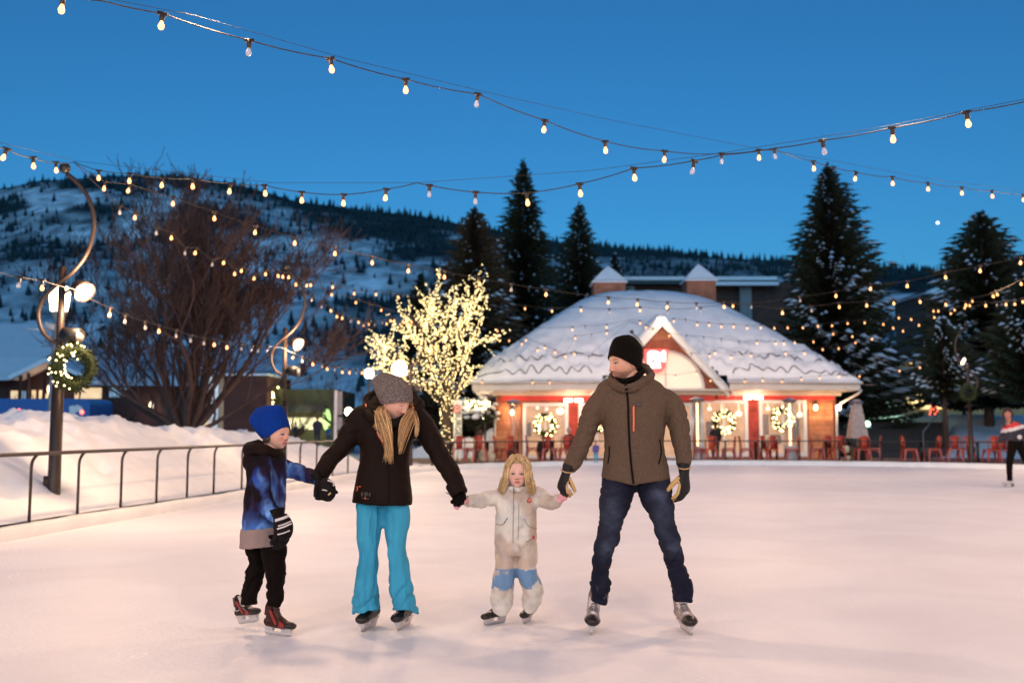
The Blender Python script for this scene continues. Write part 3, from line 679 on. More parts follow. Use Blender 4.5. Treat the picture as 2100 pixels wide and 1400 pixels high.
# ---- building behind
bb = empty('flat_roofed_building', (12, 75, 0), 'dark brown flat-roofed building behind the restaurant roof', 'building'); Yb = 75
mb = MB(); mb.bx(X(1262, Yb), X(1700, Yb), Yb, Yb+14, 0, Z(580, Yb)); mb.build('wall', brick('far_brick', (.10, .045, .03), (.08, .035, .025), (.09, .05, .04), rw=.5, rh=.2), bb, smooth=False)
mb = MB(); mb.bx(X(1268, Yb), X(1592, Yb), Yb-1, Yb+15, Z(578, Yb), Z(571, Yb)); mb.bx(X(1460, Yb), X(1592, Yb), Yb-1.4, Yb-1, Z(590, Yb), Z(583, Yb)); mb.build('snowy_roof', SNOW, bb, smooth=False)
mb = MB(); mb.bx(X(1266, Yb), X(1595, Yb), Yb-1.05, Yb+15, Z(586, Yb), Z(579, Yb)); mb.build('roof_edge', mat('green_trim', (.02, .05, .05), .6), bb, smooth=False)
for px in (1530, 1290): mb = MB(); mb.bx(X(px-12, Yb), X(px+12, Yb), Yb-.5, Yb-.02, 0, Z(588, Yb)); mb.build('column', mat('pale_column', (.25, .24, .24), .7), bb, smooth=False)
b2 = empty('hillside_chalet', (33, 110, 0), 'brown chalet with a snowy roof high between the right-hand spruces', 'building'); Yb = 110
mb = MB(); mb.bx(X(1905, Yb), X(2010, Yb), Yb, Yb+9, 0, Z(596, Yb)); mb.build('wall', mat('chalet_brown', (.13, .055, .035), .8), b2, smooth=False)
mb = MB(); mb.prism([V(X(1895, Yb), Yb-1, Z(604, Yb)), V(X(1925, Yb), Yb-1, Z(590, Yb)), V(X(2010, Yb), Yb-1, Z(588, Yb)), V(X(2020, Yb), Yb-1, Z(596, Yb))], (0, 11, 0)); mb.build('snowy_roof', SNOW, b2, smooth=False)

# ---- yellow lit building at right behind the trees
b3 = empty('lit_hall', (28, 70, 0), 'cream hall with brightly lit yellow windows behind the right-hand spruces', 'building'); Yb = 68
mb = MB(); mb.bx(X(1800, Yb), X(2320, Yb), Yb, Yb+10, 0, Z(740, Yb)); mb.build('wall', mat('cream_far', (.45, .33, .16), .8, var=.3), b3, smooth=False)
mb = MB(); mb.bx(X(1860, Yb), X(2330, Yb), Yb-1.2, Yb+11, Z(742, Yb), Z(728, Yb)); mb.build('snowy_roof', SNOW, b3, smooth=False)
YEL = mat('yellow_room', (1, .75, .35), .8, emit=2.0, ecol=(1, .72, .28), var=.6, vs=.9)
for a, b, c, d in ((1838, 1862, 800, 836), (1868, 1880, 800, 838), (1886, 1908, 770, 838), (1914, 1946, 775, 838), (1958, 1995, 790, 836), (2000, 2028, 800, 836), (2046, 2090, 775, 832), (2100, 2200, 775, 832), (1868, 1900, 742, 762)):
    m1 = MB(); m1.bx(X(a, Yb), X(b, Yb), Yb-.1, Yb-.01, Z(d, Yb), Z(c, Yb)); fo = m1.build('window', YEL, b3, smooth=False)
for a in (1850, 1912, 2030):
    pass
# red decorated column
rc = empty('red_light_column', W(1914, 850, 62), 'tall column wrapped in glowing red lights beyond the patio', 'light column')
mb = MB(); p0 = W(1914, 852, 62); p1 = W(1916, 742, 62); mb.tube([p0-V(0, 0, 1), p1], .18, 8); mb.build('column', DARKR, rc)
mb = MB()
for k in range(60):
    t = k/60; a = k*2.4; c = p0.lerp(p1, t)+V(.2*math.cos(a), .2*math.sin(a), 0); mb.sph(c, .075, 6, 4)
tag(mb.build('red_bulbs', glow('red_bulb', (1, .16, .08), 2.2), rc), kind='stuff')

# ---- left lodge
lo = empty('lodge', (-26, 58, 0), 'dark brown lodge with a snowy pitched roof and small lit windows at the far left', 'building'); Yb = 58
P_ = lambda px, py, Y=Yb: W(px, py, Y)
gl = [P_(-160, 802), P_(-160, 790), P_(-40, 742), P_(86, 738), P_(100, 745), P_(170, 790), P_(170, 850), P_(-160, 850)]
mb = MB(); mb.prism([P_(-200, 880), P_(-200, 790), P_(20, 777), P_(95, 745), P_(190, 790), P_(560, 792), P_(560, 885)], (0, 12, 0)); mb.build('wall', DARKR, lo, smooth=False)
mb = MB(); 
mb.prism([P_(20, 778, 56.5), P_(93, 742, 56.5), P_(93, 733, 56.5), P_(15, 771, 56.5)], (0, 14, 0)); mb.prism([P_(93, 742, 56.5), P_(200, 788, 56.5), P_(200, 780, 56.5), P_(93, 733, 56.5)], (0, 14, 0))
mb.prism([P_(-200, 785, 56.5), P_(20, 779, 56.5), P_(90, 733, 60), P_(-200, 733, 60)], (0, 9, 3)); mb.build('snowy_roof', SNOW, lo, smooth=False)
mb = MB(); mb.prism([P_(180, 790, 57), P_(560, 792, 57), P_(560, 720, 66), P_(190, 728, 66)], (0, .5, .5)); mb.build('snowy_roof', mat('thin_snow', (.45, .48, .55), .8, var=.6, vs=.7), lo, smooth=False)
WY = mat('lodge_window', (1, .7, .4), .8, emit=.8, ecol=(1, .66, .36), var=.5, vs=2); WB = mat('cold_window', (.3, .5, .6), .8, emit=.28, ecol=(.5, .75, 1), var=.6, vs=3)
for a, b, c, d, mt in ((24, 37, 801, 819, WY), (41, 48, 801, 820, WB), (51, 58, 802, 820, WB), (67, 74, 800, 818, WY), (82, 94, 800, 822, WY), (90, 102, 807, 822, WY), (155, 162, 804, 822, WY), (167, 209, 795, 817, WY), (189, 203, 820, 836, WY), (226, 262, 795, 814, WB), (236, 244, 795, 814, WB)):
    m1 = MB(); m1.bx(P_(a, c).x, P_(b, c).x, Yb-.1, Yb-.01, P_(a, d).z, P_(a, c).z); m1.build('window', mt, lo, smooth=False)
for px, py in ((101, 798), (310, 832)):
    c = P_(px, py, Yb-.4); m1 = MB(); m1.sph(c, (.12, .12, .26), 8, 6); m1.build('wall_lamp', PEND, lo); lamp(c+V(0, -.4, -.1), 25, (1, .6, .3), .1)
mb = MB(); 
for k, px in enumerate((30, 62, 78, 110, 130, 150)): mb.bx(P_(px-2, 800).x, P_(px+2, 800).x, Yb-1.3, Yb-1.1, 0, P_(px, 780-(0 if k < 1 else 18)+abs(px-95)*.3).z)
mb.build('porch_post', DARKR, lo, smooth=False)

# ---- green shop with awning behind the boy
gs = empty('green_shop', (-13, 50, 0), 'olive green shop with a dark awning and a lit window strip behind the mother', 'shop'); Yb = 50
mb = MB(); mb.bx(X(548, Yb), X(690, Yb), Yb, Yb+6, 0, Z(798, Yb)); mb.build('wall', mat('olive_wall', (.11, .10, .045), .8, var=.3, vs=.8), gs, smooth=False)
mb = MB(); mb.bx(X(590, Yb), X(672, Yb), Yb-1, Yb-.01, Z(846, Yb), Z(832, Yb)); mb.build('awning', BLK, gs, smooth=False)
mb = MB(); mb.bx(X(588, Yb), X(662, Yb), Yb-.06, Yb-.01, Z(880, Yb), Z(856, Yb)); mb.build('shop_window', mat('shop_light', (1, .85, .5), .8, emit=1.2, ecol=(1, .85, .5), var=.6, vs=2), gs, smooth=False)
mb = MB(); mb.bx(X(520, Yb), X(530, Yb), Yb-.06, Yb-.01, Z(895, Yb), Z(862, Yb)); mb.build('side_window', mat('lime_light', (.5, .6, .15), .8, emit=.5, ecol=(.6, .75, .2)), gs, smooth=False)
mb = MB(); mb.sph(W(670, 860, Yb-.5), (.2, .2, .55)); mb.build('green_lantern', glow('lime_lamp', (.6, 1, .3), 1.2), gs)
lamp((X(620, Yb), Yb-2.5, 1.6), 90, (.95, 1, .5), .5); lamp((X(630, Yb), Yb-3, 3.6), 45, (.9, 1, .5), .5)
wb = empty('brick_annex', (-17, 46, 0), 'dark reddish brick annex wall behind the bare tree', 'building'); Yb = 47
mb = MB(); mb.bx(X(442, Yb), X(548, Yb), Yb, Yb+5, 0, Z(770, Yb)); mb.build('wall', brick('annex_brick', (.11, .03, .02), (.08, .025, .02), (.08, .04, .03)), wb, smooth=False)
mb = MB(); mb.bx(X(440, Yb), X(551, Yb), Yb-.15, Yb+5.1, Z(770, Yb), Z(766, Yb)); mb.build('roof_edge', SNOW, wb, smooth=False)
# glass kiosk
gk = empty('glass_kiosk', (X(437, 36), 36, 0), 'tall narrow pale blue lit glass kiosk beside the bare tree', 'kiosk')
mb = MB(); mb.bx(X(427, 36), X(449, 36), 36, 36.5, 0, Z(772, 36)); mb.build('lit_panel', mat('icy_glass', (.6, .75, .9), .2, emit=.42, ecol=(.75, .85, 1), var=.9, vs=2.2), gk, smooth=False)
mb = MB(); mb.bx(X(425, 36), X(427, 36), 35.95, 36.55, 0, Z(770, 36)); mb.bx(X(449, 36), X(451, 36), 35.95, 36.55, 0, Z(770, 36)); mb.bx(X(425, 36), X(451, 36), 35.95, 36.55, Z(770, 36), Z(767, 36)); mb.bx(X(427, 36), X(449, 36), 35.93, 35.99, Z(830, 36), Z(828, 36)); mb.build('kiosk_frame', GREY, gk, smooth=False)
tb = empty('ticket_booth', (X(408, 35), 35, 0), 'small cream lit booth at the foot of the bare tree', 'booth')
mb = MB(); mb.bx(X(398, 35), X(420, 35), 35, 35.6, 0, Z(862, 35)); mb.build('lit_panel', mat('booth_light', (.9, .7, .4), .6, emit=.5, ecol=(1, .8, .5), var=.7, vs=3), tb, smooth=False)
mb = MB(); mb.bx(X(396, 35), X(422, 35), 34.9, 35.7, Z(862, 35), Z(856, 35)); mb.build('roof', SNOW, tb, smooth=False)
# ---- bus
bus = empty('bus', (X(60, 44), 44, 0), 'royal blue bus passing behind the snow bank on the left', 'bus'); Yb = 44
xa, xb = X(-260, Yb), X(186, Yb); zt_ = Z(817, Yb)
mb = MB(); pr = rr2(xa, .35, xb, zt_, .28, 4); mb.prism([V(a, Yb, b) for a, b in pr], (0, 2.5, 0)); bo = mb.build('body', mat('bus_blue', (.01, .075, .34), .35, var=.1, coat=.3), bus, smooth=False)
mb = MB()
for k in range(7):
    c = V(X(155, Yb)+.08*math.cos(k*2.1)*k*.5, Yb-.02-k*.004, Z(840, Yb)+.07*math.sin(k*2.6)*k*.5); mb.prism([c+V(.17*math.cos(a*1.26+k), 0, .13*math.sin(a*1.26+k)) for a in range(5)], (0, .015, 0))
mb.build('leaf_graphic', WHITE, bo, smooth=False)
for px, py in ((39, 842), (168, 845)):
    m1 = MB(); m1.sph(W(px, py, Yb-.04), (.085, .04, .085), 8, 6); m1.build('marker_light', glow('bus_red', (1, .08, .05), 9), bus)
mb = MB(); mb.bx(xa+.2, xb-.25, Yb-.03, Yb-.005, Z(864, Yb), Z(857, Yb)); mb.build('lower_windows', mat('bus_window', (.5, .8, .9), .2, emit=.9, ecol=(.7, .9, 1), var=.95, vs=2), bo, smooth=False)
for px in (-180, 110):
    c = V(X(px, Yb), Yb+.02, .45); m1 = MB(); m1.tube([c+V(0, -.03, 0), c+V(0, .3, 0)], .45, 20); wh = m1.build('wheel', BLK, bus)
    m1 = MB(); m1.tube([c+V(0, -.05, 0), c+V(0, -.02, 0)], .22, 14); m1.build('rim', STEEL, wh)
# railing behind the bank
br_ = empty('street_railing', (X(100, 26), 26, 0), 'thin dark street railing along the top of the snow bank', 'railing')
mb = MB(); mb.tube([W(-30, 862, 24), W(118, 864, 24), W(150, 862, 24)], .03, 6); mb.build('rail', BRZ, br_)
for px in (2, 118): 
    m1 = MB(); p_ = W(px, 863, 24); m1.tube([p_, V(p_.x, p_.y, 0)], .03, 6); m1.build('post', BRZ, br_)
# ================= railings
OFF = offset_poly(EP, .14)
def edge_at(X_=None, Y_=None):
    pass
lr = empty('rink_railing', (-5.7, 12, 0), 'brown tubular railing curving along the left edge of the ice', 'railing')
fy = [12.08-k*1.0 for k in range(14, 0, -1)]+[12.0, 13.05, 14.1, 15.1, 16.1, 17.1, 18.3, 19.4, 20.5, 21.6, 22.7, 23.8, 24.9, 26.1, 27.3, 28.5]
ex = [e[0] for e in OFF[:95]]; ey = [e[1] for e in OFF[:95]]
def fx(y): return float(np.interp(y, ey, ex))
pm = MB(); zr_ = .965
ry_ = list(np.linspace(-4, 28.8, 80)); pm.tube([V(fx(y), y, zr_) for y in ry_], .024, 8); pm.build('rail', BRZ, lr)
for y in fy:
    if y < -3: continue
    x = fx(y); t = V(fx(y+.1)-fx(y-.1), .2, 0).normalized(); m1 = MB()
    m1.tube([V(x, y, .12), V(x, y, .80)-t*0, V(x, y, .86)+t*.012, V(x, y, .91)+t*.05, V(x, y, .955)+t*.12], .019, 8); m1.lathe([(.045, .14), (.045, .15), (.02, .155)], 8, (x, y, 0)); m1.build('post', BRZ, lr)
fr_ = empty('patio_railing', (4, 35, 0), 'long dark railing between the far ice edge and the patio', 'railing')
pts = [(float(a), float(b)) for a, b in OFF if b > 28.8 and a < 19]
pts = sorted(pts, key=lambda q: q[0]); px_ = np.array([q[0] for q in pts]); py_ = np.array([q[1] for q in pts])
def fy2(x): return float(np.interp(x, px_, py_))+.1
m1 = MB(); m1.tube([V(x, fy2(x), .83) for x in np.linspace(-2.4, 17.5, 90)], .022, 6); m1.build('rail', BLK, fr_)
m1 = MB(); m1.tube([V(x, fy2(x)+.02, .18) for x in np.linspace(-2.4, 17.5, 90)], .014, 6); m1.build('lower_rail', BLK, fr_)
for k in range(17):
    x = -2.4+k*1.24; m1 = MB(); m1.tube([V(x, fy2(x), .05), V(x, fy2(x), .83)], .032 if k != 13 else .05, 6); m1.build('post', BLK, fr_)
# paved patio
mb = MB(); PX = np.linspace(-6, 20, 60)
mb.add([(x, max(fy2(x)+.02, 28.9) if x > -2.6 else 30, .06) for x in PX]+[(x, 41, .06) for x in PX]+[(x, max(fy2(x)+.02, 28.9) if x > -2.6 else 30, -.02) for x in PX], [(i, i+1, 60+i+1, 60+i) for i in range(59)]+[(i, i+1, 120+i+1, 120+i) for i in range(59)])
tag(mb.build('patio', mat('patio_stone', (.22, .12, .09), .8, var=.35, vs=1.5), smooth=False), 'dark paved patio between railing and restaurant', 'patio', kind='structure')

# ================= chairs, tables
def make_chair():
    t = empty('metal_chair', (0, 0, 0)); m = MB(); m.box((0, 0, .45), (.36, .36, .025)); m.box((0, 0, .43), (.37, .37, .02)); m.build('seat', REDM, t, world=False, smooth=False)
    m = MB(); c = [V(-.17, .17, .45), V(-.18, .20, .7), V(-.15, .22, .84), V(0, .225, .87), V(.15, .22, .84), V(.18, .20, .7), V(.17, .17, .45)]; m.tube(c, .017, 6)
    m.box((0, .205, .66), (.20, .015, .40)); m.build('backrest', REDM, t, world=False)
    for sx in (-1, 1):
        for sy in (-1, 1):
            m = MB(); a = V(sx*.16, sy*.16, .44); b = V(sx*.22, sy*.22, .0)
            m.prism([a+V(-.035, 0, 0), a+V(.035, 0, 0), b+V(.014, 0, 0), b+V(-.014, 0, 0)], (0, .02*sy, 0)); m.prism([a+V(0, -.035, 0), a+V(0, .035, 0), b+V(0, .014, 0), b+V(0, -.014, 0)], (.02*sx, 0, 0)); m.build('leg', REDM, t, world=False, smooth=False)
    m = MB()
    for sx in (-1, 1): m.tube([V(sx*.18, -.15, .33), V(sx*.185, 0, .40), V(sx*.18, .15, .33)], .012, 5)
    m.build('stretcher', REDM, t, world=False); return t
def make_table():
    t = empty('patio_table', (0, 0, 0)); m = MB(); m.box((0, 0, .74), (.75, .75, .03)); m.build('tabletop', mat('table_grey', (.42, .22, .16), .5, var=.2), t, world=False, smooth=False)
    m = MB(); m.tube([V(0, 0, .04), V(0, 0, .72)], .05, 8); m.build('pedestal', BLK, t, world=False)
    m = MB(); m.box((0, 0, .02), (.55, .55, .035)); m.build('base', BLK, t, world=False, smooth=False); return t
ch = make_chair(); tb_ = make_table(); GC = 'red metal chairs on the patio'; GT = 'square tables on the patio'; usedc = [0]; usedt = [0]
def put(proto, used, px, Y, rz, label, cat, gp):
    o = proto if not used[0] else copy_tree(proto); used[0] = 1; o.location = (X(px, Y), Y, .06); o.rotation_euler.z = R(rz); o.scale = (1.12, 1.12, 1.08) if cat == 'chair' else (1, 1, 1); tag(o, label, cat, gp)
chairs = [(905, 36.2, 90, 'red metal chair leftmost on the patio'), (942, 36.6, 185, 'red metal chair below the foot of the light-wrapped tree'), (967, 37.2, 260, 'red metal chair at the first table right of the light-wrapped tree'),
 (985, 36.0, 175, 'red metal chair in front of the white vertical sign, back to the wall'), (1027, 37.4, 80, 'red metal chair below the left corner downpipe'), (1043, 36.4, 200, 'red metal chair left of the blonde girl\'s head'),
 (1092, 37.8, 95, 'red metal chair just left of the seated dark visitor'), (1126, 36.6, 170, 'red metal chair right of the seated dark visitor'), (1150, 37.4, 270, 'red metal chair between the two seated patio visitors'),
 (1160, 36.2, 185, 'red metal chair near the man\'s cuff on the left'), (1435, 36.8, 90, 'red metal chair beside the lit heater right of the man'), (1452, 36.2, 190, 'red metal chair close to the man\'s free arm'), (1492, 37.0, 265, 'red metal chair right of the standing dark visitor'),
 (1528, 36.8, 85, 'red metal chair under the red panel between the two right windows'), (1560, 37.8, 180, 'red metal chair facing the table under the right window'), (1574, 36.2, 200, 'red metal chair nearest the ice under the right window'), (1622, 36.4, 265, 'red metal chair below the lit tube heater in the right window'),
 (1673, 36.8, 80, 'red metal chair left end of the table by the right corner'), (1692, 37.8, 180, 'red metal chair behind the table by the right corner'), (1712, 36.2, 190, 'red metal chair directly below the right corner downpipe'), (1764, 36.0, 180, 'red metal chair in front of the covered pyramid heater'), (1788, 36.8, 250, 'red metal chair right of the covered pyramid heater'),
 (1860, 36.0, 85, 'red metal chair in front of the dark stairs, left of its table'), (1908, 36.2, 268, 'red metal chair in front of the dark stairs, right of its table'), (1951, 36.5, 170, 'red metal chair below the snowy spruce trunk'), (1975, 36.6, 185, 'red metal chair beside the right lamp pole'), (2028, 34.9, 180, 'red metal chair just left of the skating woman'), (2042, 36.0, 200, 'red metal chair partly behind the skating woman')]
for px, Y, rz_, lb in chairs: put(ch, usedc, px, Y-.6, rz_, lb, 'chair', GC)
tables = [(925, 36.9, 'square patio table left of the white vertical sign'), (1000, 36.8, 'square patio table under the left corner downpipe'), (1060, 37.2, 'square patio table by the left wire-like heater'), (1132, 37.6, 'square patio table between the seated visitors'), (1468, 37.4, 'square patio table by the standing dark visitor'), (1547, 37.2, 'square patio table with place settings under the red panel'), (1590, 36.9, 'square patio table under the right window wreath'),
 (1690, 37.0, 'square patio table by the right corner of the restaurant'), (1738, 37.2, 'square patio table left of the covered pyramid heater'), (1885, 36.3, 'square patio table in front of the dark stairs'), (2000, 36.6, 'square patio table near the right lamp pole')]
for px, Y, lb in tables: put(tb_, usedt, px, Y-.6, 0, lb, 'table', GT)
# cream buckets and jars on / under the left tables (blurred pale shapes)
POT = mat('cream_pot', (.75, .62, .40), .5, var=.15)
rng = np.random.default_rng(2)
pots = [(913, 940, 36.0, .1), (925, 939, 36.0, .12), (969, 940, 36.0, .1), (992, 934, 36.0, .2), (1007, 937, 36.0, .17), (1575, 900, 36.4, .12), (1734, 920, 36.4, .15), (1740, 938, 36.2, .09)]
for k, (px, py, Y, r) in enumerate(pots):
    c = W(px, py, Y); b_ = max(.06, c.z-r) if c.z < .7 else .81; m1 = MB(); m1.lathe([(r*.75, 0), (r*.95, r*.4), (r, r*1.3), (r*.7, r*1.8), (r*.6, r*1.85)], 12, (c.x, Y, b_))
    tag(m1.build('pot', POT, loc=(c.x, Y, b_)), ['small cream pot at the left end of the patio', 'small cream pot beside the leftmost patio pot', 'small cream pot below the white vertical sign', 'large rounded cream pot left of the girl', 'tall cream pot between two red chairs left of the girl', 'cream flower pot on the table under the right wreath', 'cream pot by the covered heater, standing on the ground', 'small cream jar right beside the bigger pot at the covered heater'][k], 'pot', 'pale pots around the patio tables')
# ================= patio heaters
def heater(px, Y, lit, label, h=2.25, w_=.42):
    xx = X(px, Y); t = empty('patio_heater', (xx, Y, .06), label, 'patio heater', 'pyramid patio heaters')
    m = MB(); m.box((0, 0, .28), (w_, w_, .56)); m.build('base_box', STEEL if lit else BLK, t, world=False, smooth=False)
    for sx in (-1, 1):
        for sy in (-1, 1):
            m = MB(); m.tube([V(sx*w_/2, sy*w_/2, .56), V(sx*.13, sy*.13, h-.1)], .018, 5); m.build('corner_post', STEEL, t, world=False)
    m = MB(); m.tube([V(0, 0, .56), V(0, 0, h-.15)], .042, 10); m.build('flame_tube', glow('flame_tube', (1, .66, .34), 2.6) if lit else mat('tube_glass', (.7, .7, .7), .2, alpha=.5), t, world=False)
    m = MB(); m.lathe([(.18, h-.12), (.30, h-.02), (.05, h+.08)], 4); m.build('heater_cap', STEEL, t, world=False, smooth=False); return t
heater(1053, 38.5, 0, 'unlit pyramid heater with thin posts at the left wall lantern')
heater(1429, 36.9, 1, 'lit pyramid heater right beside the man\'s upper arm', 2.3)
heater(1618, 38.2, 1, 'lit pyramid heater in front of the rightmost wreath', 2.3)
cv = heater(1755, 37.0, 0, 'pyramid heater under a pale grey cover right of the restaurant', 2.2)
m = MB(); m.lathe([(.46, .85), (.44, .9), (.30, 1.6), (.16, 2.25), (.12, 2.28)], 4); 
m2_ = MB(); m2_.mi = 0; m2_.v = [(a*math.cos(.785)-b*math.sin(.785), a*math.sin(.785)+b*math.cos(.785), c) for a, b, c in m.v]; m2_.f = m.f; m2_.m = m.m
m2_.build('fabric_cover', mat('cover_grey', (.40, .33, .30), .8, var=.25, vs=9), cv, world=False, smooth=False)

# ================= S-shaped lamp poles
def spole(px, Y, k, label, wreath_=True, flip=1, floods=((1, 0),), base=None):
    """k = metres per photo pixel measured on the nearest pole, scaled"""
    bx_, topz = X(px, Y), None
    t = empty('lamp_pole', (bx_, Y, .1), label, 'lamp pole', 'S-shaped rink lamp poles'); sc = 1.0
    m = MB(); m.tube([V(0, 0, 0), V(0, 0, .02), V(0, 0, 1.75)], [.085, .085, .078], 12); m.tube([V(0, 0, 1.75), V(0, 0, 3.35)], .048, 10); m.box((-.1*flip, 0, .45), (.06, .08, .18)); m.build('post', BRZ, t, world=False)
    # S pipe: from ball top, bulging outward, back to the post and round in a hook
    S_ = [(.02, 4.72), (.17, 4.60), (.33, 4.38), (.41, 4.12), (.40, 3.85), (.32, 3.60), (.16, 3.38), (0, 3.24), (-.14, 3.12), (-.25, 2.97), (-.29, 2.80), (-.25, 2.62), (-.17, 2.50), (-.07, 2.43), (0, 2.42)]
    sm = smooth_poly(S_, 4, False); m = MB(); m.tube([V(a*flip, -.03, b-.1) for a, b in sm], .030, 8); m.build('curved_pipe', BRZ, t, world=False)
    m = MB(); m.sph((-.01, -.03, 4.70), .075, 12, 8); m.build('finial_ball', BLK, t, world=False)
    f_ = []
    for (dx, dz, yaw, ti) in floods:
        hd = empty('tmp', (0, 0, 0)); bpy.data.objects.remove(hd)
        c = V(dx, -.05, dz); d = V(math.sin(R(yaw))*math.cos(R(ti)), -math.cos(R(yaw))*math.cos(R(ti)), -math.sin(R(ti))).normalized()
        m = MB(); m.tube([c-d*.16, c-d*.10, c, c+d*.03], [.06, .11, .145, .15], 18); m.tube([V(0, 0, dz-.05), c-d*.12], .02, 6); h = m.build('flood_housing', BRZ, t, world=False)
        m = MB(); m.tube([c+d*.031, c+d*.045], .135, 18); m.build('flood_lens', FLOOD, h, world=False)
        u = d.cross(V(0, 0, 1)).normalized(); w_ = u.cross(d); m = MB(); m.tube([c+d*.055+w_*.142, c+d*.07, c+d*.055-w_*.142], .008, 5); m.tube([c+d*.06+(u*math.cos(a*.3142)+w_*math.sin(a*.3142))*.146 for a in range(20)], .01, 5, closed=True); m.build('guard', BRZ, h, world=False)
    m = MB(); m.tube([V(.10*flip, -.1, 2.42), V(.33*flip, -.16, 2.38)], [.10, .115], 12); m.tube([V(0, 0, 2.42), V(.1*flip, -.1, 2.42)], .03, 6); sp_ = m.build('speaker', BLK, t, world=False)
    m = MB(); m.tube([V(.335*flip, -.16, 2.38), V(.34*flip, -.161, 2.38)], .085, 12); m.build('speaker_cone', GREY, sp_, world=False)
    return t
p1_ = spole(119, 13.35, 1, 'tall S-shaped lamp pole in front of the snow bank at left', floods=((.30, 3.02, 62, 38),))
spole(583, 21.6, 1, 'S-shaped lamp pole rising behind the boy in the blue hat', floods=((.27, 3.0, 66, 30),))
spole(842, 31.5, 1, 'S-shaped lamp pole behind the light-wrapped tree', floods=((-.25, 2.95, 40, 20),))
spole(1986, 33.9, 1, 'lamp pole with one bright flood at the right end of the patio railing', flip=-1, floods=((-.2, 3.45, 48, 25),))
spole(1297, 36.4, 1, 'lamp pole rising behind the man\'s black hat', floods=((-.2, 2.9, -15, 5),))
GP = 'wreaths on the lamp poles'
c = W(150, 755, 13.1); wreath('wreath', c, .335, .13, 42, 'green wreath lit along one side on the nearest left lamp pole', gp=GP, face=V(1.15, -1, 0), seed=7, br=.011, half=True)
c = W(571, 823, 21.4); wreath('wreath', c, .36, .14, 26, 'narrow edge-on wreath with yellow bulbs on the lamp pole behind the boy', gp=GP, face=V(-1, -.25, 0), seed=8, br=.02)
c = W(1985, 805, 33.6); wreath('wreath', c, .34, .12, 0, 'unlit snow-dusted wreath on the right lamp pole', gp=GP, face=V(0, -1, 0), seed=9)

# grey street lamp behind pole 1
Yl = 24; xl = X(104, Yl); sl_ = empty('street_lamp', (xl, Yl, 0), 'grey street lamp with a glowing tapered globe behind the left lamp pole', 'street lamp')
m = MB(); m.tube([V(xl, Yl, 0), V(xl+.08, Yl, W(112, 668, Yl).z)], [.09, .075], 10); m.build('post', GREY, sl_)
c = W(122, 612, Yl); m = MB(); m.lathe([(.06, -.55), (.11, -.33), (.19, -.3), (.24, .12), (.18, .28), (.05, .33)], 14, c); m.mi = 0; m.build('globe', ACORN, sl_)
m = MB(); m.lathe([(.06, -.75), (.10, -.56), (.20, -.36), (.2, -.32)], 12, c); m.build('globe_cup', GREY, sl_)
m = MB(); m.tube([W(112, 677, Yl), W(48, 675, Yl)], .02, 6); m.tube([W(95, 668, Yl), W(115, 672, Yl)], .10, 8); m.build('camera_bracket', mat('pale_metal', (.6, .55, .52), .5), sl_)

# white vertical sign beside the lit tree
Ys = 38.6; sb = empty('vertical_sign', (X(938, Ys), Ys, 0), 'tall white rounded sign reading BURGER with a red ring beside the light-wrapped tree', 'sign')
m = MB(); q = rr2(930, 819, 946.5, 906, 5); m.prism([W(a, b, Ys) for a, b in q], (0, .18, 0)); m.tube([W(934, 905, Ys+.1), V(X(934, Ys), Ys+.1, 0)], .03); m.tube([W(943, 905, Ys+.1), V(X(943, Ys), Ys+.1, 0)], .03); sg_ = m.build('sign_board', mat('sign_white', (.72, .66, .52), .5, emit=.30, ecol=(1, .9, .7)), sb, smooth=False)
tm = text_mesh('BURGER', .30, .01, .006); mm = MB(); c = W(938.5, 873, Ys-.015); mm.add([V(c.x-v[1]*1.0, c.y-v[2], c.z+v[0]*1.02) if 0 else V(c.x+v[1], c.y-v[2], c.z-v[0]) for v in tm.v], tm.f); mm.build('sign_lettering', mat('sign_ink', (.10, .08, .06), .6), sg_, smooth=False)
m = MB(); c = W(937.5, 838, Ys-.02); m.tube([c+V(.115*math.cos(a*.2618), 0, .14*math.sin(a*.2618)) for a in range(24)], .028, 6, closed=True); m.prism([c+V(.05*math.cos(a*1.047), 0, .07*math.sin(a*1.047)) for a in range(6)], (0, .02, 0)); m.build('red_emblem', mat('sign_red2', (.6, .06, .03), .5, emit=.15, ecol=(1, .2, .1)), sg_)

# white post and information board behind the mother's arm
Yw = 27; wp_ = empty('banner_post', (X(689, Yw), Yw, 0), 'white flat post with a small pale notice behind the mother\'s sleeve', 'post')
m = MB(); m.bx(X(686, Yw), X(691.5, Yw), Yw, Yw+.07, 0, Z(800, Yw)); m.build('post', mat('post_white', (.62, .55, .55), .5), wp_, smooth=False)
m = MB(); m.bx(X(693, Yw), X(702, Yw), Yw, Yw+.03, Z(850, Yw), Z(802, Yw)); m.bx(X(692, Yw), X(703, Yw), Yw, Yw+.03, Z(880, Yw), Z(855, Yw)); m.build('notice_board', mat('board_grey', (.28, .24, .24), .6, var=.4, vs=20), wp_, smooth=False)

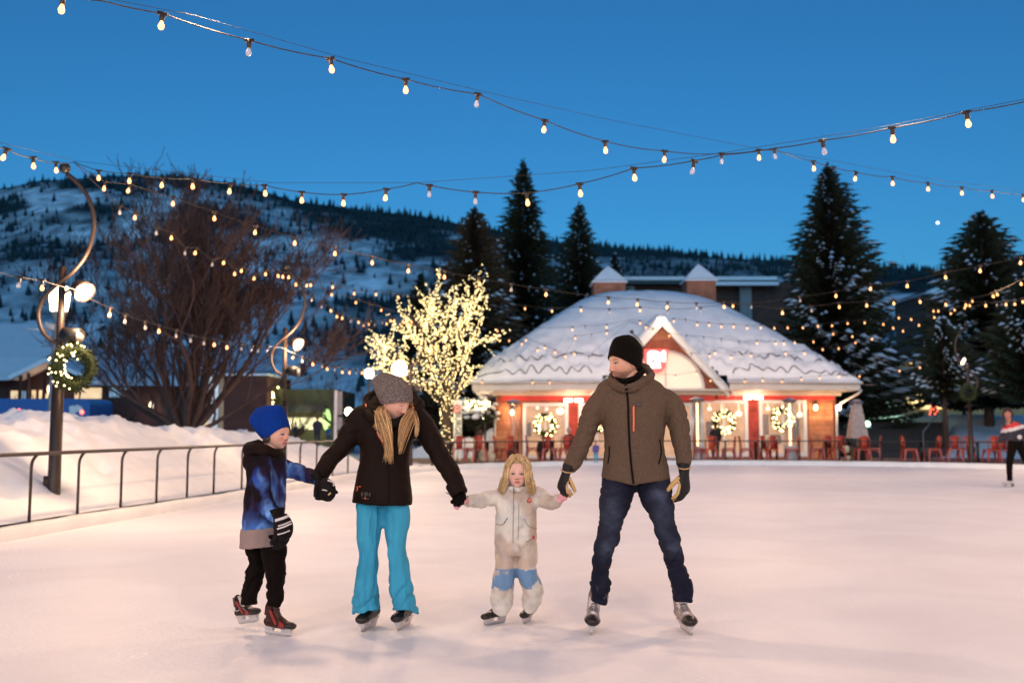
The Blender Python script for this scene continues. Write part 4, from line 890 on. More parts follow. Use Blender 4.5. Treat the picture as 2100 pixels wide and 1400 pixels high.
# round path lamps
GL_ = 'round path lamps among the trees'
for px, py, Y, r, lb, mt in ((715, 844, 44, .16, 'round white path lamp behind the mother\'s right shoulder', ACORN), (837, 848, 46, .2, 'white path lamp just right of the mother\'s hat', ACORN), (854, 852, 46, .15, 'smaller warm path lamp second to the right of the mother\'s hat', ACORN), (995, 849, 43, .22, 'warm path lamp left of the restaurant corner under the snowy shrub', ACORN),
    (1829, 838, 52, .16, 'greenish lantern at the top of the dark stairs', GREENL), (1779, 869, 46, .13, 'greenish lantern at the bottom of the dark stairs', GREENL), (757, 766, 36, .17, 'large bright floodlight left of the mother\'s hat', FLOOD), (819, 757, 33, .25, 'very large bright floodlight directly above the mother\'s hat', FLOOD),
    (352, 820, 40, .16, 'yellowish path lamp against the bare tree trunk', ACORN)):
    c = W(px, py, Y); t = empty('path_lamp', (c.x, Y, 0), lb, 'path lamp', GL_); m = MB(); m.sph(c, (r, r, r*1.15), 14, 9); m.build('lamp_globe', mt, t)
    m = MB(); m.tube([V(c.x, Y, 0), c-V(0, 0, r*1.05)], .04, 6); m.lathe([(r*.4, -r*1.2), (r*.6, -r*.95)], 8, c); m.build('post', BLK, t)
    lamp(c-V(0, .5, 0), 30 if mt != GREENL else 18, (1, .75, .45) if mt != GREENL else (.6, 1, .7), .15)

# stairs and snow slope at right
mb = MB(); Yt = 44; 
for k in range(9): mb.bx(X(1800, Yt)-.8, X(1935, Yt+k*.8), Yt+k*.8, Yt+(k+1)*.8+.002, -.03, .05+.17*k+.17)
tag(mb.build('stone_steps', mat('dark_stone', (.045, .032, .03), .85, var=.3), smooth=False), 'wide dark steps climbing from the patio at right', 'steps', kind='structure')
mb = MB(); n1_, n2_ = 60, 26; vs = []
for j in range(n2_):
    for i in range(n1_):
        y = 43+j*.9; x = X(1700, 43)+i*.42; t = min(1, j/10); edge = sstep(X(1925, y)-.3, X(1945, y)+.4, np.array(x)) if y < 52.5 else 1.0
        z = -.03+(1.9*t)*float(edge)+.12*math.sin(i*.5+j*.8)*t; vs.append((x, y, z))
mb.add(vs, [(j*n1_+i, j*n1_+i+1, (j+1)*n1_+i+1, (j+1)*n1_+i) for j in range(n2_-1) for i in range(n1_-1)])
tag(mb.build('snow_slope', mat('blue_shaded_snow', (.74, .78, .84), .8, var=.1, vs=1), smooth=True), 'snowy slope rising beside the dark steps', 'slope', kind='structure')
hr_ = empty('handrail', (X(1890, 44), 44, 0), 'thin handrail running up the dark steps', 'handrail'); m = MB(); m.tube([W(1893, 885, 43.9), W(1932, 838, 51)], .025, 5); m.build('rail', GREY, hr_)
for px, py, Y in ((1893, 886, 43.9), (1931, 839, 51)):
    m = MB(); p_ = W(px, py, Y); m.tube([p_, p_-V(0, 0, .9)], .02, 5); m.build('post', GREY, hr_)
# low snow mounds behind the patio at left and dark bin shapes
mb = MB(); rng = np.random.default_rng(4)
for cx_, cy_, w_, h_ in ((-1.9, 44, 1.6, .9), (-3.6, 43, 1.4, .6), (-.9, 45, .9, 1.3), (-9, 33, 2.2, .7), (-12.5, 30, 3, 1.0), (-16, 30, 4, 1.2)):
    n = 14
    for j in range(1):
        vs = [V(cx_, cy_, h_)]; fs = []
        for r_ in range(1, 6):
            for a in range(n):
                aa = a*6.283/n; rr3 = w_*r_/5*(1+.12*math.sin(a*2.1+cx_)); vs.append(V(cx_+rr3*math.cos(aa), cy_+rr3*math.sin(aa)*.7, h_*(math.cos(r_/5*1.57)**1.2)-.05))
        fs += [(0, 1+a, 1+(a+1) % n) for a in range(n)]+[(1+(r_-1)*n+a, 1+(r_-1)*n+(a+1) % n, 1+r_*n+(a+1) % n, 1+r_*n+a) for r_ in range(1, 5) for a in range(n)]
        mb.add(vs, fs)
tag(mb.build('snow_mounds', SNOW), 'shovelled snow heaps beyond the far left corner of the ice', 'snow', kind='stuff')
# ================= spruces
SNP = mat('snow_clump', (.80, .82, .86), .85, var=.08)
BARK = mat('bark', (.075, .045, .03), .9, var=.4, vs=8, bump=.5, bs=30)
BARKW = mat('bark_warm', (.10, .05, .032), .9, var=.4, vs=6, bump=.3, bs=20)
def spruce(px, Y, py_top, wpx, label, snow=.25, seed=1, base_z=0, bare=.12, dens=1.0, mt=None, lean=0, tpx=None):
    rn = random.Random(seed); x0 = X(px, Y); H = W(px, py_top, Y).z-base_z; Rm = wpx/F*Y/2*1.25
    t = empty('spruce_tree', (x0, Y, base_z), label, 'spruce tree', 'tall spruces round the rink')
    m = MB(); m.tube([V(0, 0, 0), V(lean*.4, 0, H*.35), V(lean, 0, H)], [max(.16, Rm*.075), Rm*.05, .015], 8); m.build('trunk', BARKW, t, world=False)
    vs = []; fs = []; sv = []; sf = []
    def tri(a, b, c): k = len(vs); vs.extend((a, b, c)); fs.append((k, k+1, k+2))
    z = H*bare; lev = 0; step = H/62
    prof_s = [rn.uniform(.78, 1.12) for _ in range(9)]
    while z < H*.995:
        q = (z/H-bare)/(1-bare); L0 = Rm*((1-q)**.80)*(1 if q > .12 else .72+q*2.3)
        nb = max(5, int((11 if q < .7 else 8)*dens)); ph = rn.random()*6.28
        for b in range(nb):
            a = ph+b*6.283/nb+rn.gauss(0, .15); sect = prof_s[int((a % 6.283)/6.283*9) % 9]; L = L0*sect*rn.uniform(.72, 1.15); zz = z+rn.gauss(0, step*.4)
            if rn.random() < .05: L *= 1.2
            n = max(3, int(L/.30)); dx, dy = math.cos(a), math.sin(a); rise = .30*(1-q)+.1
            px_, pz_ = 0, zz; side = V(-dy, dx, 0)
            for i in range(1, n+1):
                u = i/n; r_ = L*u; dz = L*(.50*q*u+(-.34*u+.32*u*u)*(1-q)); c = V(dx*r_+lean*q, dy*r_, zz+dz)
                w_ = L*.30*(1.05-u)+.07; hang = .10+.16*(1-u)
                ln = L/n*1.5
                for sgn in (-1, 1):
                    for _ in range(2):
                        tip = c+side*(sgn*w_*rn.uniform(.5, 1.15))+V(dx, dy, 0)*ln*rn.uniform(.5, 1.3)+V(0, 0, -hang*rn.uniform(.1, 1.3))
                        bs_ = V(dx, dy, 0)*(ln*.55)+V(0, 0, rn.uniform(-.06, .06)); tri(c-bs_*.6, c+bs_*.4, tip)
                tri(c-V(dx, dy, 0)*ln*.5, c+V(dx, dy, 0)*ln*.6, c+V(dx, dy, 0)*ln*.1+V(rn.gauss(0, .04), rn.gauss(0, .04), -hang*1.5))
                if rn.random() < snow*(1-q)**.5*(.3+u)*1.9*max(0, math.sin(a*3+z*1.7+seed)+.1):
                    k = len(sv); s0 = c+V(0, 0, .05); aa = max(.08, L*.09*rn.uniform(.5, 1.5)); bb_ = aa*rn.uniform(.25, .55); d = V(dx, dy, -.22)
                    for q_ in range(6):
                        an = q_*1.047; sv.append(s0+d*(aa*math.cos(an)*1.2)+side*(bb_*math.sin(an))+V(0, 0, -.02))
                    sv.append(s0+V(0, 0, .06+aa*.18)); 
                    for q_ in range(6): sf.append((k+q_, k+(q_+1) % 6, k+6))
        z += step*(1.0-.45*q); lev += 1
    m = MB(); m.add(vs, fs); cr = m.build('crown', mt or NEEDLE, t, world=False, fix=False, smooth=False)
    if sv: m = MB(); m.add(sv, sf); tag(m.build('snow_load', SNP, cr, world=False, fix=False), kind='stuff')
    return t
spruce(1074, 62, 330, 215, 'tallest dark spruce of the three behind the light-wrapped tree', .22, 1, bare=.03)
spruce(972, 55, 425, 235, 'brownish spruce directly above the light-wrapped tree', .35, 2, mt=NEEDLEB, bare=.04)
spruce(1190, 66, 414, 190, 'spruce just left of the restaurant\'s left cupola', .4, 3, bare=.02)
spruce(1708, 52, 338, 290, 'largest spruce of all, rising behind the right end of the restaurant roof', .42, 4, bare=.03, dens=1.2)
spruce(2026, 50, 434, 255, 'spruce at the right edge with thin bare twigs beside its top', .32, 5, bare=.22)
spruce(1936, 45, 650, 135, 'lower snow-laden spruce with a bare trunk right of the dark steps', 1.0, 6, bare=.42, base_z=0.3, dens=.6)
spruce(2110, 44, 560, 190, 'snow-patched spruce cut by the right edge of the view', .7, 7, bare=.3, base_z=.5)
spruce(1778, 58, 590, 110, 'snowy spruce half hidden by the largest one, over the dark steps', .8, 8, bare=.1)
spruce(1018, 72, 520, 150, 'small dark spruce in the gap between the light-wrapped tree and the tallest spruce', .2, 9, bare=.0)
spruce(860, 80, 560, 120, 'distant brown spruce left of the light-wrapped tree', .1, 10, bare=.0, mt=NEEDLEB)
spruce(1262, 74, 515, 120, 'dark spruce peeping between the restaurant cupolas and the three tall spruces', .3, 12, bare=.0)
# snowy shrub at the left restaurant corner
def shrub(px, Y, h, w_, label, seed):
    rn = random.Random(seed); t = empty('snowy_shrub', (X(px, Y), Y, 0), label, 'shrub'); m = MB(); m.tube([V(0, 0, 0), V(.05, 0, h*.5)], [.16, .13], 8); m.build('trunk', BARK, t, world=False)
    m = MB(); sv = MB()
    for k in range(900):
        d = V(rn.gauss(0, 1), rn.gauss(0, 1), rn.gauss(0, 1)).normalized(); c = V(0, 0, h*.74)+V(d.x*w_/2, d.y*w_/2, d.z*h*.24)*rn.uniform(.4, 1.08); e = V(rn.gauss(0, 1), rn.gauss(0, 1), rn.gauss(0, .6))*.11; f = V(rn.gauss(0, 1), rn.gauss(0, 1), -.6)*.11
        m.add([c, c+e, c+f], [(0, 1, 2)])
        if rn.random() < .10 and d.z > -.4: sv.sph(c+V(0, 0, .06), (.16*rn.uniform(.5, 1.2), .14, .09), 6, 4)
    cr = m.build('crown', NEEDLE, t, world=False, fix=False, smooth=False); tag(sv.build('snow_load', SNP, cr, world=False), kind='stuff'); return t
sh_ = shrub(980, 40.5, 2.5, 1.7, 'small snow-covered tree with a few lights at the restaurant\'s left corner', 5)

# ================= bare branching trees
def branchy(mb, rn, p, d, L, r, lev, maxlev, spread, up, tips=None, nseg=4, wob=.12, kids=(3, 4), shrink=.68, segs=None, rmin=.004):
    pts = [p]; rad = [r]; dd = Vector(d).normalized(); q = Vector(p)
    for i in range(nseg):
        dd = (dd+V(rn.gauss(0, wob), rn.gauss(0, wob), rn.gauss(0, wob)+up*.09)).normalized(); q = q+dd*(L/nseg); pts.append(q.copy()); rad.append(r*(1-(i+1)/nseg*.45) if lev < maxlev else r*(1-(i+1)/nseg*.7))
    rad = [max(q_, rmin) for q_ in rad]; mb.tube(pts, rad, 6 if lev < 2 else (4 if lev < 3 else 3), caps=False)
    if segs is not None: segs.append((pts, lev))
    if lev >= maxlev:
        return
    n = rn.randint(*kids)
    for k in range(n):
        i = rn.randint(max(1, nseg-3), nseg) if k else nseg; b = pts[i]; ax = V(rn.gauss(0, 1), rn.gauss(0, 1), rn.gauss(0, .4)); ax = (ax-dd*ax.dot(dd)).normalized()
        nd = (dd+ax*spread*rn.uniform(.5, 1.3)).normalized(); nd = (nd+V(0, 0, up*.25)).normalized()
        branchy(mb, rn, b, nd, L*shrink*rn.uniform(.75, 1.15), rad[i]*.62, lev+1, maxlev, spread, up, None, nseg, wob, kids, shrink, segs, rmin)
TWIG = mat('twig_bark', (.080, .040, .031), .85, var=.45, vs=2.5)
rn = random.Random(21); Yt = 27; bt = empty('bare_tree', (X(372, Yt), Yt, 0), 'wide bare reddish-brown tree between the two left lamp poles', 'tree')
mb = MB(); base = V(X(385, Yt), Yt, 0)
mb.tube([base, base+V(-.02, 0, .9), base+V(-.05, 0, 1.3)], [.36, .28, .30], 10)
lims = [(-.75, .1, .72), (-.45, -.3, .95), (-.2, .4, 1.1), (.02, -.1, 1.2), (.25, .35, 1.1), (.5, -.2, .92), (.85, .1, .68), (-1.0, .0, .42), (1.0, .2, .38), (.1, -.5, .9), (-.3, .0, 1.3), (.38, 0, 1.25), (-.6, .3, .85), (.62, .3, .8), (-.12, -.3, 1.2), (.15, .1, 1.3)]
m1 = MB()
for k, (a, b, c) in enumerate(lims):
    branchy(m1, rn, base+V(a*.2, b*.2, 1.15), V(a, b, c), (2.55 if c > .6 else 2.1)*rn.uniform(.85, 1.1), .095 if c > .6 else .075, 0, 5, .55, .62, nseg=4, wob=.13, kids=(3, 4), shrink=.70, rmin=.0078)
mb.build('trunk', BARKW, bt); m1.build('crown', TWIG, bt, fix=False)
# thin upright twigs beside the right spruce
rn = random.Random(5); t2 = empty('bare_sapling', (X(1965, 56), 56, 0), 'thin bare upright branches left of the right-edge spruce top', 'tree'); mb = MB(); b_ = V(X(1975, 56), 56, 0)
m1 = MB(); m1.tube([b_, b_+V(0, 0, 4)], [.14, .1], 6); m1.build('trunk', BARK, t2)
for k in range(7): branchy(mb, rn, b_+V(0, 0, 3.5+rn.random()), V(rn.gauss(-.12, .2), rn.gauss(0, .2), 1), 3.4, .06, 0, 2, .3, 1.3, nseg=4, kids=(3, 4), shrink=.7)
mb.build('crown', TWIG, t2, fix=False)
# distant bare scrub at left and middle
for k, (px, Y, h, sd) in enumerate(((700, 48, 4.2, 1), (655, 52, 3.8, 2), (600, 44, 2.6, 3), (250, 50, 3.6, 4), (60, 52, 3.2, 6), (790, 50, 4.0, 7))):
    rn = random.Random(40+sd); t3 = empty('bare_tree', (X(px, Y), Y, 0), ['thin bare tree behind the white post near the mother', 'thin bare tree above the green shop', 'small bare shrub in front of the green shop', 'small bare tree behind the wreath pole', 'small bare tree over the blue bus', 'thin bare tree between the second pole and the light-wrapped tree'][k], 'tree', 'small bare trees in the distance'); b_ = V(X(px, Y), Y, 0)
    m1 = MB(); m1.tube([b_, b_+V(0, 0, h*.3)], [.13, .1], 6); m1.build('trunk', BARK, t3); mb = MB()
    for j in range(5): branchy(mb, rn, b_+V(0, 0, h*.25), V(rn.gauss(0, .45), rn.gauss(0, .45), 1), h*.36, .055, 0, 3, .5, .6, nseg=3, kids=(3, 4), shrink=.68)
    mb.build('crown', TWIG, t3, fix=False)
# dark hedge under / between
hg = MB(); rn = random.Random(77)
# ================= light-wrapped tree
rn = random.Random(14); Yt = 39.5; lt = empty('light_wrapped_tree', (X(917, Yt), Yt, 0), 'small tree wrapped to its twig tips in warm white lights', 'tree')
mb = MB(); m1 = MB(); segs = []; Pt = lambda px, py, dy=0: W(px, py, Yt+dy)
trunk = [V(X(917, Yt), Yt, 0), Pt(917, 890), Pt(915, 860), Pt(915, 835)]; mb.tube(trunk, [.26, .23, .21, .2], 8); segs.append((trunk, 0))
ribs = [[(915, 840), (900, 800), (860, 775), (815, 752), (772, 745)], [(912, 838), (880, 800), (845, 760), (820, 735), (800, 712)], [(914, 835), (895, 780), (868, 720), (848, 685), (838, 655)], [(915, 832), (905, 770), (893, 700), (882, 640), (896, 592)],
        [(916, 830), (918, 770), (925, 700), (930, 640), (935, 600)], [(917, 832), (930, 770), (948, 700), (962, 640), (976, 592)], [(918, 836), (940, 790), (958, 740), (975, 690), (990, 640)], [(918, 838), (945, 800), (962, 770), (950, 740), (944, 715)], [(948, 712), (965, 700), (985, 697), (1003, 700)],
        [(905, 810), (880, 790), (850, 790), (812, 768)], [(895, 780), (870, 750), (830, 745), (790, 735)], [(925, 700), (910, 660), (900, 640), (884, 625)], [(868, 720), (850, 700), (838, 690), (830, 700)], [(930, 700), (945, 660), (960, 630), (975, 625)], [(905, 770), (880, 740), (862, 700), (868, 650)], [(850, 765), (825, 770), (800, 765), (768, 752)],
        [(910, 790), (915, 720), (905, 680), (915, 640)], [(935, 760), (950, 720), (940, 680), (955, 650)], [(880, 760), (890, 720), (880, 690), (870, 670)], [(820, 735), (795, 715), (785, 708), (775, 712)]]
for r_ in ribs:
    dy = 0; pts = []; g = rn.uniform(-1, 1)
    for i, (a, b) in enumerate(r_): dy = g*i*.38; pts.append(Pt(a, b, dy))
    sm = [V(*p) for p in smooth_poly([tuple(p) for p in pts], 3, False)]; m1.tube(sm, list(np.linspace(.09, .02, len(sm))), 5, caps=False); segs.append((sm, 1))
    for k in range(11):
        i = rn.randint(3, len(sm)-1); d = (sm[i]-sm[i-1]).normalized(); nd = (d+V(rn.gauss(0, .6), rn.gauss(0, .6), rn.gauss(.15, .6))).normalized(); branchy(m1, rn, sm[i], nd, rn.uniform(.35, .75), .018, 2, 3, .6, .5, nseg=3, kids=(1, 2), shrink=.7, segs=segs)
mb.build('trunk', BARK, lt); m1.build('crown', BARK, lt, fix=False)
fl = empty('fairy_lights', (X(917, Yt), Yt-.3, .3), 'dense warm white fairy lights wound over trunk and twigs of the small tree', 'fairy lights')
bpts = []
for pts, lev in segs:
    for i in range(len(pts)-1):
        a, b = pts[i], pts[i+1]; L_ = (b-a).length; rr_ = .24 if lev == 0 else (.09 if lev == 1 else .03); st = .022 if lev == 0 else (.04 if lev == 1 else .09); n = max(1, int(L_/st))
        for k in range(n):
            an = rn.random()*6.283; bpts.append(a.lerp(b, (k+rn.random())/n)+V(math.cos(an)*rr_, math.sin(an)*rr_-.02, rn.gauss(0, .02)))
print('fairy bulbs', len(bpts))
rn.shuffle(bpts); off = worigin(fl); bpts.sort(key=lambda p: p.y+rn.random()*.8)
m = MB(); m.sph((0, 0, 0), .018, 6, 4); b0_ = m.build('bulb', FAIRY, fl, world=False); b0_.location = bpts[0]-off
for p_ in bpts[1:100]: o = b0_.copy(); COL.objects.link(o); o.parent = fl; o.location = p_-off
m = MB()
for p_ in bpts[100:]: m.sph(p_, .016*rn.uniform(.8, 1.15), 5, 4)
tag(m.build('bulb_mass', FAIRY, fl, fix=False), kind='stuff')
for px, py in ((900, 760), (950, 680), (860, 740), (915, 860)): lamp(W(px, py, Yt-1.2), 30, (1, .85, .4), .6)
# a few bulbs in the shrub
m = MB()
for k in range(26): m.sph(W(rn.uniform(950, 1008), rn.uniform(822, 840), 39.9), .05, 6, 4)
tag(m.build('shrub_light', FAIRY, sh_), kind='stuff')
# ================= string lights
CAB = mat('cable_black', (.022, .014, .011), .5, var=.1); UNL = mat('unlit_glass', (.75, .72, .75), .12, alpha=.45, var=0, spec=.9)
BULB = glow('s14_bulb', (1, .43, .15), 3.4)
def bulb_meshes(r):
    m = MB(); m.lathe([(r*.45, 0), (r*.5, -r*.5), (r*.95, -r*1.6), (r*1.05, -r*2.2), (r*.75, -r*3.0), (r*.2, -r*3.3)], 10); return m
mb_ = bulb_meshes(.021); protoL = mb_.build('bulb', BULB, world=False); protoU = bulb_meshes(.021).build('bulb', UNL, world=False)
ms_ = MB(); ms_.lathe([(.009, .028), (.017, .02), (.018, -.035), (.015, -.04)], 8); ms_.box((0, 0, .018), (.07, .02, .022)); protoS = ms_.build('socket', CAB, world=False)
meL, meU, meS = protoL.data, protoU.data, protoS.data
for o in (protoL, protoU, protoS): bpy.data.objects.remove(o)
def strand(name_label, pts, ya, yb, xa, xb, wire=None, ends=None, big=1.0, cab=.0055, group='strings of bulbs across the rink'):
    """pts: (px, py, lit) with lit 1 lit, 0 dead bulb, None = cable only; depth 1/Y linear in px from (xa,ya) to (xb,yb)"""
    dep = lambda px: 1/(1/ya+(1/yb-1/ya)*(px-xa)/(xb-xa))
    P3 = [(W(px, py, dep(px)), l) for px, py, l in pts]
    t = empty('string_light', P3[0][0], name_label, 'string lights', group)
    line = []; n = len(P3)
    for i in range(n-1):
        a, b = P3[i][0], P3[i+1][0]; L_ = (b-a).length
        for k in range(5):
            u = k/5; p_ = a.lerp(b, u); p_.z -= 4*u*(1-u)*min(.02, L_*.018); line.append(p_)
    line.append(P3[-1][0]); m = MB(); m.tube(line, cab, 5); m.build('cable', CAB, t)
    if wire:
        m = MB(); q = [W(a, b, dep(a)) for a, b in wire]; m.tube(q, .0022, 4); m.build('support_wire', CAB, t)
    off = worigin(t)
    for p_, l in P3:
        if l is None: continue
        s_ = bpy.data.objects.new('socket', meS); COL.objects.link(s_); s_.parent = t; s_.location = p_-off-V(0, 0, .02); s_.scale = (big*1.1,)*3; s_.rotation_euler = (random.gauss(0, .06), random.gauss(0, .1), random.random()*.4)
        b_ = bpy.data.objects.new('bulb', meL if l else meU); COL.objects.link(b_); b_.parent = s_; b_.location = (0, 0, -.035)
    return t
A_ = [(-150,-70,1),(0,-38,1),(130,-8,1),(210,2,None),(333,28,1),(511,83,0),(678,120,1),(832,163,1),(980,193,0),(1117,247,1),(1241,290,1),(1363,310,1),(1480,315,0),(1556,308,1),(1588,306,0),(1668,331,1),(1755,353,1),(1830,363,1),(1903,375,1),(1972,384,1),(2034,391,1),(2098,399,1),(2160,406,1),(2225,413,1),(2290,421,1),(2350,428,0),(2410,434,1),(2500,442,None)]
strand('longest string of bulbs, sweeping from the top left corner down to the right edge', A_, 6.9, 18, 140, 2100, wire=[(130,-20),(400,32),(700,118),(1000,190),(1250,246),(1560,306),(1700,328),(1900,366),(2180,402)])
B_ = [(152,332,None),(203,350,1),(266,356,1),(333,364,1),(395,366,1),(472,376,1),(543,380,1),(619,394,1),(705,399,1),(792,388,1),(855,375,None),(881,380,0),(975,394,0),(1080,396,1),(1189,377,1),(1300,345,1),(1423,330,0),(1480,318,None),(1590,304,None),(1687,288,0),(1830,262,1),(1982,230,1),(2140,200,1),(2300,165,1),(2460,128,1),(2620,90,None)]
strand('string of bulbs rising from the left pole top to the upper right edge', B_, 13.2, 8.0, 152, 2100, wire=[(152,330),(560,375),(855,375),(1210,350),(1480,314),(1800,262),(2120,200)])
strand('short string of bulbs left of the nearest pole top', [(152,332,None),(115,333,1),(68,323,1),(13,305,1),(-60,283,1),(-150,255,1),(-250,222,1),(-350,188,None)], 13.2, 9.5, 152, 0, wire=[(152,328),(80,312),(-60,278)])
D_ = [(152,334,None),(215,372,1),(266,377,1),(355,404,1),(440,434,1),(524,463,1),(605,485,1),(687,507,1),(763,526,1),(838,543,1),(912,556,1),(983,570,1),(1049,582,0),(1120,592,1),(1248,609,1),(1308,613,1),(1369,619,1),(1428,621,0),(1484,619,1),(1545,626,None),(1604,632,1),(1664,627,0),(1721,620,1),(1777,617,1),(1832,613,1),(1886,610,1),(1938,616,1),(1980,617,1),(2021,618,1),(2063,616,1),(2120,609,1),(2180,603,1),(2240,598,0),(2300,594,1),(2400,588,None)]
strand('string of bulbs running from the left pole over the lit tree and roof top', D_, 13.2, 24, 152, 2100)
E_ = [(1000,600,None),(1020,615,None),(1077,626,1),(1132,631,1),(1191,629,1),(1250,633,0),(1313,629,1),(1370,633,0),(1437,630,0),(1503,619,1),(1541,621,0),(1641,607,0),(1714,597,1),(1786,582,1),(1861,576,1),(1938,558,1),(2010,544,1),(2093,527,1),(2180,512,1),(2270,496,1),(2360,480,None)]
strand('string of bulbs crossing the upper roof and climbing to the right edge', E_, 31, 17, 1000, 2100)
F_ = [(-260,482,None),(-180,505,1),(-110,527,1),(-40,546,1),(40,568,0),(86,574,1),(148,592,None),(226,631,1),(257,645,0),(297,658,0),(326,666,1),(361,676,0),(391,686,0),(418,692,0),(440,695,1),(466,701,1),(495,704,0),(517,707,0),(530,709,0),(547,709,0),(578,712,None),(602,724,1),(620,731,0),(640,738,1),(660,743,0),(670,748,1),(686,750,0),(701,755,1),(717,756,1),(730,757,0),(743,757,1),(800,765,None)]
strand('low string of bulbs with many dead ones passing across the bare tree', F_, 11, 30, -40, 800)
G_ = [(155,336,None),(209,388,None),(246,422,0),(278,433,1),(321,465,0),(351,476,1),(380,507,0),(402,507,1),(436,531,0),(460,528,1),(481,551,1),(497,545,1),(522,561,1),(545,552,1),(570,556,1),(580,558,1),(592,559,1),(607,574,1),(624,597,1),(640,606,0),(661,621,0),(677,629,1),(691,641,1),(702,644,1),(719,651,0),(735,653,1),(745,659,1),(756,657,1),(769,659,0),(784,655,0),(793,657,1),(801,651,1),(809,651,1),(820,659,0),(828,655,1),(841,661,1),(870,668,None)]
strand('string of bulbs dipping from the left pole top to the second pole and beyond', G_, 13.2, 33, 155, 860)
H_ = [(590,556,None),(630,577,1),(637,576,1),(682,580,1),(726,594,1),(771,596,1),(818,603,1),(865,610,1),(910,622,None),(960,640,None)]
strand('short upper string of bulbs leaving the second pole towards the lit tree', H_, 22, 30, 590, 960)
I_ = [(592,558,None),(680,596,1),(731,613,1),(782,629,1),(832,645,1),(843,653,1),(880,664,None)]
strand('short lower string of bulbs leaving the second pole towards the lit tree', I_, 22, 33, 590, 880)
K_ = [(1010,650,None),(1090,672,None),(1174,670,1),(1200,667,0),(1244,665,1),(1292,655,None),(1312,657,1),(1339,674,1),(1382,653,1),(1406,654,0),(1430,660,1),(1454,661,1),(1479,664,1),(1504,664,1),(1532,667,1),(1560,666,1),(1588,667,1),(1615,666,1),(1646,666,1),(1678,663,1),(1707,662,1),(1738,657,1),(1774,656,1),(1811,659,1),(1843,646,1),(1868,649,1),(1915,632,1),(1949,637,1),(1965,640,None)]
strand('string of bulbs across the middle of the snowy roof towards the right pole', K_, 34, 33, 1010, 1965)
L_ = [(1005,668,None),(1020,673,1),(1080,692,1),(1117,708,1),(1138,717,1),(1159,725,1),(1178,720,1),(1207,729,0),(1240,700,None),(1292,660,None),(1325,666,1),(1372,683,1),(1408,687,0),(1443,690,0),(1479,694,0),(1515,699,0),(1552,698,1),(1590,699,1),(1607,699,1),(1630,697,1),(1668,695,1),(1708,679,1),(1748,684,1),(1788,689,1),(1831,667,1),(1852,673,1),(1885,661,1),(1915,645,1),(1924,632,1),(1965,640,None)]
strand('string of bulbs sagging over both lower roof slopes', L_, 35, 34, 1005, 1965)
M_ = [(1000,690,None),(1024,693,1),(1044,693,1),(1070,700,1),(1103,713,1),(1159,727,0),(1180,688,1),(1213,684,0),(1244,678,1),(1292,658,None),(1372,690,None),(1418,724,0),(1455,725,1),(1466,719,1),(1500,728,1),(1541,724,1),(1576,725,0),(1611,720,1),(1649,719,1),(1686,711,1),(1720,709,1),(1754,697,1),(1792,684,None)]
strand('string of bulbs low over the roof either side of the gable', M_, 36, 35, 1000, 1792)
N_ = [(940,768,None),(953,775,1),(989,779,1),(1040,784,None),(1092,779,1),(1127,779,1),(1200,786,None),(1260,776,None),(1330,764,None),(1385,768,1),(1428,761,1),(1457,775,1),(1493,779,None),(1528,777,1),(1565,775,1),(1604,777,1),(1643,773,1),(1681,770,1),(1720,767,1),(1762,766,1),(1800,762,None),(1844,755,1),(1886,748,1),(1965,735,None)]
strand('string of bulbs along the restaurant eaves', N_, 37, 36, 940, 1965)
O_ = [(1965,640,None),(1957,630,1),(1978,625,1),(1989,620,1),(1993,611,1),(2037,600,1),(2045,596,1),(2093,573,1),(2150,556,1),(2210,538,1),(2300,512,None)]
strand('string of bulbs rising from the right pole to the right edge', O_, 33, 20, 1965, 2130)
Q_ = [(1965,642,None),(1978,630,None),(2021,622,None),(2045,618,0),(2081,616,1),(2097,611,1),(2160,602,1),(2230,592,1),(2300,582,None)]
strand('short string of bulbs just above the right pole', Q_, 33, 24, 1965, 2130)
# lights that the bulbs and floods throw on the ice (unseen point lamps standing in for them over and round the rink)
for x, y in ((-3.5, 2), (1.5, 1), (6.5, 2), (12, 5), (-2.5, 8), (3.5, 9), (9.5, 11), (-1.5, 15), (4.5, 17), (11, 18), (16, 15), (0, 24), (6, 26), (12, 26), (-3.5, -5), (3, -6), (10, -5)):
    lamp((x, y, 5.0), 332, (1, .625, .355), .18)
for (x, y), pw in (((-5.4, 13.1), 110), ((-4.6, 21.4), 110), ((-6.6, 3), 110), ((-7, -6), 100), ((1, -12), 150), ((13, -9), 120), ((19, 4), 120), ((19.5, 16), 120), ((16.2, 29), 110), ((-3, 29.5), 110)):
    lamp((x, y, 3.1), pw*3.5, (1, .64, .37), .16)
for x in (1.5, 5.5, 9.5, 13): lamp((x, 36.6, 6.2), 190, (1, .62, .34), .5)  # unseen lamps added in front of the roof to brighten its snow
# evening star
c = W(1923, 457, 4000); m = MB(); m.sph(c, 5.5, 8, 6); st = m.build('planet', glow('planet_glow', (.9, .95, 1), 3.0)); tag(st, 'single tiny bright planet in the dusk sky at right', 'planet')
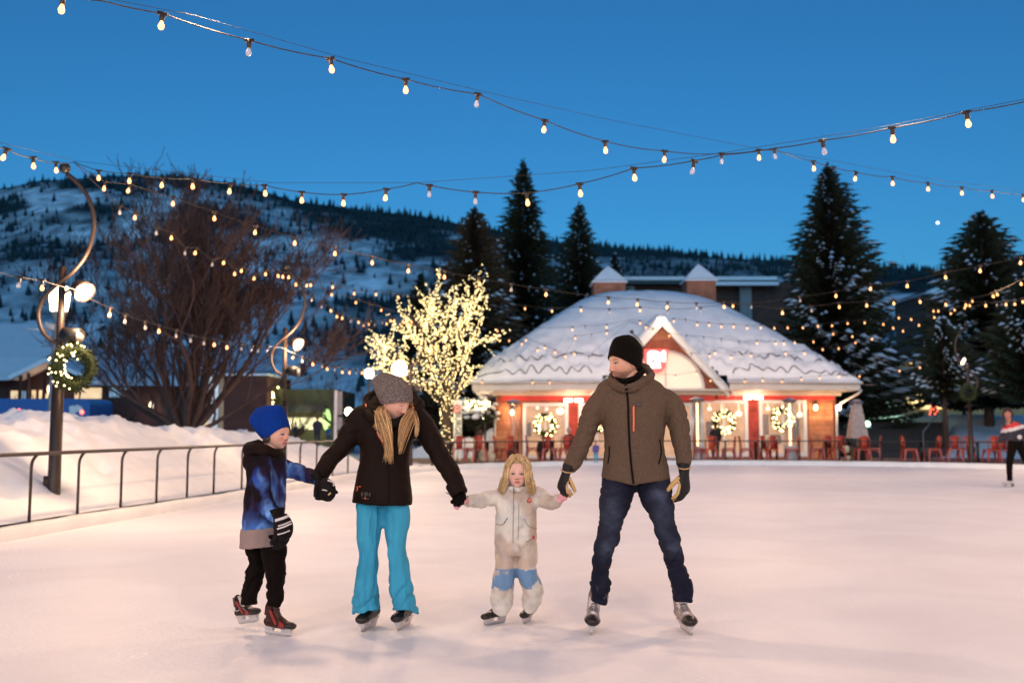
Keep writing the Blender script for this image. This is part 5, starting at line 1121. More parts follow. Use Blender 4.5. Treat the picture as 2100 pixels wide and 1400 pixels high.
# ================= people
# ---- head geometry in head space: x to its left-hand side of frame, y out of the face, z up; origin mid-head
def ico(sub):
    bm = bmesh.new(); bmesh.ops.create_icosphere(bm, subdivisions=sub, radius=1); P = np.array([v.co[:] for v in bm.verts]); Fc = [tuple(v.index for v in f.verts) for f in bm.faces]; bm.free(); return P, Fc
def dense(I, s):
    P, Fc = I; k = s/(1+np.maximum(P[:, 1], -.9999)); a, b = P[:, 0]*k, P[:, 2]*k; r2 = a*a+b*b
    return np.stack([2*a/(1+r2), (1-r2)/(1+r2), 2*b/(1+r2)], 1), Fc
ICO6 = ico(6); ICO5 = ico(5); ICOF = dense(ICO6, .52)      # more points on the face side
def G(d2, s): return np.exp(-d2/(2*s*s))
def skull(D, child=0., hat=False):
    x, y, z = D[:, 0], D[:, 1], D[:, 2]
    P = np.stack([x*.076, y*.097, z*.120], 1)
    lo = np.clip(-z, 0, 1); k = lo**1.6
    P[:, 0] *= 1-(.30-.10*child)*k
    back = np.clip(-y, 0, 1); P[:, 1] += back*.060*sstep(.15, .95, lo)
    P[:, 1] = np.where(P[:, 1] > .055, .055+(P[:, 1]-.055)*.80, P[:, 1])
    fr = np.clip(y, 0, 1); P[:, 1] += fr*.012*sstep(.3, .95, lo)
    up = np.clip(z, 0, 1); P[:, 0] *= 1+.05*up*(1-up); P[:, 1] -= np.clip(y, 0, 1)*.012*up
    if child: P[:, 2] *= 1-.04*lo*child; P[:, 0] *= 1+.05*child
    return P
def head_mesh(kind, child=0., smile=0., female=0., beard=0., skin=(.62, .30, .19), brow=(.10, .05, .03), lip=(.50, .13, .11), blush=.5, eyes='open', nose=1.0, iris=(.10, .07, .05), hatted=False):
    D, Fc = ICOF; P = skull(D, child); X_, Z_ = P[:, 0].copy(), P[:, 2].copy(); fr = sstep(.0, .035, P[:, 1]); Y = P[:, 1]
    def add(v, c0, s, amp, sz=None):
        nonlocal Y
        sz = sz or s; Y = Y+v*fr*np.exp(-((X_-c0[0])**2/(2*s*s)+(Z_-c0[1])**2/(2*sz*sz)))
    ez = -.002 if not child else -.010; ex_ = .0315*(1-.04*child)
    add(.0055*(1-.6*child-.3*female), (0, .022), .036, 1, .008)
    for sg in (-1, 1):
        add(-.0105, (sg*ex_, ez+.001), .0135, 1, .010); add(.0062, (sg*ex_, ez), .0095, 1, .0075)
        add(.0048, (sg*.040, -.034), .017, 1, .015); add(.002, (sg*ex_, ez+.009), .012, 1, .003); add(.0016, (sg*ex_, ez-.010), .012, 1, .0035)
    n = nose*(1-.32*child); tip = -.043 if not child else -.040
    rampz = np.clip((ez+.004-Z_)/(ez+.004-tip), 0, 1)
    prof = np.where(Z_ > tip, (.006+.016*rampz**1.25)*np.clip((.016-Z_)/.016+0, 0, 1)**.5*(Z_ < .016), .022*np.clip(1-(tip-Z_)/.010, 0, 1)**1.2)
    wn = .0068+.0042*rampz; nosey = n*prof*np.exp(-(X_**2)/(2*wn**2)); Y = Y+fr*nosey
    for sg in (-1, 1): add(.0075*n, (sg*.0125, tip-.002), .0052, 1, .0055); add(-.004, (sg*.007, tip-.011), .0035, 1, .0022)
    mz = -.071 if not child else -.067; zz = Z_-smile*14*X_**2*1.6+smile*.002; wm = np.clip(1-(np.abs(X_)/(.025+.004*smile))**2.2, 0, 1)
    Y = Y+fr*wm*(.0042*np.exp(-((zz-mz-.0052)**2)/(2*.0032**2))+.0052*np.exp(-((zz-mz+.0062)**2)/(2*.0038**2))-.0050*np.exp(-((zz-mz)**2)/(2*.0014**2)))
    add(-.002, (0, mz+.015), .0035, 1, .005); add(-.0035, (0, mz-.018), .02, 1, .005); add(.008*(1-.35*child), (0, -.104), .020, 1, .012)
    if smile:
        for sg in (-1, 1): add(.0035*smile, (sg*.036, -.045), .011, 1, .012); add(-.003*smile, (sg*.030, mz+.006), .004, 1, .012)
    P[:, 1] = Y
    if hatted: P *= (1-.13*sstep(.048, .085, Z_-.5*np.minimum(P[:, 1]-.07, 0)))[:, None]
    # colours
    C = np.tile(np.array(skin), (len(P), 1)); C *= (.94+.1*fbm(P*60, 3, 3))[:, None]
    def mixc(w, c): 
        nonlocal C
        w = (np.clip(w, 0, 1)*fr)[:, None]; C = C*(1-w)+np.array(c)*w
    for sg in (-1, 1): mixc(blush*.55*G((X_-sg*.038)**2+((Z_+.036)*1.2)**2, .016), (.62, .16, .11))
    mixc(blush*.5*G(X_**2+(Z_-tip)**2, .010), (.62, .18, .13))
    if beard:
        w = sstep(-.045, -.066, Z_)*1.0; w *= 1-np.exp(-((X_)**2/(2*.016**2)+(Z_-mz)**2/(2*.007**2)))*.8; mixc(w*beard*(.6+.5*fbm(P*300, 7, 2)), (.15, .07, .045))
        C2 = sstep(-.03, -.07, Z_)*(P[:, 1] > -.02)*(1-fr)*beard*.6; C = C*(1-C2[:, None])+np.array((.15, .07, .045))*C2[:, None]
    w = wm*(np.exp(-((zz-mz+.001)**2)/(2*.0058**2))); mixc(w*1.1, lip); mixc(wm*np.exp(-((zz-mz)**2)/(2*.0013**2)), (.10, .02, .02))
    if smile: mixc(np.clip(1-(np.abs(X_)/.017)**3, 0, 1)*np.exp(-((zz-mz+.0008)**2)/(2*.0016**2)), (.70, .62, .55))
    for sg in (-1, 1):
        dx = X_-sg*ex_; dz = Z_-ez
        bz = .0185 if not child else .017
        mixc(np.exp(-((dz-bz+18*dx**2*.9)**2)/(2*.0024**2))*np.clip(1-(np.abs(dx)/.018)**4, 0, 1)*(.85 if not child else .45), brow)
        if eyes == 'open':
            a = (dx/.0135)**2+(dz/(.0046+.0016*child))**2; mixc(sstep(1.9, 1.2, a), (.16, .06, .04)); mixc(sstep(1.0, .7, a), (.42, .36, .33))
            b = (dx-sg*0)**2+(dz)**2; mixc(sstep(.0072**2, .0056**2, b), iris); mixc(sstep(.0035**2, .0025**2, b), (.01, .01, .01))
        else:
            mixc(np.exp(-((dz+.003-10*dx**2)**2)/(2*.0016**2))*np.clip(1-(np.abs(dx)/.014)**4, 0, 1), (.07, .03, .025))
    for sg in (-1, 1): mixc(G((X_-sg*.007)**2+(Z_-tip+.0085)**2, .0028)*.9, (.15, .04, .03))
    # ears
    vs = list(map(tuple, P)); fs = list(Fc); cols = [tuple(c) for c in C]
    for sg in (-1, 1):
        m = MB(); m.sph((0, 0, 0), (.008, .017, .030), 12, 10); b0 = len(vs)
        for v in m.v:
            r2 = (v[1]/.017)**2+(v[2]/.03)**2; q = Vector((v[0]*(1-.5*(r2 < .35)), v[1]+v[2]*.15, v[2])); q = Matrix.Rotation(sg*-.35, 3, 'Z') @ q
            vs.append((sg*.075+q.x, -.012+q.y, -.014+q.z)); cols.append(tuple(np.array(skin)*np.array([1, .82, .8])))
        fs += [tuple(i+b0 for i in f) for f in m.f]
    return np.array(vs), fs, np.array(cols)
def frame(f, up=V(0, 0, 1), roll=0):
    y = Vector(f).normalized(); x = y.cross(up).normalized(); z = x.cross(y)
    if roll: 
        q = Matrix.Rotation(roll, 3, y); x = q @ x; z = q @ z
    return Matrix((x, y, z)).transposed()     # columns x,y,z ; x = person's right-hand side

SKINM = mat('skin', rough=.5, vcol=True, var=.06, vs=40, bump=.06, bs=200, spec=.35)
SKINM.node_tree.nodes['Principled BSDF'].inputs['Subsurface Weight'].default_value = .12
SKINM.node_tree.nodes['Principled BSDF'].inputs['Subsurface Radius'].default_value = (.6, .2, .1)
SKINM.node_tree.nodes['Principled BSDF'].inputs['Subsurface Scale'].default_value = .02

class Person:
    def __init__(s, label, Yb, base_px, head_c, hf, hs, roll=0, up=V(0, 0, 1), cat='person', **hk):
        s.Y = Yb; s.k = Yb/F; s.hc = head_c; s.M = frame(hf, up, roll); s.hs = hs
        s.loc = V(W(base_px, 1250, Yb).x, Yb, 0); s.label = label; s.hk = hk; s.cat = cat; s.inner = MB()
    def w(s, px, py, dy=0): return W(px, py, s.Y+dy)
    def hp(s, x, y, z): return s.hc+s.M @ Vector((x, y, z))*s.hs
    def pt(s, q): return (s.w(q[0], q[1], q[2]), q[3]*s.k, q[4]*s.k)
    def limb(s, mb, pts, n=24, power=2., sub=4): mb.ell([s.pt(q) for q in pts], n=n, sub=sub, power=power)
    def body(s, pts_lists, neck):
        """continuous figure under the clothes, with the head"""
        mb = MB()
        for pl in pts_lists: mb.ell([(s.w(q[0], q[1], q[2]), q[3]*s.k*.55, q[4]*s.k*.55) for q in (pl[:-2] if len(pl) > 9 else pl[:-1])], n=16, sub=3)
        mb.tube([s.hp(0, -.02, -.05), s.hp(0, -.018, -.10), neck, neck-V(0, 0, .08)], [.058*s.hs, .056*s.hs, .062*s.hs, .075*s.hs], 16)
        me = remesh(mb, .013, 3); V0 = getv(me); F0 = [tuple(p.vertices) for p in me.polygons]; bpy.data.meshes.remove(me)
        hv, hfc, hc = head_mesh('', **s.hk); Wv = np.array(s.hc)+(hv*s.hs) @ np.array(s.M).T
        sk = s.hk.get('skin', (.62, .30, .19))
        vs = np.concatenate([V0, Wv]); C = np.concatenate([np.tile(np.array(sk)*.97, (len(V0), 1)), hc])
        me = bpy.data.meshes.new('person'); me.from_pydata([tuple(v-np.array(s.loc)) for v in vs], [], F0+[tuple(i+len(V0) for i in f) for f in hfc]); me.update(); setcol(me, C)
        bm = bmesh.new(); bm.from_mesh(me); bmesh.ops.recalc_face_normals(bm, faces=bm.faces); bm.to_mesh(me); bm.free()
        me.materials.append(SKINM); me.polygons.foreach_set('use_smooth', [True]*len(me.polygons)); o = bpy.data.objects.new('person', me); COL.objects.link(o); o.location = s.loc; tag(o, s.label, s.cat); s.o = o; return o
    def cloth(s, name, mb, m, vox=.009, smooth=5, wr=(), fold=.004, fs=9., seed=1, col=None, parent=None, post=None, crease=None):
        """union of the shapes, smoothed, with folds; wr = [(p0, p1, radius, amplitude, frequency)] rings of creases across a limb"""
        me = remesh(mb, vox, smooth); P = getv(me); N = getn(me)
        d = (fbm(P*fs, seed, 3)-.44)*fold*2.6
        if crease:
            q = P*np.array(crease[0]); r = 1-np.abs(2*fbm(q, seed+9, 3)-.9)*2.2; d = d-np.clip(r, 0, 1)**1.5*crease[1]*1.7
        for (p0, p1, rad, amp, fr) in wr:
            a = np.array(p0); b = np.array(p1); ax = b-a; L_ = np.linalg.norm(ax); ax /= L_; rel = P-a; t = rel @ ax; perp = rel-t[:, None]*ax; dist = np.linalg.norm(perp, axis=1)
            w_ = (dist < rad)*sstep(-.02, .05, t)*(1-sstep(L_-.04, L_+.03, t)); ph = t*fr+3.2*fbm(P*8, seed+3, 2)+perp[:, 0]*fr*.35
            ph = t*fr*.5+2.6*fbm(P*6, seed+3, 2)+perp[:, 0]*fr*.5; rg = .35-(1-np.abs(np.sin(ph*math.pi)))**2.2*1.5; d = d+w_*amp*rg*(.2+1.3*vn(P*7, seed+5))
        P = P+N*d[:, None]
        if post: P = post(P)
        setv(me, P)
        if col is not None: setcol(me, col(P))
        o = link(name, me, m, parent or s.o); return o
    def bvh(s, o): return bvh_of(o)
    def hit(s, bv, px, py, off=.003):
        o = Vector((0, 0, CAMZ)); d = (W(px, py, 5)-o).normalized(); h = bv.ray_cast(o, d)
        if h[0] is None: return None, None
        n = h[1]; n = -n if n.dot(d) > 0 else n
        return h[0]+n*off, n
    def strip(s, name, bv, pix, wpx, m, parent, off=.001, th=.004, dens=4, closed=False):
        """a narrow band (zip, seam, pocket edge) lying on a garment"""
        q = []
        for i in range(len(pix)-1):
            L_ = math.hypot(pix[i+1][0]-pix[i][0], pix[i+1][1]-pix[i][1]); n = max(1, int(L_/dens))
            for k in range(n): q.append((lerp(pix[i][0], pix[i+1][0], k/n), lerp(pix[i][1], pix[i+1][1], k/n)))
        q.append(pix[-1]); pts = []
        for a, b in q:
            h, n = s.hit(bv, a, b, off)
            if h is not None: pts.append((h, n))
        if len(pts) < 2: print('strip missed', name, len(pts)); return None
        for _ in range(2):
            pts = [pts[0]]+[((pts[i-1][0]+pts[i][0]*2+pts[i+1][0])/4, (pts[i-1][1]+pts[i][1]+pts[i+1][1]).normalized()) for i in range(1, len(pts)-1)]+[pts[-1]]
        hw = wpx*s.k/2; vs = []; K = len(pts)
        for i, (p, n) in enumerate(pts):
            t = (pts[min(i+1, K-1)][0]-pts[max(i-1, 0)][0]).normalized(); b = t.cross(n).normalized()*hw
            vs += [p-b-n*.004, p-b+n*th, p+b+n*th, p+b-n*.004]
        mb = MB(); mb.add(vs, [(i*4+j, i*4+(j+1) % 4, (i+1)*4+(j+1) % 4, (i+1)*4+j) for i in range(K-1) for j in range(4)]+[(3, 2, 1, 0), tuple((K-1)*4+j for j in range(4))])
        return mb.build(name, m, parent, smooth=False)
    def patch(s, name, bv, poly, m, parent, th=.003, off=.0):
        """flat emblem following the cloth: polygon in photograph pixels"""
        P = []; 
        for a, b in poly:
            h, n = s.hit(bv, a, b, off)
            if h is None: print('patch missed', name); return None
            P.append((h, n))
        mb = MB(); n = sum((q[1] for q in P), V(0, 0, 0)).normalized(); mb.prism([q[0]-n*.002 for q in P], n*(th+.002)); return mb.build(name, m, parent, smooth=False)
    def text(s, name, bv, txt, px, py, hpx, m, parent, rot=0, wide=1.0, th=.002, bold=.01):
        tm = text_mesh(txt, 1.0, .5, bold); c, n = s.hit(bv, px, py, .0)
        if c is None: print('text missed', name); return None
        mb = MB(); ca, sa = math.cos(rot), math.sin(rot); vs = []
        for v in tm.v:
            a, b = v[0]*wide*hpx*1.35, v[1]*hpx*1.35; a, b = a*ca-b*sa, a*sa+b*ca; h, nn = s.hit(bv, px+a, py-b, 0)
            if h is None: h, nn = c, n
            vs.append(h+nn*(th if v[2] > 0 else -.002))
        mb.add(vs, tm.f); return mb.build(name, m, parent, smooth=False)

def headgear(p, name, m, z_front, z_back, grow=.010, top=.0, slouch=(0, 0, 0), sl0=.2, parent=None, vox=None, rib=0., squeeze=0.):
    """knitted hat: head form pushed out, cut along a slanting brim"""
    D, Fc = ICO6; P = skull(D); L0 = np.linalg.norm(P, axis=1)[:, None]; P = P*(1+grow/L0)
    zb = z_front+(z_back-z_front)*np.clip((.090-P[:, 1])/.15, 0, 1)**.85; 
    t = np.clip((P[:, 2]-zb)/(.125-z_front), 0, 1.2); u = np.clip(t-sl0, 0, 1)/(1-sl0)
    P[:, 2] += top*u**1.3; bw_ = .12+.88*sstep(.07, -.05, P[:, 1]); P += np.array(slouch)[None]*(u*bw_)[:, None]**1.3
    P[:, 1] *= 1-squeeze*u; P += (np.sin(P[:, 0:1]*300+np.arctan2(P[:, 0:1], P[:, 1:2])*0)*0)
    fold = (fbm(P*22, 5, 3)-.45)*.006*u; P *= (1+fold/.12)[:, None]
    keep = P[:, 2]+0 > zb-.0035
    below = P[:, 2] <= zb; P[below & keep, 2] = zb[below & keep]
    idx = -np.ones(len(P), int); idx[keep] = np.arange(keep.sum()); fs = [tuple(int(idx[i]) for i in f) for f in Fc if all(keep[i] for i in f)]
    Wv = np.array(p.hc)+(P[keep]*p.hs) @ np.array(p.M).T
    me = bpy.data.meshes.new(name); me.from_pydata([tuple(v) for v in Wv], [], fs); me.update()
    me = evald(me, [('SOLIDIFY', dict(thickness=.006*p.hs, offset=-1)), ('SMOOTH', dict(factor=.4, iterations=2))])
    return link(name, me, m, parent or p.o)

def hair(p, name, m, n, path_fn, seed=1, r=.0035, col=None, parent=None, sides=4):
    rn = random.Random(seed); mb = MB(); cols = []
    for k in range(n):
        pts = path_fn(rn, k); pts = [V(*q) for q in smooth_poly([tuple(a) for a in pts], 4, False)]; K = len(pts); rr_ = r*rn.uniform(.6, 1.3)
        rad = [rr_*min(1, .35+i/K*3)*(1 if i < K*.6 else max(.12, 1-(i/K-.6)/.42)) for i in range(K)]; v0 = len(mb.v); mb.tube(pts, rad, sides); c = col(rn); cols += [c]*(len(mb.v)-v0)
    o = mb.build(name, m, parent or p.o, fix=False); setcol(o.data, np.array(cols)); return o

def glove(p, name, wrist, d, n, side, sc, curls, m, thumb=(.7, .3), r=.0112, cuff=.06, parent=None, spread=.0, palm_col=None, fingers=4, cuffr=.036, vox=.0035):
    """hand in a glove: wrist point, direction of the fingers d, way the palm faces n, side of the thumb +1/-1 (times d x n)"""
    d = Vector(d).normalized(); n = Vector(n); n = (n-d*n.dot(d)).normalized(); s_ = d.cross(n)*side
    mb = MB(); w = Vector(wrist); P_ = lambda a, b, c: w+(d*a+s_*b+n*c)*sc
    mb.ell([(P_(-cuff, 0, 0), cuffr*sc, cuffr*.9*sc), (P_(-.01, 0, 0), .031*sc, .024*sc), (P_(.02, .0, 0), .036*sc, .020*sc), (P_(.055, 0, 0), .043*sc, .018*sc), (P_(.088, -.001, .002), .041*sc, .015*sc)], n=20, sub=3, ref=n)
    if fingers:
        LN = (.074, .084, .078, .060)
        for i in range(4):
            b0 = .0325-.0215*i; base = P_(.078-(.008 if i in (0, 3) else 0)-(.004 if i == 3 else 0), b0, .001); dd = (d+s_*(1.5-i)*(.07+spread)).normalized(); cu = curls[i] if hasattr(curls[0], '__len__') else curls
            pts = [base-dd*.012*sc, base]; cd = dd.copy(); nn = n.copy()
            for j, f in enumerate((.45, .30, .25)):
                a = cu[j]; ax = cd.cross(nn).normalized(); q = Matrix.Rotation(a, 3, ax); cd = q @ cd; nn = q @ nn; pts.append(pts[-1]+cd*LN[i]*f*sc)
            mb.tube(pts, [r*sc*1.05, r*sc*1.08, r*sc*1.02, r*sc*.96, r*sc*.82], 10); mb.sph(pts[-1], r*sc*.82, 8, 6)
    td = (d*(1-thumb[0])+s_*thumb[0]+n*thumb[1]).normalized(); b = P_(.018, .026, .004); p1 = b+td*.036*sc; td2 = (td+n*thumb[1]*.5+d*.35).normalized(); p2 = p1+td2*.030*sc; p3 = p2+(td2+d*.25+n*.1).normalized()*.024*sc
    mb.tube([b-td*.01*sc, b, p1, p2, p3], [r*1.2*sc, r*1.35*sc, r*1.2*sc, r*1.1*sc, r*.9*sc], 10); mb.sph(p3, r*.9*sc, 8, 6)
    me = remesh(mb, vox, 2)
    if palm_col:
        Pv = getv(me); Nn = getn(me); rel = (Pv-np.array(w))/sc; pa = rel @ np.array(d); pn = Nn @ np.array(n); ps = rel @ np.array(s_)
        wgt = sstep(-.1, .15, pn)*(pa > .004); thm = (ps > .040)*(pa > .0)*1.0; wgt = np.maximum(wgt, thm)[:, None]
        kn = ((pa > .088) & (pa < .106) & (pn < .15))[:, None]*0
        setcol(me, np.array(palm_col[0])*(1-wgt)+np.array(palm_col[1])*wgt)
    return link(name, me, m, parent or p.o)

def skate(p, pos, head, roll=0, pitch=0, sc=1.0, boot=(.02, .015, .013), lace=(.55, .42, .36), cap=(.025, .018, .015), holder=(.62, .55, .52), red=None, figure=False, tall=.185, lift=0):
    """ice skate: boot > toe_cap, laces, blade_holder, blade. head = azimuth of the toe in degrees (0 = towards +x)"""
    Mx = Matrix.Translation(Vector(pos)+V(0, 0, lift)) @ Matrix.Rotation(R(head), 4, 'Z') @ Matrix.Rotation(R(roll), 4, 'X') @ Matrix.Rotation(R(-pitch), 4, 'Y')
    def T(mb): mb.v = [tuple(Mx @ (Vector(v)*sc)) for v in mb.v]; return mb
    # local: x forward, z up, blade edge at z = 0; foot length .29 centred on x = 0
    mb = MB()
    mb.ell([(V(-.135, 0, .098), .026, .022), (V(-.12, 0, .10), .036, .034), (V(-.06, 0, .102), .036, .036), (V(.02, 0, .096), .041, .034), (V(.09, 0, .090), .046, .029), (V(.135, 0, .086), .040, .024), (V(.158, 0, .084), .022, .016)], n=22, sub=3, ref=V(0, 0, 1))
    mb.ell([(V(-.075, 0, .10), .040, .052), (V(-.078, 0, .15), .038, .052), (V(-.072, 0, .20), .041, .055), (V(-.066, 0, tall+.015), .040, .050)], n=22, sub=3, ref=V(1, 0, 0))
    mb.ell([(V(-.045, 0, .17), .030, .030), (V(.0, 0, .135), .033, .026), (V(.05, 0, .112), .036, .022)], n=14, sub=3, ref=V(0, 0, 1))
    T(mb); BM = mat('boot_%s' % hash(boot), boot, .45, var=.25, vs=25, spec=.25)
    me = remesh(mb, .005*sc if sc > .6 else .0045, 2); bo = link('skate', me, BM, p.o)
    mb = MB(); mb.ell([(V(.098, 0, .088), .0485, .031), (V(.135, 0, .085), .0430, .0265), (V(.156, 0, .083), .030, .020), (V(.166, 0, .082), .012, .009)], n=22, sub=3, ref=V(0, 0, 1)); T(mb).build('toe_cap', mat('cap_%s' % hash(cap), cap, .35, var=.1, spec=.35), bo)
    if figure:
        mb = MB(); mb.box((-.105, 0, .045), (.05, .05, .045)); T(mb).build('heel', mat('heel_brown', (.12, .05, .03), .5), bo, smooth=False)
        mb = MB(); mb.box((0, 0, .012), (.29, .004, .022)); mb.box((-.09, 0, .03), (.05, .004, .03)); mb.box((.07, 0, .04), (.07, .004, .05)); T(mb).build('blade', STEEL, bo, smooth=False); return bo
    # holder: two pylons and a long runner
    mb = MB()
    def pyl(xa, xb, xt0, xt1):
        for sy in (-1, 1): pass
        lo = [V(xa, -.007, .028), V(xb, -.007, .028), V(xb, .007, .028), V(xa, .007, .028)]; hi = [V(xt0, -.028, .068), V(xt1, -.028, .068), V(xt1, .028, .068), V(xt0, .028, .068)]
        mb.add(lo+hi, [(3, 2, 1, 0), (4, 5, 6, 7)]+[(i, (i+1) % 4, 4+(i+1) % 4, 4+i) for i in range(4)])
    pyl(-.125, -.055, -.130, -.045); pyl(.045, .125, .030, .135)
    q = [V(-.140, -.006, .022), V(-.125, -.006, .018), V(.125, -.006, .018), V(.145, -.006, .026), V(.142, -.006, .034), V(-.138, -.006, .034)]; mb.prism(q, (0, .012, 0))
    T(mb).build('blade_holder', mat('holder_white', holder, .35, var=.05), bo, smooth=False)
    mb = MB(); q = [V(-.140, -.0016, .022), V(-.132, -.0016, .004), V(-.10, -.0016, 0), V(.09, -.0016, 0), V(.130, -.0016, .006), V(.146, -.0016, .026)]; mb.prism(q, (0, .0032, 0)); T(mb).build('blade', STEEL, bo, smooth=False)
    LM = mat('lace_%s' % hash(lace), lace, .8, var=.1); mb = MB()
    top = [(-.020, .205), (-.018, .185), (-.008, .168), (.008, .152), (.024, .140), (.040, .130), (.056, .122), (.072, .117)]
    for i, (a, b) in enumerate(top):
        w_ = .030+.003*(i > 3); mb.tube([V(a-.012, -w_*1.02, b-.020), V(a, -w_*.6, b-.003), V(a+.004, 0, b+.004), V(a, w_*.6, b-.003), V(a-.012, w_*1.02, b-.020)], .0062, 6)
    mb.ell([(V(-.045, 0, .235), .030, .010), (V(-.030, 0, .195), .031, .011), (V(.0, 0, .150), .030, .010), (V(.05, 0, .120), .028, .008)], n=12, sub=3, ref=V(1, 0, .6))
    T(mb).build('laces', LM, bo)
    if red:
        mb = MB(); RM = mat('boot_red', red, .4, var=.15)
        for sy in (-1, 1):
            mb.prism([V(-.075, sy*.034, .19), V(-.055, sy*.034, .20), V(.015, sy*.036, .095), V(-.005, sy*.036, .085)], (0, sy*.009, 0)); pass
            mb.prism([V(.03, sy*.035, .075), V(.09, sy*.040, .075), V(.085, sy*.038, .10), V(.04, sy*.035, .115)], (0, sy*.009, 0))
        mb.prism([V(-.132, -.02, .15), V(-.132, .02, .15), V(-.126, .02, .23), V(-.126, -.02, .23)], (-.006, 0, 0))
        T(mb).build('red_side_panel', RM, bo, smooth=False)
        mb = MB(); 
        for sy in (-1, 1): mb.tube([V(-.12, sy*.036, .125), V(-.06, sy*.042, .118), V(-.02, sy*.040, .13)], .004, 5); mb.tube([V(-.1, sy*.044, .078), V(.0, sy*.044, .07), V(.1, sy*.046, .066)], .004, 5)
        T(mb).build('white_piping', LM, bo)
    return bo
# ---------------- the man
JM = mat('jacket_grey_brown', (.122, .078, .052), .85, var=.28, vs=110, bump=.25, bs=500, spec=.12)
# stitched quilting lines
nt = JM.node_tree; N = nt.nodes; L = nt.links; tcn = [n for n in N if n.type == 'TEX_COORD'][0]
sx = N.new('ShaderNodeSeparateXYZ'); cb = N.new('ShaderNodeCombineXYZ'); L.new(tcn.outputs['Object'], sx.inputs[0])
wn = N.new('ShaderNodeTexNoise'); wn.inputs['Scale'].default_value = 7; L.new(tcn.outputs['Object'], wn.inputs['Vector'])
ms = N.new('ShaderNodeMath'); ms.operation = 'MULTIPLY_ADD'; ms.inputs[1].default_value = .11; L.new(wn.outputs['Fac'], ms.inputs[0]); L.new(sx.outputs[2], ms.inputs[2])
ms2 = N.new('ShaderNodeMath'); ms2.operation = 'MULTIPLY_ADD'; ms2.inputs[1].default_value = .12; L.new(wn.outputs['Fac'], ms2.inputs[0]); L.new(sx.outputs[0], ms2.inputs[2])
L.new(ms2.outputs[0], cb.inputs[0]); L.new(ms.outputs[0], cb.inputs[1])
bk = N.new('ShaderNodeTexBrick'); bk.inputs['Scale'].default_value = 1; bk.inputs['Brick Width'].default_value = .085; bk.inputs['Row Height'].default_value = .062; bk.inputs['Mortar Size'].default_value = .0016; bk.inputs['Mortar Smooth'].default_value = .8; L.new(cb.outputs[0], bk.inputs['Vector'])
bmp = [n for n in N if n.type == 'BUMP'][0]; b2 = N.new('ShaderNodeBump'); b2.invert = True; b2.inputs['Strength'].default_value = .32; b2.inputs['Distance'].default_value = .006; L.new(bk.outputs['Fac'], b2.inputs['Height']); L.new(bmp.outputs[0], b2.inputs['Normal']); L.new(b2.outputs[0], N['Principled BSDF'].inputs['Normal'])
DEN = mat('denim', rough=.85, vcol=True, var=.35, vs=14, bump=.35, bs=300, spec=.12)
BLKW = knit('black_wool', (.006, .004, .003), 260, var=.2)
LEA = mat('glove_mix', rough=.6, vcol=True, var=.15, vs=30, spec=.35)
ORG = mat('orange_zip', (.85, .16, .05), .5, var=.05); ZIP = mat('dark_zip', (.008, .005, .004), .7, spec=.08)
TANM = mat('tan_trim', (.55, .33, .13), .6)

p = Person('man in grey-brown jacket, dark jeans and black beanie holding the small girl\'s hand', 6.30, 1303,
           W(1280, 741, 6.27), (-.90, -.44, -.13), 1.08, hatted=True, smile=1., beard=.9, skin=(.70, .36, .24), nose=1.05, blush=.5, brow=(.20, .10, .06), eyes='open')
torso = [(1300, 776, .03, 30, 26), (1300, 785, .02, 60, 32), (1299, 798, .01, 77, 38), (1299, 816, 0, 81, 42), (1299, 840, 0, 71, 45), (1300, 870, 0, 64, 46), (1301, 910, 0, 60.5, 46), (1302, 945, 0, 66, 45), (1303, 970, 0, 70, 46), (1303, 983, 0, 70, 46)]
armR = [(1240, 812, .01, 20, 24), (1223, 830, 0, 23, 27), (1211, 857, -.01, 22, 26), (1196.5, 902, -.03, 20, 24), (1180, 936, -.06, 19, 21), (1166, 961, -.09, 15, 17)]
armL = [(1360, 812, .01, 20, 24), (1379, 828, 0, 23, 27), (1389, 855, -.01, 22.5, 26), (1396, 895, -.02, 21.5, 24), (1401, 925, -.04, 19, 21), (1404, 955, -.06, 17, 18)]
legR = [(1270, 962, 0, 36, 38), (1268, 990, 0, 36, 40), (1264, 1016, 0, 35.5, 38), (1255, 1055, -.01, 29, 33), (1249, 1093, -.03, 25, 28), (1241, 1118, -.03, 23.5, 26), (1235, 1145, -.02, 21, 25), (1231.5, 1180, 0, 19.5, 24), (1232.5, 1195, -.01, 24.5, 27), (1229, 1207, .02, 21, 27), (1230, 1221, .03, 20, 28), (1227, 1236, .03, 17.5, 27)]
legL = [(1336, 962, 0, 36, 38), (1340, 990, 0, 36, 40), (1345, 1015, 0, 36, 38), (1355.5, 1047, -.01, 29.5, 33), (1364, 1078, -.03, 25, 28), (1373.5, 1110, -.03, 23.5, 26), (1382, 1140, -.02, 22, 25), (1389.5, 1178, 0, 20.5, 24), (1394, 1190, -.01, 23.5, 27), (1399, 1203, .02, 24.5, 27), (1401, 1218, .03, 22.5, 28), (1401, 1233, .03, 20.5, 27)]
p.body([torso, armR, armL, legR, legL], p.w(1295, 782, -.01))
mb = MB(); p.limb(mb, torso, n=32, power=2.5); p.limb(mb, armR); p.limb(mb, armL)
w = p.w
jk = p.cloth('jacket', mb, JM, .009, 5, wr=[(w(1218, 838), w(1166, 962, -.09), .085, .007, 26), (w(1386, 838), w(1404, 957, -.06), .085, .007, 26), (w(1300, 940), w(1303, 986), .30, .003, 18)], fold=.007, fs=7, seed=3, crease=((6, 5, 12), .004),
             post=lambda P: P+np.stack([0*P[:, 0], 0*P[:, 0], -.028*np.clip(1-np.abs(P[:, 0]-w(1300, 980).x)/.2, 0, 1)*sstep(w(1300, 955).z, w(1300, 985).z, P[:, 2])*(P[:, 1] < p.Y)], 1))
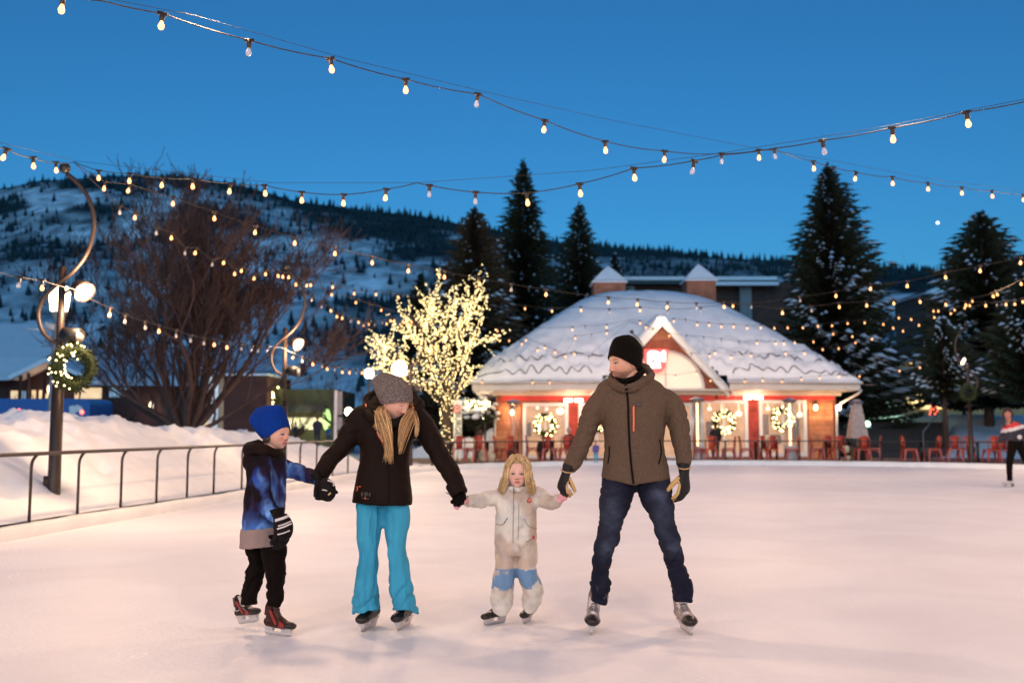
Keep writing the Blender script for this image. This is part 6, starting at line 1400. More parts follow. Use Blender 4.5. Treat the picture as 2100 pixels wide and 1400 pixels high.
mb = MB(); hd = [(1252, 777, -.08), (1262, 787, -.125), (1278, 794, -.15), (1300, 790, -.14), (1322, 780, -.09), (1336, 768, .0), (1326, 754, .09), (1300, 748, .13), (1270, 756, .10), (1254, 768, .02)]
mb.tube([w(a, b, c) for a, b, c in hd], [.016, .020, .022, .022, .024, .030, .034, .034, .026, .018], 12, closed=True)
mb.tube([w(a, b+6, c*.9) for a, b, c in hd], .024, 12, closed=True)
hood = p.cloth('hood', mb, JM, .007, 3, fold=.007, fs=16, seed=8, crease=((22, 22, 14), .003), parent=jk)
mb = MB(); mb.tube([w(1266, 779, -.06), w(1280, 783, -.10), w(1302, 776, -.09), w(1317, 762, -.03), w(1312, 750, .05), w(1290, 745, .07), w(1268, 760, .03)], .020, 10, closed=True); mb.build('collar_lining', BLKW, jk)
bv = bvh_of(jk); bvh_ = bvh_of(hood)
p.strip('zip', bv, [(1285.5, 797), (1288, 830), (1289, 870), (1291, 910), (1294, 950), (1297, 975), (1299, 991)], 4.2, ZIP, jk)
p.strip('zip_top', bvh_, [(1281, 784), (1285, 799)], 6, ZIP, jk)
p.strip('chest_zip', bv, [(1299, 834), (1299.4, 860), (1299.5, 884)], 3.2, ORG, jk, th=.006)
p.patch('zip_pull', bv, [(1297.2, 836), (1299, 831), (1301, 836), (1300.6, 842), (1297.6, 842)], ORG, jk, th=.009)
p.patch('logo_patch', bv, [(1304.8, 825.4), (1316, 825.4), (1316, 832.6), (1304.8, 832.6)], mat('patch_dark', (.03, .02, .018), .6), jk, th=.004)
p.text('logo_lettering', bv, 'HH', 1310.4, 829, 4.6, mat('patch_letter', (.16, .12, .10), .6), jk, wide=.95, th=.0055)
p.strip('pocket_zip', bv, [(1352, 901), (1354.5, 912), (1356, 925), (1354, 938), (1350, 951)], 2.4, ZIP, jk)
p.strip('pocket_zip', bv, [(1250, 915), (1250, 935), (1247, 950)], 2.0, ZIP, jk)
def dcol(P):
    c = np.tile(np.array([.014, .0145, .029]), (len(P), 1)); n = fbm(P*np.array([16, 16, 30]), 4, 3)
    for (a, b, rx_, rz_) in ((1250, 1050, .055, .13), (1355, 1045, .055, .13), (1244, 1120, .05, .05), (1378, 1118, .05, .05), (1345, 1010, .05, .03)):
        q = w(a, b); g = np.exp(-((P[:, 0]-q.x)/rx_)**2-((P[:, 2]-q.z)/rz_)**2)*(P[:, 1] < p.Y+.02); c += g[:, None]*np.array([.040, .050, .072])*(.1+1.8*n)[:, None]
    fr_ = sstep(w(0, 1190).z, w(0, 1232).z, P[:, 2])*(P[:, 0] < w(1270, 1200).x)*sstep(.48, .60, fbm(P*np.array([30, 30, 12]), 6, 3)); c = c*(1-fr_[:, None])+np.array([.42, .34, .31])*fr_[:, None]
    return c
mb = MB(); p.limb(mb, legR); p.limb(mb, legL)
p.cloth('jeans', mb, DEN, .0075, 2, wr=[(w(1250, 1075), w(1230, 1235), .10, .0065, 19), (w(1366, 1070), w(1401, 1232), .10, .0065, 19), (w(1290, 985), w(1290, 1030), .2, .004, 22)], fold=.006, fs=10, seed=13, col=dcol, crease=((9, 9, 16), .007))
headgear(p, 'beanie', BLKW, .043, -.062, grow=.011, top=.018, slouch=(0, -.016, .0), sl0=.3)
gR = glove(p, 'glove', w(1160, 972, -.11), (-.30, -.15, -1), (.75, .55, .0), 1, 1.05, (.55, .75, .5), LEA, thumb=(.25, .85), palm_col=((.007, .006, .006), (.60, .36, .13)), cuff=.055)
gL = glove(p, 'glove', w(1403, 972, -.08), (-.02, -.15, -1), (-.62, .70, .0), -1, 1.2, ((.35, .5, .35), (.40, .5, .35), (.45, .5, .35), (.5, .5, .4)), LEA, thumb=(.42, .55), palm_col=((.007, .006, .006), (.60, .36, .13)), cuff=.055)
mb = MB(); mb.tube([w(1150+23*t, 963+5*t+3*math.sin(t*3.1), -.11-.04*math.sin(t*3.1)) for t in np.linspace(0, 1, 7)], .0045, 6); mb.build('cuff_trim', TANM, gR)
mb = MB(); mb.tube([w(1390+26*t, 958.5+3*math.sin(t*3.1), -.08-.055*math.sin(t*3.1)) for t in np.linspace(0, 1, 7)], .0045, 6); mb.build('cuff_trim', TANM, gL)
def ground(px, py): Y = CAMZ*F/(py-HOR)/1.0; return V((px-1050)/F*Y*1.0, Y, 0)
def gnd(px, py):
    lo, hi = 3., 60.
    for _ in range(40):
        m_ = (lo+hi)/2
        if W(px, py, m_).z > 0: hi = m_ if False else hi; lo = lo
        if W(px, py, m_).z < 0: hi = m_
        else: lo = m_
    q = W(px, py, lo); q.z = 0; return q
g1 = gnd(1209, 1302); skate(p, (g1.x+.015, g1.y+.115, 0), -95, roll=-8, sc=1.06, boot=(.30, .24, .22), lace=(.85, .74, .70))
g2 = gnd(1416, 1303); skate(p, (g2.x-.005, g2.y+.115, 0), -85, roll=6, sc=1.06, boot=(.30, .24, .22), lace=(.85, .74, .70))
father = p
# ---------------- the mother
BJ = mat('black_shell', (.012, .0055, .0035), .65, var=.2, vs=20, bump=.15, bs=400, spec=.10)
TEAL = mat('teal_trousers', (.050, .33, .50), .8, var=.12, vs=5, bump=.15, bs=400, spec=.12)
GW_ = knit('grey_wool', (.17, .135, .125), 190, var=.55, ns=90)
HAIRM = mat('hair', rough=.42, vcol=True, var=.3, vs=60, spec=.5)
BLG = mat('black_glove', (.006, .0035, .003), .8, var=.2, spec=.1); LOGO = mat('logo_grey', (.10, .075, .065), .5)
p = Person('blonde woman in black jacket, turquoise trousers and grey slouch beanie, bending towards the girl', 6.32, 790,
           W(813, 820, 6.20), (.76, -.52, -.42), 1.0, roll=0, female=1., hatted=True, skin=(.76, .42, .31), lip=(.62, .13, .13), eyes='down', nose=.92, blush=.6, smile=.25)
w = p.w; mother = p
torso = [(800, 818, .0, 30, 26), (798, 832, .02, 52, 34), (796, 848, .02, 66, 38), (795, 868, .02, 66, 42), (793, 895, .0, 57, 44), (790, 925, 0, 53, 42), (788, 955, 0, 53, 41), (786, 990, 0, 58, 44), (785, 1015, 0, 61, 46), (784, 1033, 0, 62, 47)]
armR = [(752, 842, .0, 22, 24), (738, 860, 0, 27, 26), (722, 885, -.02, 25, 25), (702, 915, -.04, 22, 23), (682, 937, -.07, 20.5, 21), (664, 962, -.11, 19.5, 20), (658, 984, -.14, 17, 18)]
armL = [(846, 842, .0, 22, 24), (864, 866, 0, 25, 26), (880, 895, -.02, 25, 25), (900, 930, -.05, 21.5, 23), (919, 960, -.08, 19.5, 20), (933, 985, -.11, 17.5, 18), (940, 1003, -.13, 16, 17)]
legR = [(758, 1018, 0, 24, 30), (757, 1040, 0, 29.5, 35), (756, 1075, -.01, 27.5, 32), (755.5, 1110, -.03, 23.5, 28), (755.5, 1135, -.03, 21.8, 26), (752.5, 1170, -.01, 25, 29), (750.5, 1205, 0, 27, 33), (749, 1230, .03, 28, 36), (750.5, 1243, .045, 27.5, 37), (751.5, 1250, .045, 27, 37)]
legL = [(812, 1018, 0, 24, 30), (814, 1045, 0, 28.5, 35), (815, 1075, -.01, 26.5, 32), (813.5, 1105, -.03, 23.5, 28), (813.5, 1130, -.03, 22, 26), (819, 1160, -.01, 24.5, 29), (821.5, 1200, 0, 26, 33), (827.5, 1225, .03, 27, 36), (831, 1241, .045, 26.5, 37), (832, 1250, .045, 26, 37)]
p.body([torso, armR, armL, legR, legL], p.w(806, 838, -.04))
mb = MB(); p.limb(mb, torso, n=32, power=2.4); p.limb(mb, armR); p.limb(mb, armL)
jk = p.cloth('jacket', mb, BJ, .009, 5, wr=[(w(735, 870), w(662, 980, -.12), .09, .0065, 15), (w(868, 875), w(938, 1000, -.12), .09, .0065, 15)], fold=.009, fs=6, seed=5, crease=((5, 5, 7), .004))
mb = MB(); hd = [(752, 842, -.03), (762, 856, -.13), (785, 866, -.18), (812, 868, -.17), (840, 852, -.12), (856, 832, -.03), (848, 818, .06), (820, 806, .12), (780, 806, .12), (756, 822, .07)]
mb.tube([w(*q) for q in hd], [.036, .034, .030, .028, .032, .040, .044, .05, .052, .046], 12, closed=True); mb.ell([(w(758, 828, .10), .05, .05), (w(776, 818, .13), .07, .06), (w(810, 814, .14), .07, .06), (w(848, 822, .08), .045, .05)], n=16)
hd2 = p.cloth('hood', mb, BJ, .008, 4, fold=.012, fs=14, seed=6, parent=jk)
bv = bvh_of(jk); bh = bvh_of(hd2)
p.strip('zip', bv, [(800, 880), (797, 930), (797, 980), (798, 1035)], 1.8, mat('seam_black', (.006, .003, .002), .6, spec=.1), jk)
for q in ([(732, 1006), (735, 1000), (733, 997)], [(842, 996), (846, 999)], [(737, 997), (740, 997)]): p.strip('pocket_zip', bv, q, 1.6, ORG, jk, dens=2)
p.strip('neck_cord', bv, [(774, 884), (776, 892), (780, 899), (786, 906)], 2.2, ORG, jk, dens=2, th=.008)
p.strip('hood_cord', bh, [(750, 829), (751, 834)], 3, ORG, jk, dens=2)
p.strip('hood_cord', bh, [(846, 834), (848, 838)], 3, ORG, jk, dens=2)
p.text('logo_lettering', bv, 'HH', 750.5, 1013.5, 9.5, LOGO, jk, rot=-.08, wide=1.05, th=.003)
p.strip('logo_underline', bv, [(743, 1020.5), (757, 1022.5)], 1.5, LOGO, jk, dens=3); p.strip('logo_underline', bv, [(749, 1019), (750, 1023.5)], 1.6, ORG, jk, dens=2)
mb = MB(); p.limb(mb, legR, power=2.3); p.limb(mb, legL, power=2.3)
for hem, cxp, tilt in ((0, 751.5, -5), (1, 832, 4)):
    pts = []
    for k in range(20):
        a = k*.31416; pts.append(w(cxp+25*math.cos(a), 1248+tilt*math.cos(a)*.8+(3 if hem else 1)*math.sin(a*2+1)+2, .045+.098*math.sin(a)))
    mb.tube(pts, .019, 8, closed=True)
p.cloth('trousers', mb, TEAL, .0075, 2, wr=[(w(756, 1190), w(751, 1252), .14, .010, 18), (w(824, 1190), w(832, 1252), .14, .010, 18)], fold=.007, fs=8, seed=23, crease=((13, 13, 3.0), .011))
headgear(p, 'slouch_beanie', GW_, .027, -.060, grow=.015, top=.010, slouch=(-.050, -.150, -.030), sl0=.05)
def hcol(rn): 
    t = rn.random(); a = np.array((.34, .16, .055)); b = np.array((.90, .58, .27)); return tuple((a*(1-t)+b*t)*rn.uniform(.8, 1.1))
mainp = [(785, 838, -.10), (784, 862, -.17), (790, 888, -.20), (796, 915, -.17), (793, 940, -.15)]
def path1(rn, k):   # front fall over the chest
    o = rn.gauss(0, 1); o2 = rn.gauss(0, 1); e = rn.uniform(.58, 1.0); pts = []; K = 6
    cen = [(787, 832, -.09, 6), (782, 846, -.15, 8), (785, 866, -.20, 9), (791, 892, -.215, 8.5), (797, 920, -.21, 5.5), (801 if k % 3 else 790, 952, -.20, 3)]
    for i, (a, b, c, s_) in enumerate(cen): pts.append(w(a+o*s_*.55+1.6*math.sin(i*1.3+o2*2), 830+(b-830)*e if i else b, c+o2*.010))
    return pts
def path2(rn, k):   # other side, behind the chin
    o = rn.gauss(0, 1); o2 = rn.gauss(0, 1); e = rn.uniform(.55, 1.0)
    cen = [(842, 822, -.02, 2), (846, 843, -.08, 3.5), (838, 868, -.17, 6.5), (828, 896, -.205, 6.5), (820, 932, -.21, 3.5)]
    return [w(a+o*s_*.6, 822+(b-822)*e if i else b, c+o2*.010) for i, (a, b, c, s_) in enumerate(cen)]
def path3(rn, k):
    o = rn.gauss(0, 1); e = rn.uniform(.75, 1.0)
    cen = [(841, 824, .0, 2), (846, 842, -.08, 3), (851, 862, -.16, 3.5), (855, 880, -.18, 3), (853, 898, -.18, 3)]
    return [w(a+o*s_*.7, 824+(b-824)*e if i else b, c) for i, (a, b, c, s_) in enumerate(cen)]
def path4(rn, k):
    o = rn.gauss(0, 1); e = rn.uniform(.8, 1.0)
    cen = [(776, 832, -.03, 3), (768, 846, -.09, 3), (770, 864, -.15, 3.5), (776, 876, -.17, 4), (765+rn.random()*14, 882, -.17, 3)]
    return [w(a+o*s_*.6, 832+(b-832)*e if i else b, c) for i, (a, b, c, s_) in enumerate(cen)]
fns = [path1]*300+[path2]*190+[path3]*46+[path4]*60
hair(p, 'hair', HAIRM, len(fns), lambda rn, k: fns[k](rn, k), seed=4, r=.0026, col=hcol)
# mother's hands: right one round the boy's glove, left one round the girl's mitten
glove(p, 'glove', w(660, 990, -.15), (.15, -.15, -1), (.75, -.6, .1), -1, .98, (.9, 1.0, .7), BLG, thumb=(.4, .8), cuff=.05)
glove(p, 'glove', w(941, 1003, -.13), (-.02, -.2, -1), (-.25, -1, 0), -1, .92, (.55, .9, .7), BLG, thumb=(.5, .6), cuff=.05)
mb = MB(); p.limb(mb, [(928, 990, -.11, 17, 18), (938, 1004, -.13, 18, 19), (943, 1014, -.14, 17, 18)]); 
p.cloth('cuff', mb, BJ, .007, 2, fold=.004, parent=jk, seed=9)
g1 = gnd(741, 1297); skate(p, (g1.x+.03, g1.y+.115, 0), -103, roll=0, sc=.97, boot=(.025, .016, .013), lace=(.03, .02, .018), holder=(.20, .16, .15))
g2 = gnd(818, 1294); skate(p, (g2.x+.02, g2.y+.115, 0), -103, roll=3, sc=.97, boot=(.025, .016, .013), lace=(.03, .02, .018), holder=(.20, .16, .15))

# ---------------- the girl
SUIT = mat('white_snowsuit', rough=.75, vcol=True, var=.12, vs=12, bump=.2, bs=250, sheen=.15)
p = Person('small blonde girl in a stained white snowsuit with blue knees and pink mittens', 6.50, 1058,
           W(1061.5, 967, 6.44), (-.02, -1, -.02), .90, child=1., roll=-.03, skin=(.80, .47, .36), lip=(.66, .17, .16), nose=1., blush=.7, brow=(.38, .22, .12), iris=(.02, .012, .01))
w = p.w; girl = p
torso = [(1060, 994, .0, 26, 20), (1061, 1003, .0, 38, 25), (1061, 1014, 0, 43, 30), (1060, 1035, 0, 43, 33), (1059, 1060, 0, 43, 34), (1058, 1085, 0, 43, 34), (1058, 1110, 0, 43, 34), (1057, 1125, 0, 42, 34), (1057, 1138, 0, 36, 30)]
armR = [(1030, 1010, 0, 15, 20), (1012, 1018, -.01, 16, 18), (992, 1024, -.04, 16.5, 17), (972, 1026, -.08, 15, 16), (955, 1028, -.11, 13, 14)]
armL = [(1090, 1008, 0, 15, 20), (1106, 1017, -.01, 17, 18), (1122, 1028, -.05, 17, 17), (1138, 1030, -.08, 14, 15), (1150, 1020, -.10, 11, 13)]
legR = [(1037, 1110, 0, 24, 32), (1036, 1140, 0, 22, 30), (1035, 1165, -.02, 22, 28), (1032, 1195, -.03, 23, 28), (1030, 1222, .0, 24, 29), (1029, 1240, .02, 23, 30), (1033, 1252, .03, 18, 27)]
legL = [(1078, 1110, 0, 23, 32), (1080, 1140, 0, 21.5, 30), (1080, 1165, -.03, 22, 28), (1086, 1190, -.04, 22, 28), (1093, 1212, -.01, 22.5, 28), (1089, 1232, .04, 20, 28), (1084, 1246, .06, 16.5, 26)]
p.body([torso, armR, armL, legR, legL], p.w(1061, 998, .0))
mb = MB(); p.limb(mb, torso, n=32, power=2.5)
for a in (armR, armL, legR, legL): p.limb(mb, a)
mb.tube([w(1038, 1000, -.02), w(1048, 1001, -.09), w(1063, 1003, -.11), (w(1078, 1000, -.08)), w(1085, 996, .0), w(1075, 990, .08), w(1050, 990, .08)], .022, 10, closed=True)
def gcol(P):
    n1 = fbm(P*6, 2, 4); n2 = fbm(P*22, 3, 3); base = np.array([.74, .66, .56]); st = np.array([.50, .34, .24]); k = sstep(.42, .62, n1)*.75; 
    C = base*(1-k[:, None])+st*k[:, None]; C *= (.85+.3*n2)[:, None]
    k2 = sstep(.56, .64, fbm(P*17, 12, 3))*.35; C = C*(1-k2[:, None])+np.array([.45, .38, .36])*k2[:, None]
    zt_ = w(0, 1163).z; zb_ = w(0, 1202).z; wob = (fbm(P*30, 8, 2)-.45)*.02
    kn = ((P[:, 2] < zt_+wob*.4) & (P[:, 2] > zb_+wob*2.5) & (P[:, 1] < p.Y+.03))*1.0; wear = sstep(.62, .50, fbm(P*np.array([18, 18, 30]), 14, 3)+.22*sstep(zb_+.05, zb_, P[:, 2])-.04)
    kn = kn*np.clip(wear+.0, .0, 1); C = C*(1-kn[:, None])+np.array([.14, .26, .42])*kn[:, None]
    return C
su = p.cloth('snowsuit', mb, SUIT, .008, 4, wr=[(w(1010, 1018), w(957, 1028, -.1), .07, .006, 24), (w(1108, 1016), w(1148, 1024, -.1), .07, .006, 24), (w(1033, 1200), w(1030, 1254), .10, .007, 17), (w(1090, 1200), w(1086, 1248), .10, .007, 17), (w(1060, 1085), w(1058, 1125), .2, .003, 15)], fold=.009, fs=11, seed=33, col=gcol, crease=((10, 10, 9), .005))
bv = bvh_of(su); SEAM = mat('suit_seam', (.34, .26, .20), .8); TEALT = mat('teal_trim', (.03, .25, .28), .6)
p.strip('front_seam', bv, [(1053.5, 1000), (1053.5, 1030), (1052.5, 1060), (1052, 1090), (1052, 1112)], 1.3, SEAM, su, th=.003)
p.strip('zip_placket', bv, [(1064, 1035), (1063.5, 1070), (1062.5, 1108)], 1.0, SEAM, su, th=.003)
p.strip('teal_zip', bv, [(1054, 1001), (1054, 1011)], 2.2, TEALT, su, dens=2)
p.strip('pocket_flap', bv, [(1041, 1061), (1036, 1070), (1030, 1077), (1018, 1074)], 1.4, SEAM, su, dens=3); p.strip('pocket_flap', bv, [(1075, 1062), (1079, 1072), (1085, 1080), (1100, 1083)], 1.4, SEAM, su, dens=3)
p.strip('pocket_edge', bv, [(1041, 1061), (1034, 1072)], 1.6, TEALT, su, dens=2, off=.003)
p.strip('trouser_pocket', bv, [(1078, 1111), (1086, 1107), (1093, 1103)], 1.6, SEAM, su, dens=3)
p.patch('red_tag', bv, [(1092, 1098), (1095, 1097), (1095.5, 1104), (1092.5, 1105)], mat('tag_red', (.65, .06, .03), .5), su, th=.006)
p.patch('emblem_border', bv, [(1085.5, 1018), (1089, 1023), (1090.5, 1029), (1085.5, 1031), (1080.5, 1029), (1082, 1023)], mat('emblem_red', (.50, .03, .025), .5), su, th=.004)
p.patch('emblem_field', bv, [(1085.5, 1020.5), (1087.8, 1024), (1088.6, 1028), (1082.4, 1028), (1083.2, 1024)], mat('emblem_orange', (.80, .35, .22), .5), su, th=.007)
p.text('emblem_lettering', bv, '2117', 1085.5, 1026, 1.6, mat('emblem_red2', (.5, .04, .03), .5), su, wide=1., th=.009)
mb = MB(); mb.ell([(w(1051, 1115, -.10), .012, .006), (w(1058, 1124, -.115), .026, .009), (w(1063, 1132, -.11), .012, .006)], n=12); zf_ = mb.build('zip_flap', SUIT, su); setcol(zf_.data, np.tile([.6, .5, .42], (len(zf_.data.vertices), 1)))
p.strip('teal_cuff', bv, [(958.5, 1007+8), (959, 1022)], 4, TEALT, su, dens=2)
def gh(rn):
    t = rn.random(); return tuple((np.array((.46, .25, .09))*(1-t)+np.array((.92, .66, .34))*t)*rn.uniform(.85, 1.1))
def gpath(rn, k):
    # from a parting on the crown, down the sides; a veil over the forehead on the image left
    sd = -1 if rn.random() < .55 else 1; part = .012; a = rn.uniform(-1.2, 1.5)    # a: -1 back .. +1 front
    top = (part+sd*.001, -.01+a*.05, .1165+.003*rn.random()-.024*a*a*.6)
    yy = .085*math.sin(a*.95); wd = .080+rn.uniform(0, .010); front = max(0, a-.55)
    if front and sd == -1 and rn.random() < .8:
        j_ = rn.uniform(0, .022); P_ = [top, (-.022, .078, .093), (-.048-j_, .088-j_*.3, .045), (-.060-j_, .080-j_*.6, -.02), (-.068-j_, .066-j_, -.075), (-.075-rn.random()*.03, .045, -.125-rn.random()*.03)]
        P_ = [(x+rn.gauss(0, .006)*(i > 0), y+rn.gauss(0, .002), z+rn.gauss(0, .004)) for i, (x, y, z) in enumerate(P_)]
    elif front and sd == 1:
        j_ = rn.uniform(0, .018); P_ = [top, (.034, .074, .094), (.058+j_*.6, .072-j_, .045), (.066+j_, .062-j_, -.02), (.074+j_, .045, -.08), (.09+rn.random()*.025, .03, -.14-rn.random()*.02)]
        P_ = [(x+rn.gauss(0, .005)*(i > 0), y+rn.gauss(0, .003), z+rn.gauss(0, .004)) for i, (x, y, z) in enumerate(P_)]
    else:
        fl = rn.uniform(0, .035); P_ = [top, (sd*.045, yy*.8, .105), (sd*(wd-.004), yy*.9, .05), (sd*(wd+.008), yy*.95-.005, -.02), (sd*(wd+.012+fl*.6), yy*.9-.01, -.075), (sd*(wd+.015+fl), yy*.8, -.12-rn.random()*.04)]
        if abs(a) > 1.0 and a < 0: P_ = [top, (sd*.03, -.075, .10), (sd*.045, -.105, .04), (sd*.05, -.11, -.03), (sd*.055, -.10, -.09), (sd*.06, -.09, -.14)]
        P_ = [(x+rn.gauss(0, .004)*(i > 0), y+rn.gauss(0, .005), z+rn.gauss(0, .004)) for i, (x, y, z) in enumerate(P_)]
    return [girl.hp(*q) for q in [(x, y, z) for x, y, z in P_]]
def gpath_m(rn, k):
    return gpath(rn, k)
hair(p, 'hair', HAIRM, 900, gpath_m, seed=9, r=.0025, col=gh)
# hair cap under the strands
D, Fc = ICO5; P0 = skull(D, 1.); P0 = P0*(1+.0055/np.linalg.norm(P0, axis=1)[:, None]); hl = P0[:, 2]-(.060-1.7*np.clip(.065-P0[:, 1], 0, .10)); keep = hl > 0
idx = -np.ones(len(P0), int); idx[keep] = np.arange(keep.sum()); fs_ = [tuple(int(idx[i]) for i in f) for f in Fc if all(keep[i] for i in f)]
me = bpy.data.meshes.new('hair_cap'); me.from_pydata([tuple(v) for v in np.array(p.hc)+(P0[keep]*p.hs) @ np.array(p.M).T], [], fs_); me.update(); setcol(me, np.tile([.50, .32, .15], (keep.sum(), 1))); link('hair_cap', me, HAIRM, p.o)
PINK = mat('pink_mitten', (.78, .20, .30), .7, var=.45, vs=45, col2=(.85, .55, .55), bump=.2, bs=90)
glove(p, 'mitten', w(952, 1027, -.16), (-1, -.35, -.1), (0, -.3, -1), 1, .66, (.9, .9, .5), PINK, thumb=(.5, .5), r=.0125, cuff=.03)
glove(p, 'mitten', w(1149, 1022, -.15), (.4, -.3, .55), (-.3, -.8, .2), 1, .68, (.5, .8, .6), PINK, thumb=(.5, .5), r=.0125, cuff=.03)
mb = MB(); mb.tube([w(936, 1033, -.2), w(938, 1040, -.2)], .004, 5); mb.build('zip_pull', mat('pull_dark', (.1, .03, .03), .5), p.o)
mb = MB(); mb.prism([w(912, 1010, -.12), w(926, 1008, -.12), w(926, 1017, -.12)], (0, .01, 0)); mb.prism([w(1168, 1001, -.12), w(1174, 1007, -.12), w(1166, 1010, -.12)], (0, .01, 0)); mb.build('mitten_tab', mat('tab_grey', (.5, .42, .42), .7), p.o, smooth=False)
g1 = gnd(1008, 1284); skate(p, (g1.x+.02, g1.y+.08, 0), -135, roll=0, pitch=0, sc=.70, lace=(.68, .55, .52), holder=(.6, .5, .48))
g2 = gnd(1072, 1281); skate(p, (g2.x+.03, g2.y+.10, 0), -107, roll=-4, pitch=0, sc=.70, lace=(.68, .55, .52), holder=(.6, .5, .48))

# ---------------- the boy
HOOD = mat('flame_hoodie', rough=.85, vcol=True, var=.1, vs=20, bump=.12, bs=300, spec=.1)
BPANT = mat('black_trousers', (.008, .0045, .0035), .85, var=.3, vs=10, bump=.2, bs=200, spec=.08)
BLUEW = knit('blue_wool', (.004, .034, .23), 240, var=.2)
p = Person('boy skating in profile in a blue flame hoodie and royal blue beanie', 6.24, 545,
           W(566, 886, 6.22), (.90, -.42, -.04), .93, child=.75, hatted=True, skin=(.78, .43, .32), lip=(.60, .16, .14), nose=1.0, blush=.9, brow=(.25, .13, .08), iris=(.05, .03, .02))
w = p.w; boy = p
torso = [(545, 921, .0, 26, 26), (545, 932, .0, 37, 38), (546, 948, 0, 40, 48), (546, 975, 0, 39, 50), (545, 1005, 0, 40, 50), (542, 1040, 0, 43, 50), (539, 1070, 0, 42, 50), (538, 1096, 0, 40, 50)]
shirt = [(538, 1080, 0, 40, 49), (539, 1100, 0, 42.5, 51), (540, 1119, 0, 45, 53)]
armN = [(544, 944, -.10, 21, 22), (538, 968, -.16, 22, 22), (535, 1000, -.19, 21, 21), (543, 1030, -.20, 20, 19), (560, 1053, -.21, 17, 17), (572, 1066, -.22, 14, 15)]
armF = [(564, 945, .08, 18, 20), (585, 957, .12, 18, 18), (610, 968, .08, 17, 17), (632, 974, .02, 16, 16), (650, 981, -.05, 14, 14)]
legB = [(528, 1095, .05, 28, 30), (526, 1125, .06, 25, 27), (528, 1150, .06, 22, 24), (522, 1175, .06, 21, 22), (514, 1200, .06, 20, 21), (511, 1224, .06, 20, 20), (511, 1240, .06, 19, 18)]
legF = [(556, 1095, -.05, 28, 30), (561, 1125, -.06, 27, 27), (566, 1155, -.07, 23.5, 24), (567, 1180, -.07, 21, 22), (564, 1205, -.06, 20, 21), (563, 1226, -.06, 19, 20), (559, 1244, -.06, 17, 18)]
p.body([torso, armN, armF, legB, legF], p.w(553, 922, .0))
def fcol(P):
    z0 = w(0, 1098).z; z1 = w(0, 1000).z; z2 = w(0, 925).z; x = P*np.array([9, 9, 6.]); wx = x+np.stack([fbm(x*.8, 3, 2), fbm(x*.8, 4, 2), fbm(x*.7, 5, 2)], 1)*3.2
    f = fbm(wx, 8, 4); r = 1-np.abs(2*fbm(wx*np.array([1.1, 1.1, .7]), 18, 3)-.92)*2.6; r = np.clip(r, 0, 1)
    hgt = (P[:, 2]-z0)/(z1-z0); k = np.clip(1.05-hgt*.80+(f-.47)*3.2, 0, 1)
    top = sstep(z1+.02, z2-.02, P[:, 2]); k = k*(1-top*.65)
    far = sstep(w(590, 0).x, w(606, 0).x, P[:, 0]); k = np.maximum(k, far*np.clip((f-.38)*4, 0, .8))
    k = np.clip(k*1.15-.12, 0, 1); C = np.array([.010, .006, .008])*(1-k[:, None])+np.array([.030, .070, .34])*k[:, None]
    pur = sstep(.45, .6, fbm(wx*.6+9, 28, 3))*np.clip(1-k, 0, 1)*.5*(1-top); C = C*(1-pur[:, None])+np.array([.06, .035, .10])*pur[:, None]
    lo = np.clip(k*1.3-.25, 0, 1)*r**2; C = C*(1-lo[:, None])+np.array([.22, .45, .85])*lo[:, None]
    lo2 = sstep(z0+.17, z0, P[:, 2])*.35; C = C*(1-lo2[:, None])+np.array([.14, .36, .80])*lo2[:, None]
    return C
mb = MB(); p.limb(mb, torso, n=28, power=2.3); p.limb(mb, armN); p.limb(mb, armF)
ho = p.cloth('hoodie', mb, HOOD, .008, 4, wr=[(w(536, 985, -.18), w(572, 1066, -.22), .08, .005, 20), (w(575, 952, .1), w(650, 980, -.04), .07, .005, 20)], fold=.009, fs=8, seed=43, col=fcol, crease=((8, 8, 7), .005))
mb = MB(); hd = [(574, 926, -.02), (566, 930, -.09), (548, 924, -.14), (526, 918, -.12), (512, 922, -.03), (512, 918, .08), (530, 912, .13), (556, 918, .10), (572, 922, .05)]
mb.tube([w(*q) for q in hd], [.022, .026, .032, .038, .045, .042, .036, .028, .024], 12, closed=True)
mb.ell([(w(520, 930, .0), .05, .08), (w(512, 948, .0), .042, .075), (w(513, 962, .0), .030, .06), (w(516, 969, .0), .012, .03)], n=18)
p.cloth('hood', mb, mat('hood_black', (.014, .007, .005), .85, var=.2, vs=12, spec=.1), .007, 4, fold=.008, fs=14, seed=44, parent=ho)
mb = MB(); p.limb(mb, shirt, n=28, power=2.3); p.cloth('undershirt', mb, mat('grey_shirt', (.30, .21, .19), .85, var=.12, spec=.1), .009, 3, fold=.008, fs=12, seed=45)
mb = MB(); p.limb(mb, legB); p.limb(mb, legF); p.cloth('trousers', mb, BPANT, .009, 3, wr=[(w(526, 1140, .06), w(513, 1234, .06), .09, .008, 15), (w(565, 1140, -.06), w(562, 1238, -.06), .09, .008, 15)], fold=.010, fs=9, seed=46, crease=((8, 8, 13), .008))
headgear(p, 'blue_beanie', BLUEW, .040, -.075, grow=.011, top=.050, slouch=(.0, -.105, -.022), sl0=.24, squeeze=.12)
hair(p, 'hair', HAIRM, 40, lambda rn, k: [p.hp(.070+rn.gauss(0, .002), .02-.05*rn.random(), -.01), p.hp(.076, .01-.05*rn.random(), -.035-.02*rn.random()), p.hp(.070, -.02-.03*rn.random(), -.065-.01*rn.random())], seed=3, r=.003, col=lambda rn: (.06, .03, .02))
PAD = mat('glove_black_boy', (.007, .0045, .004), .7, spec=.15); WHS = mat('glove_white', (.68, .60, .58), .6)
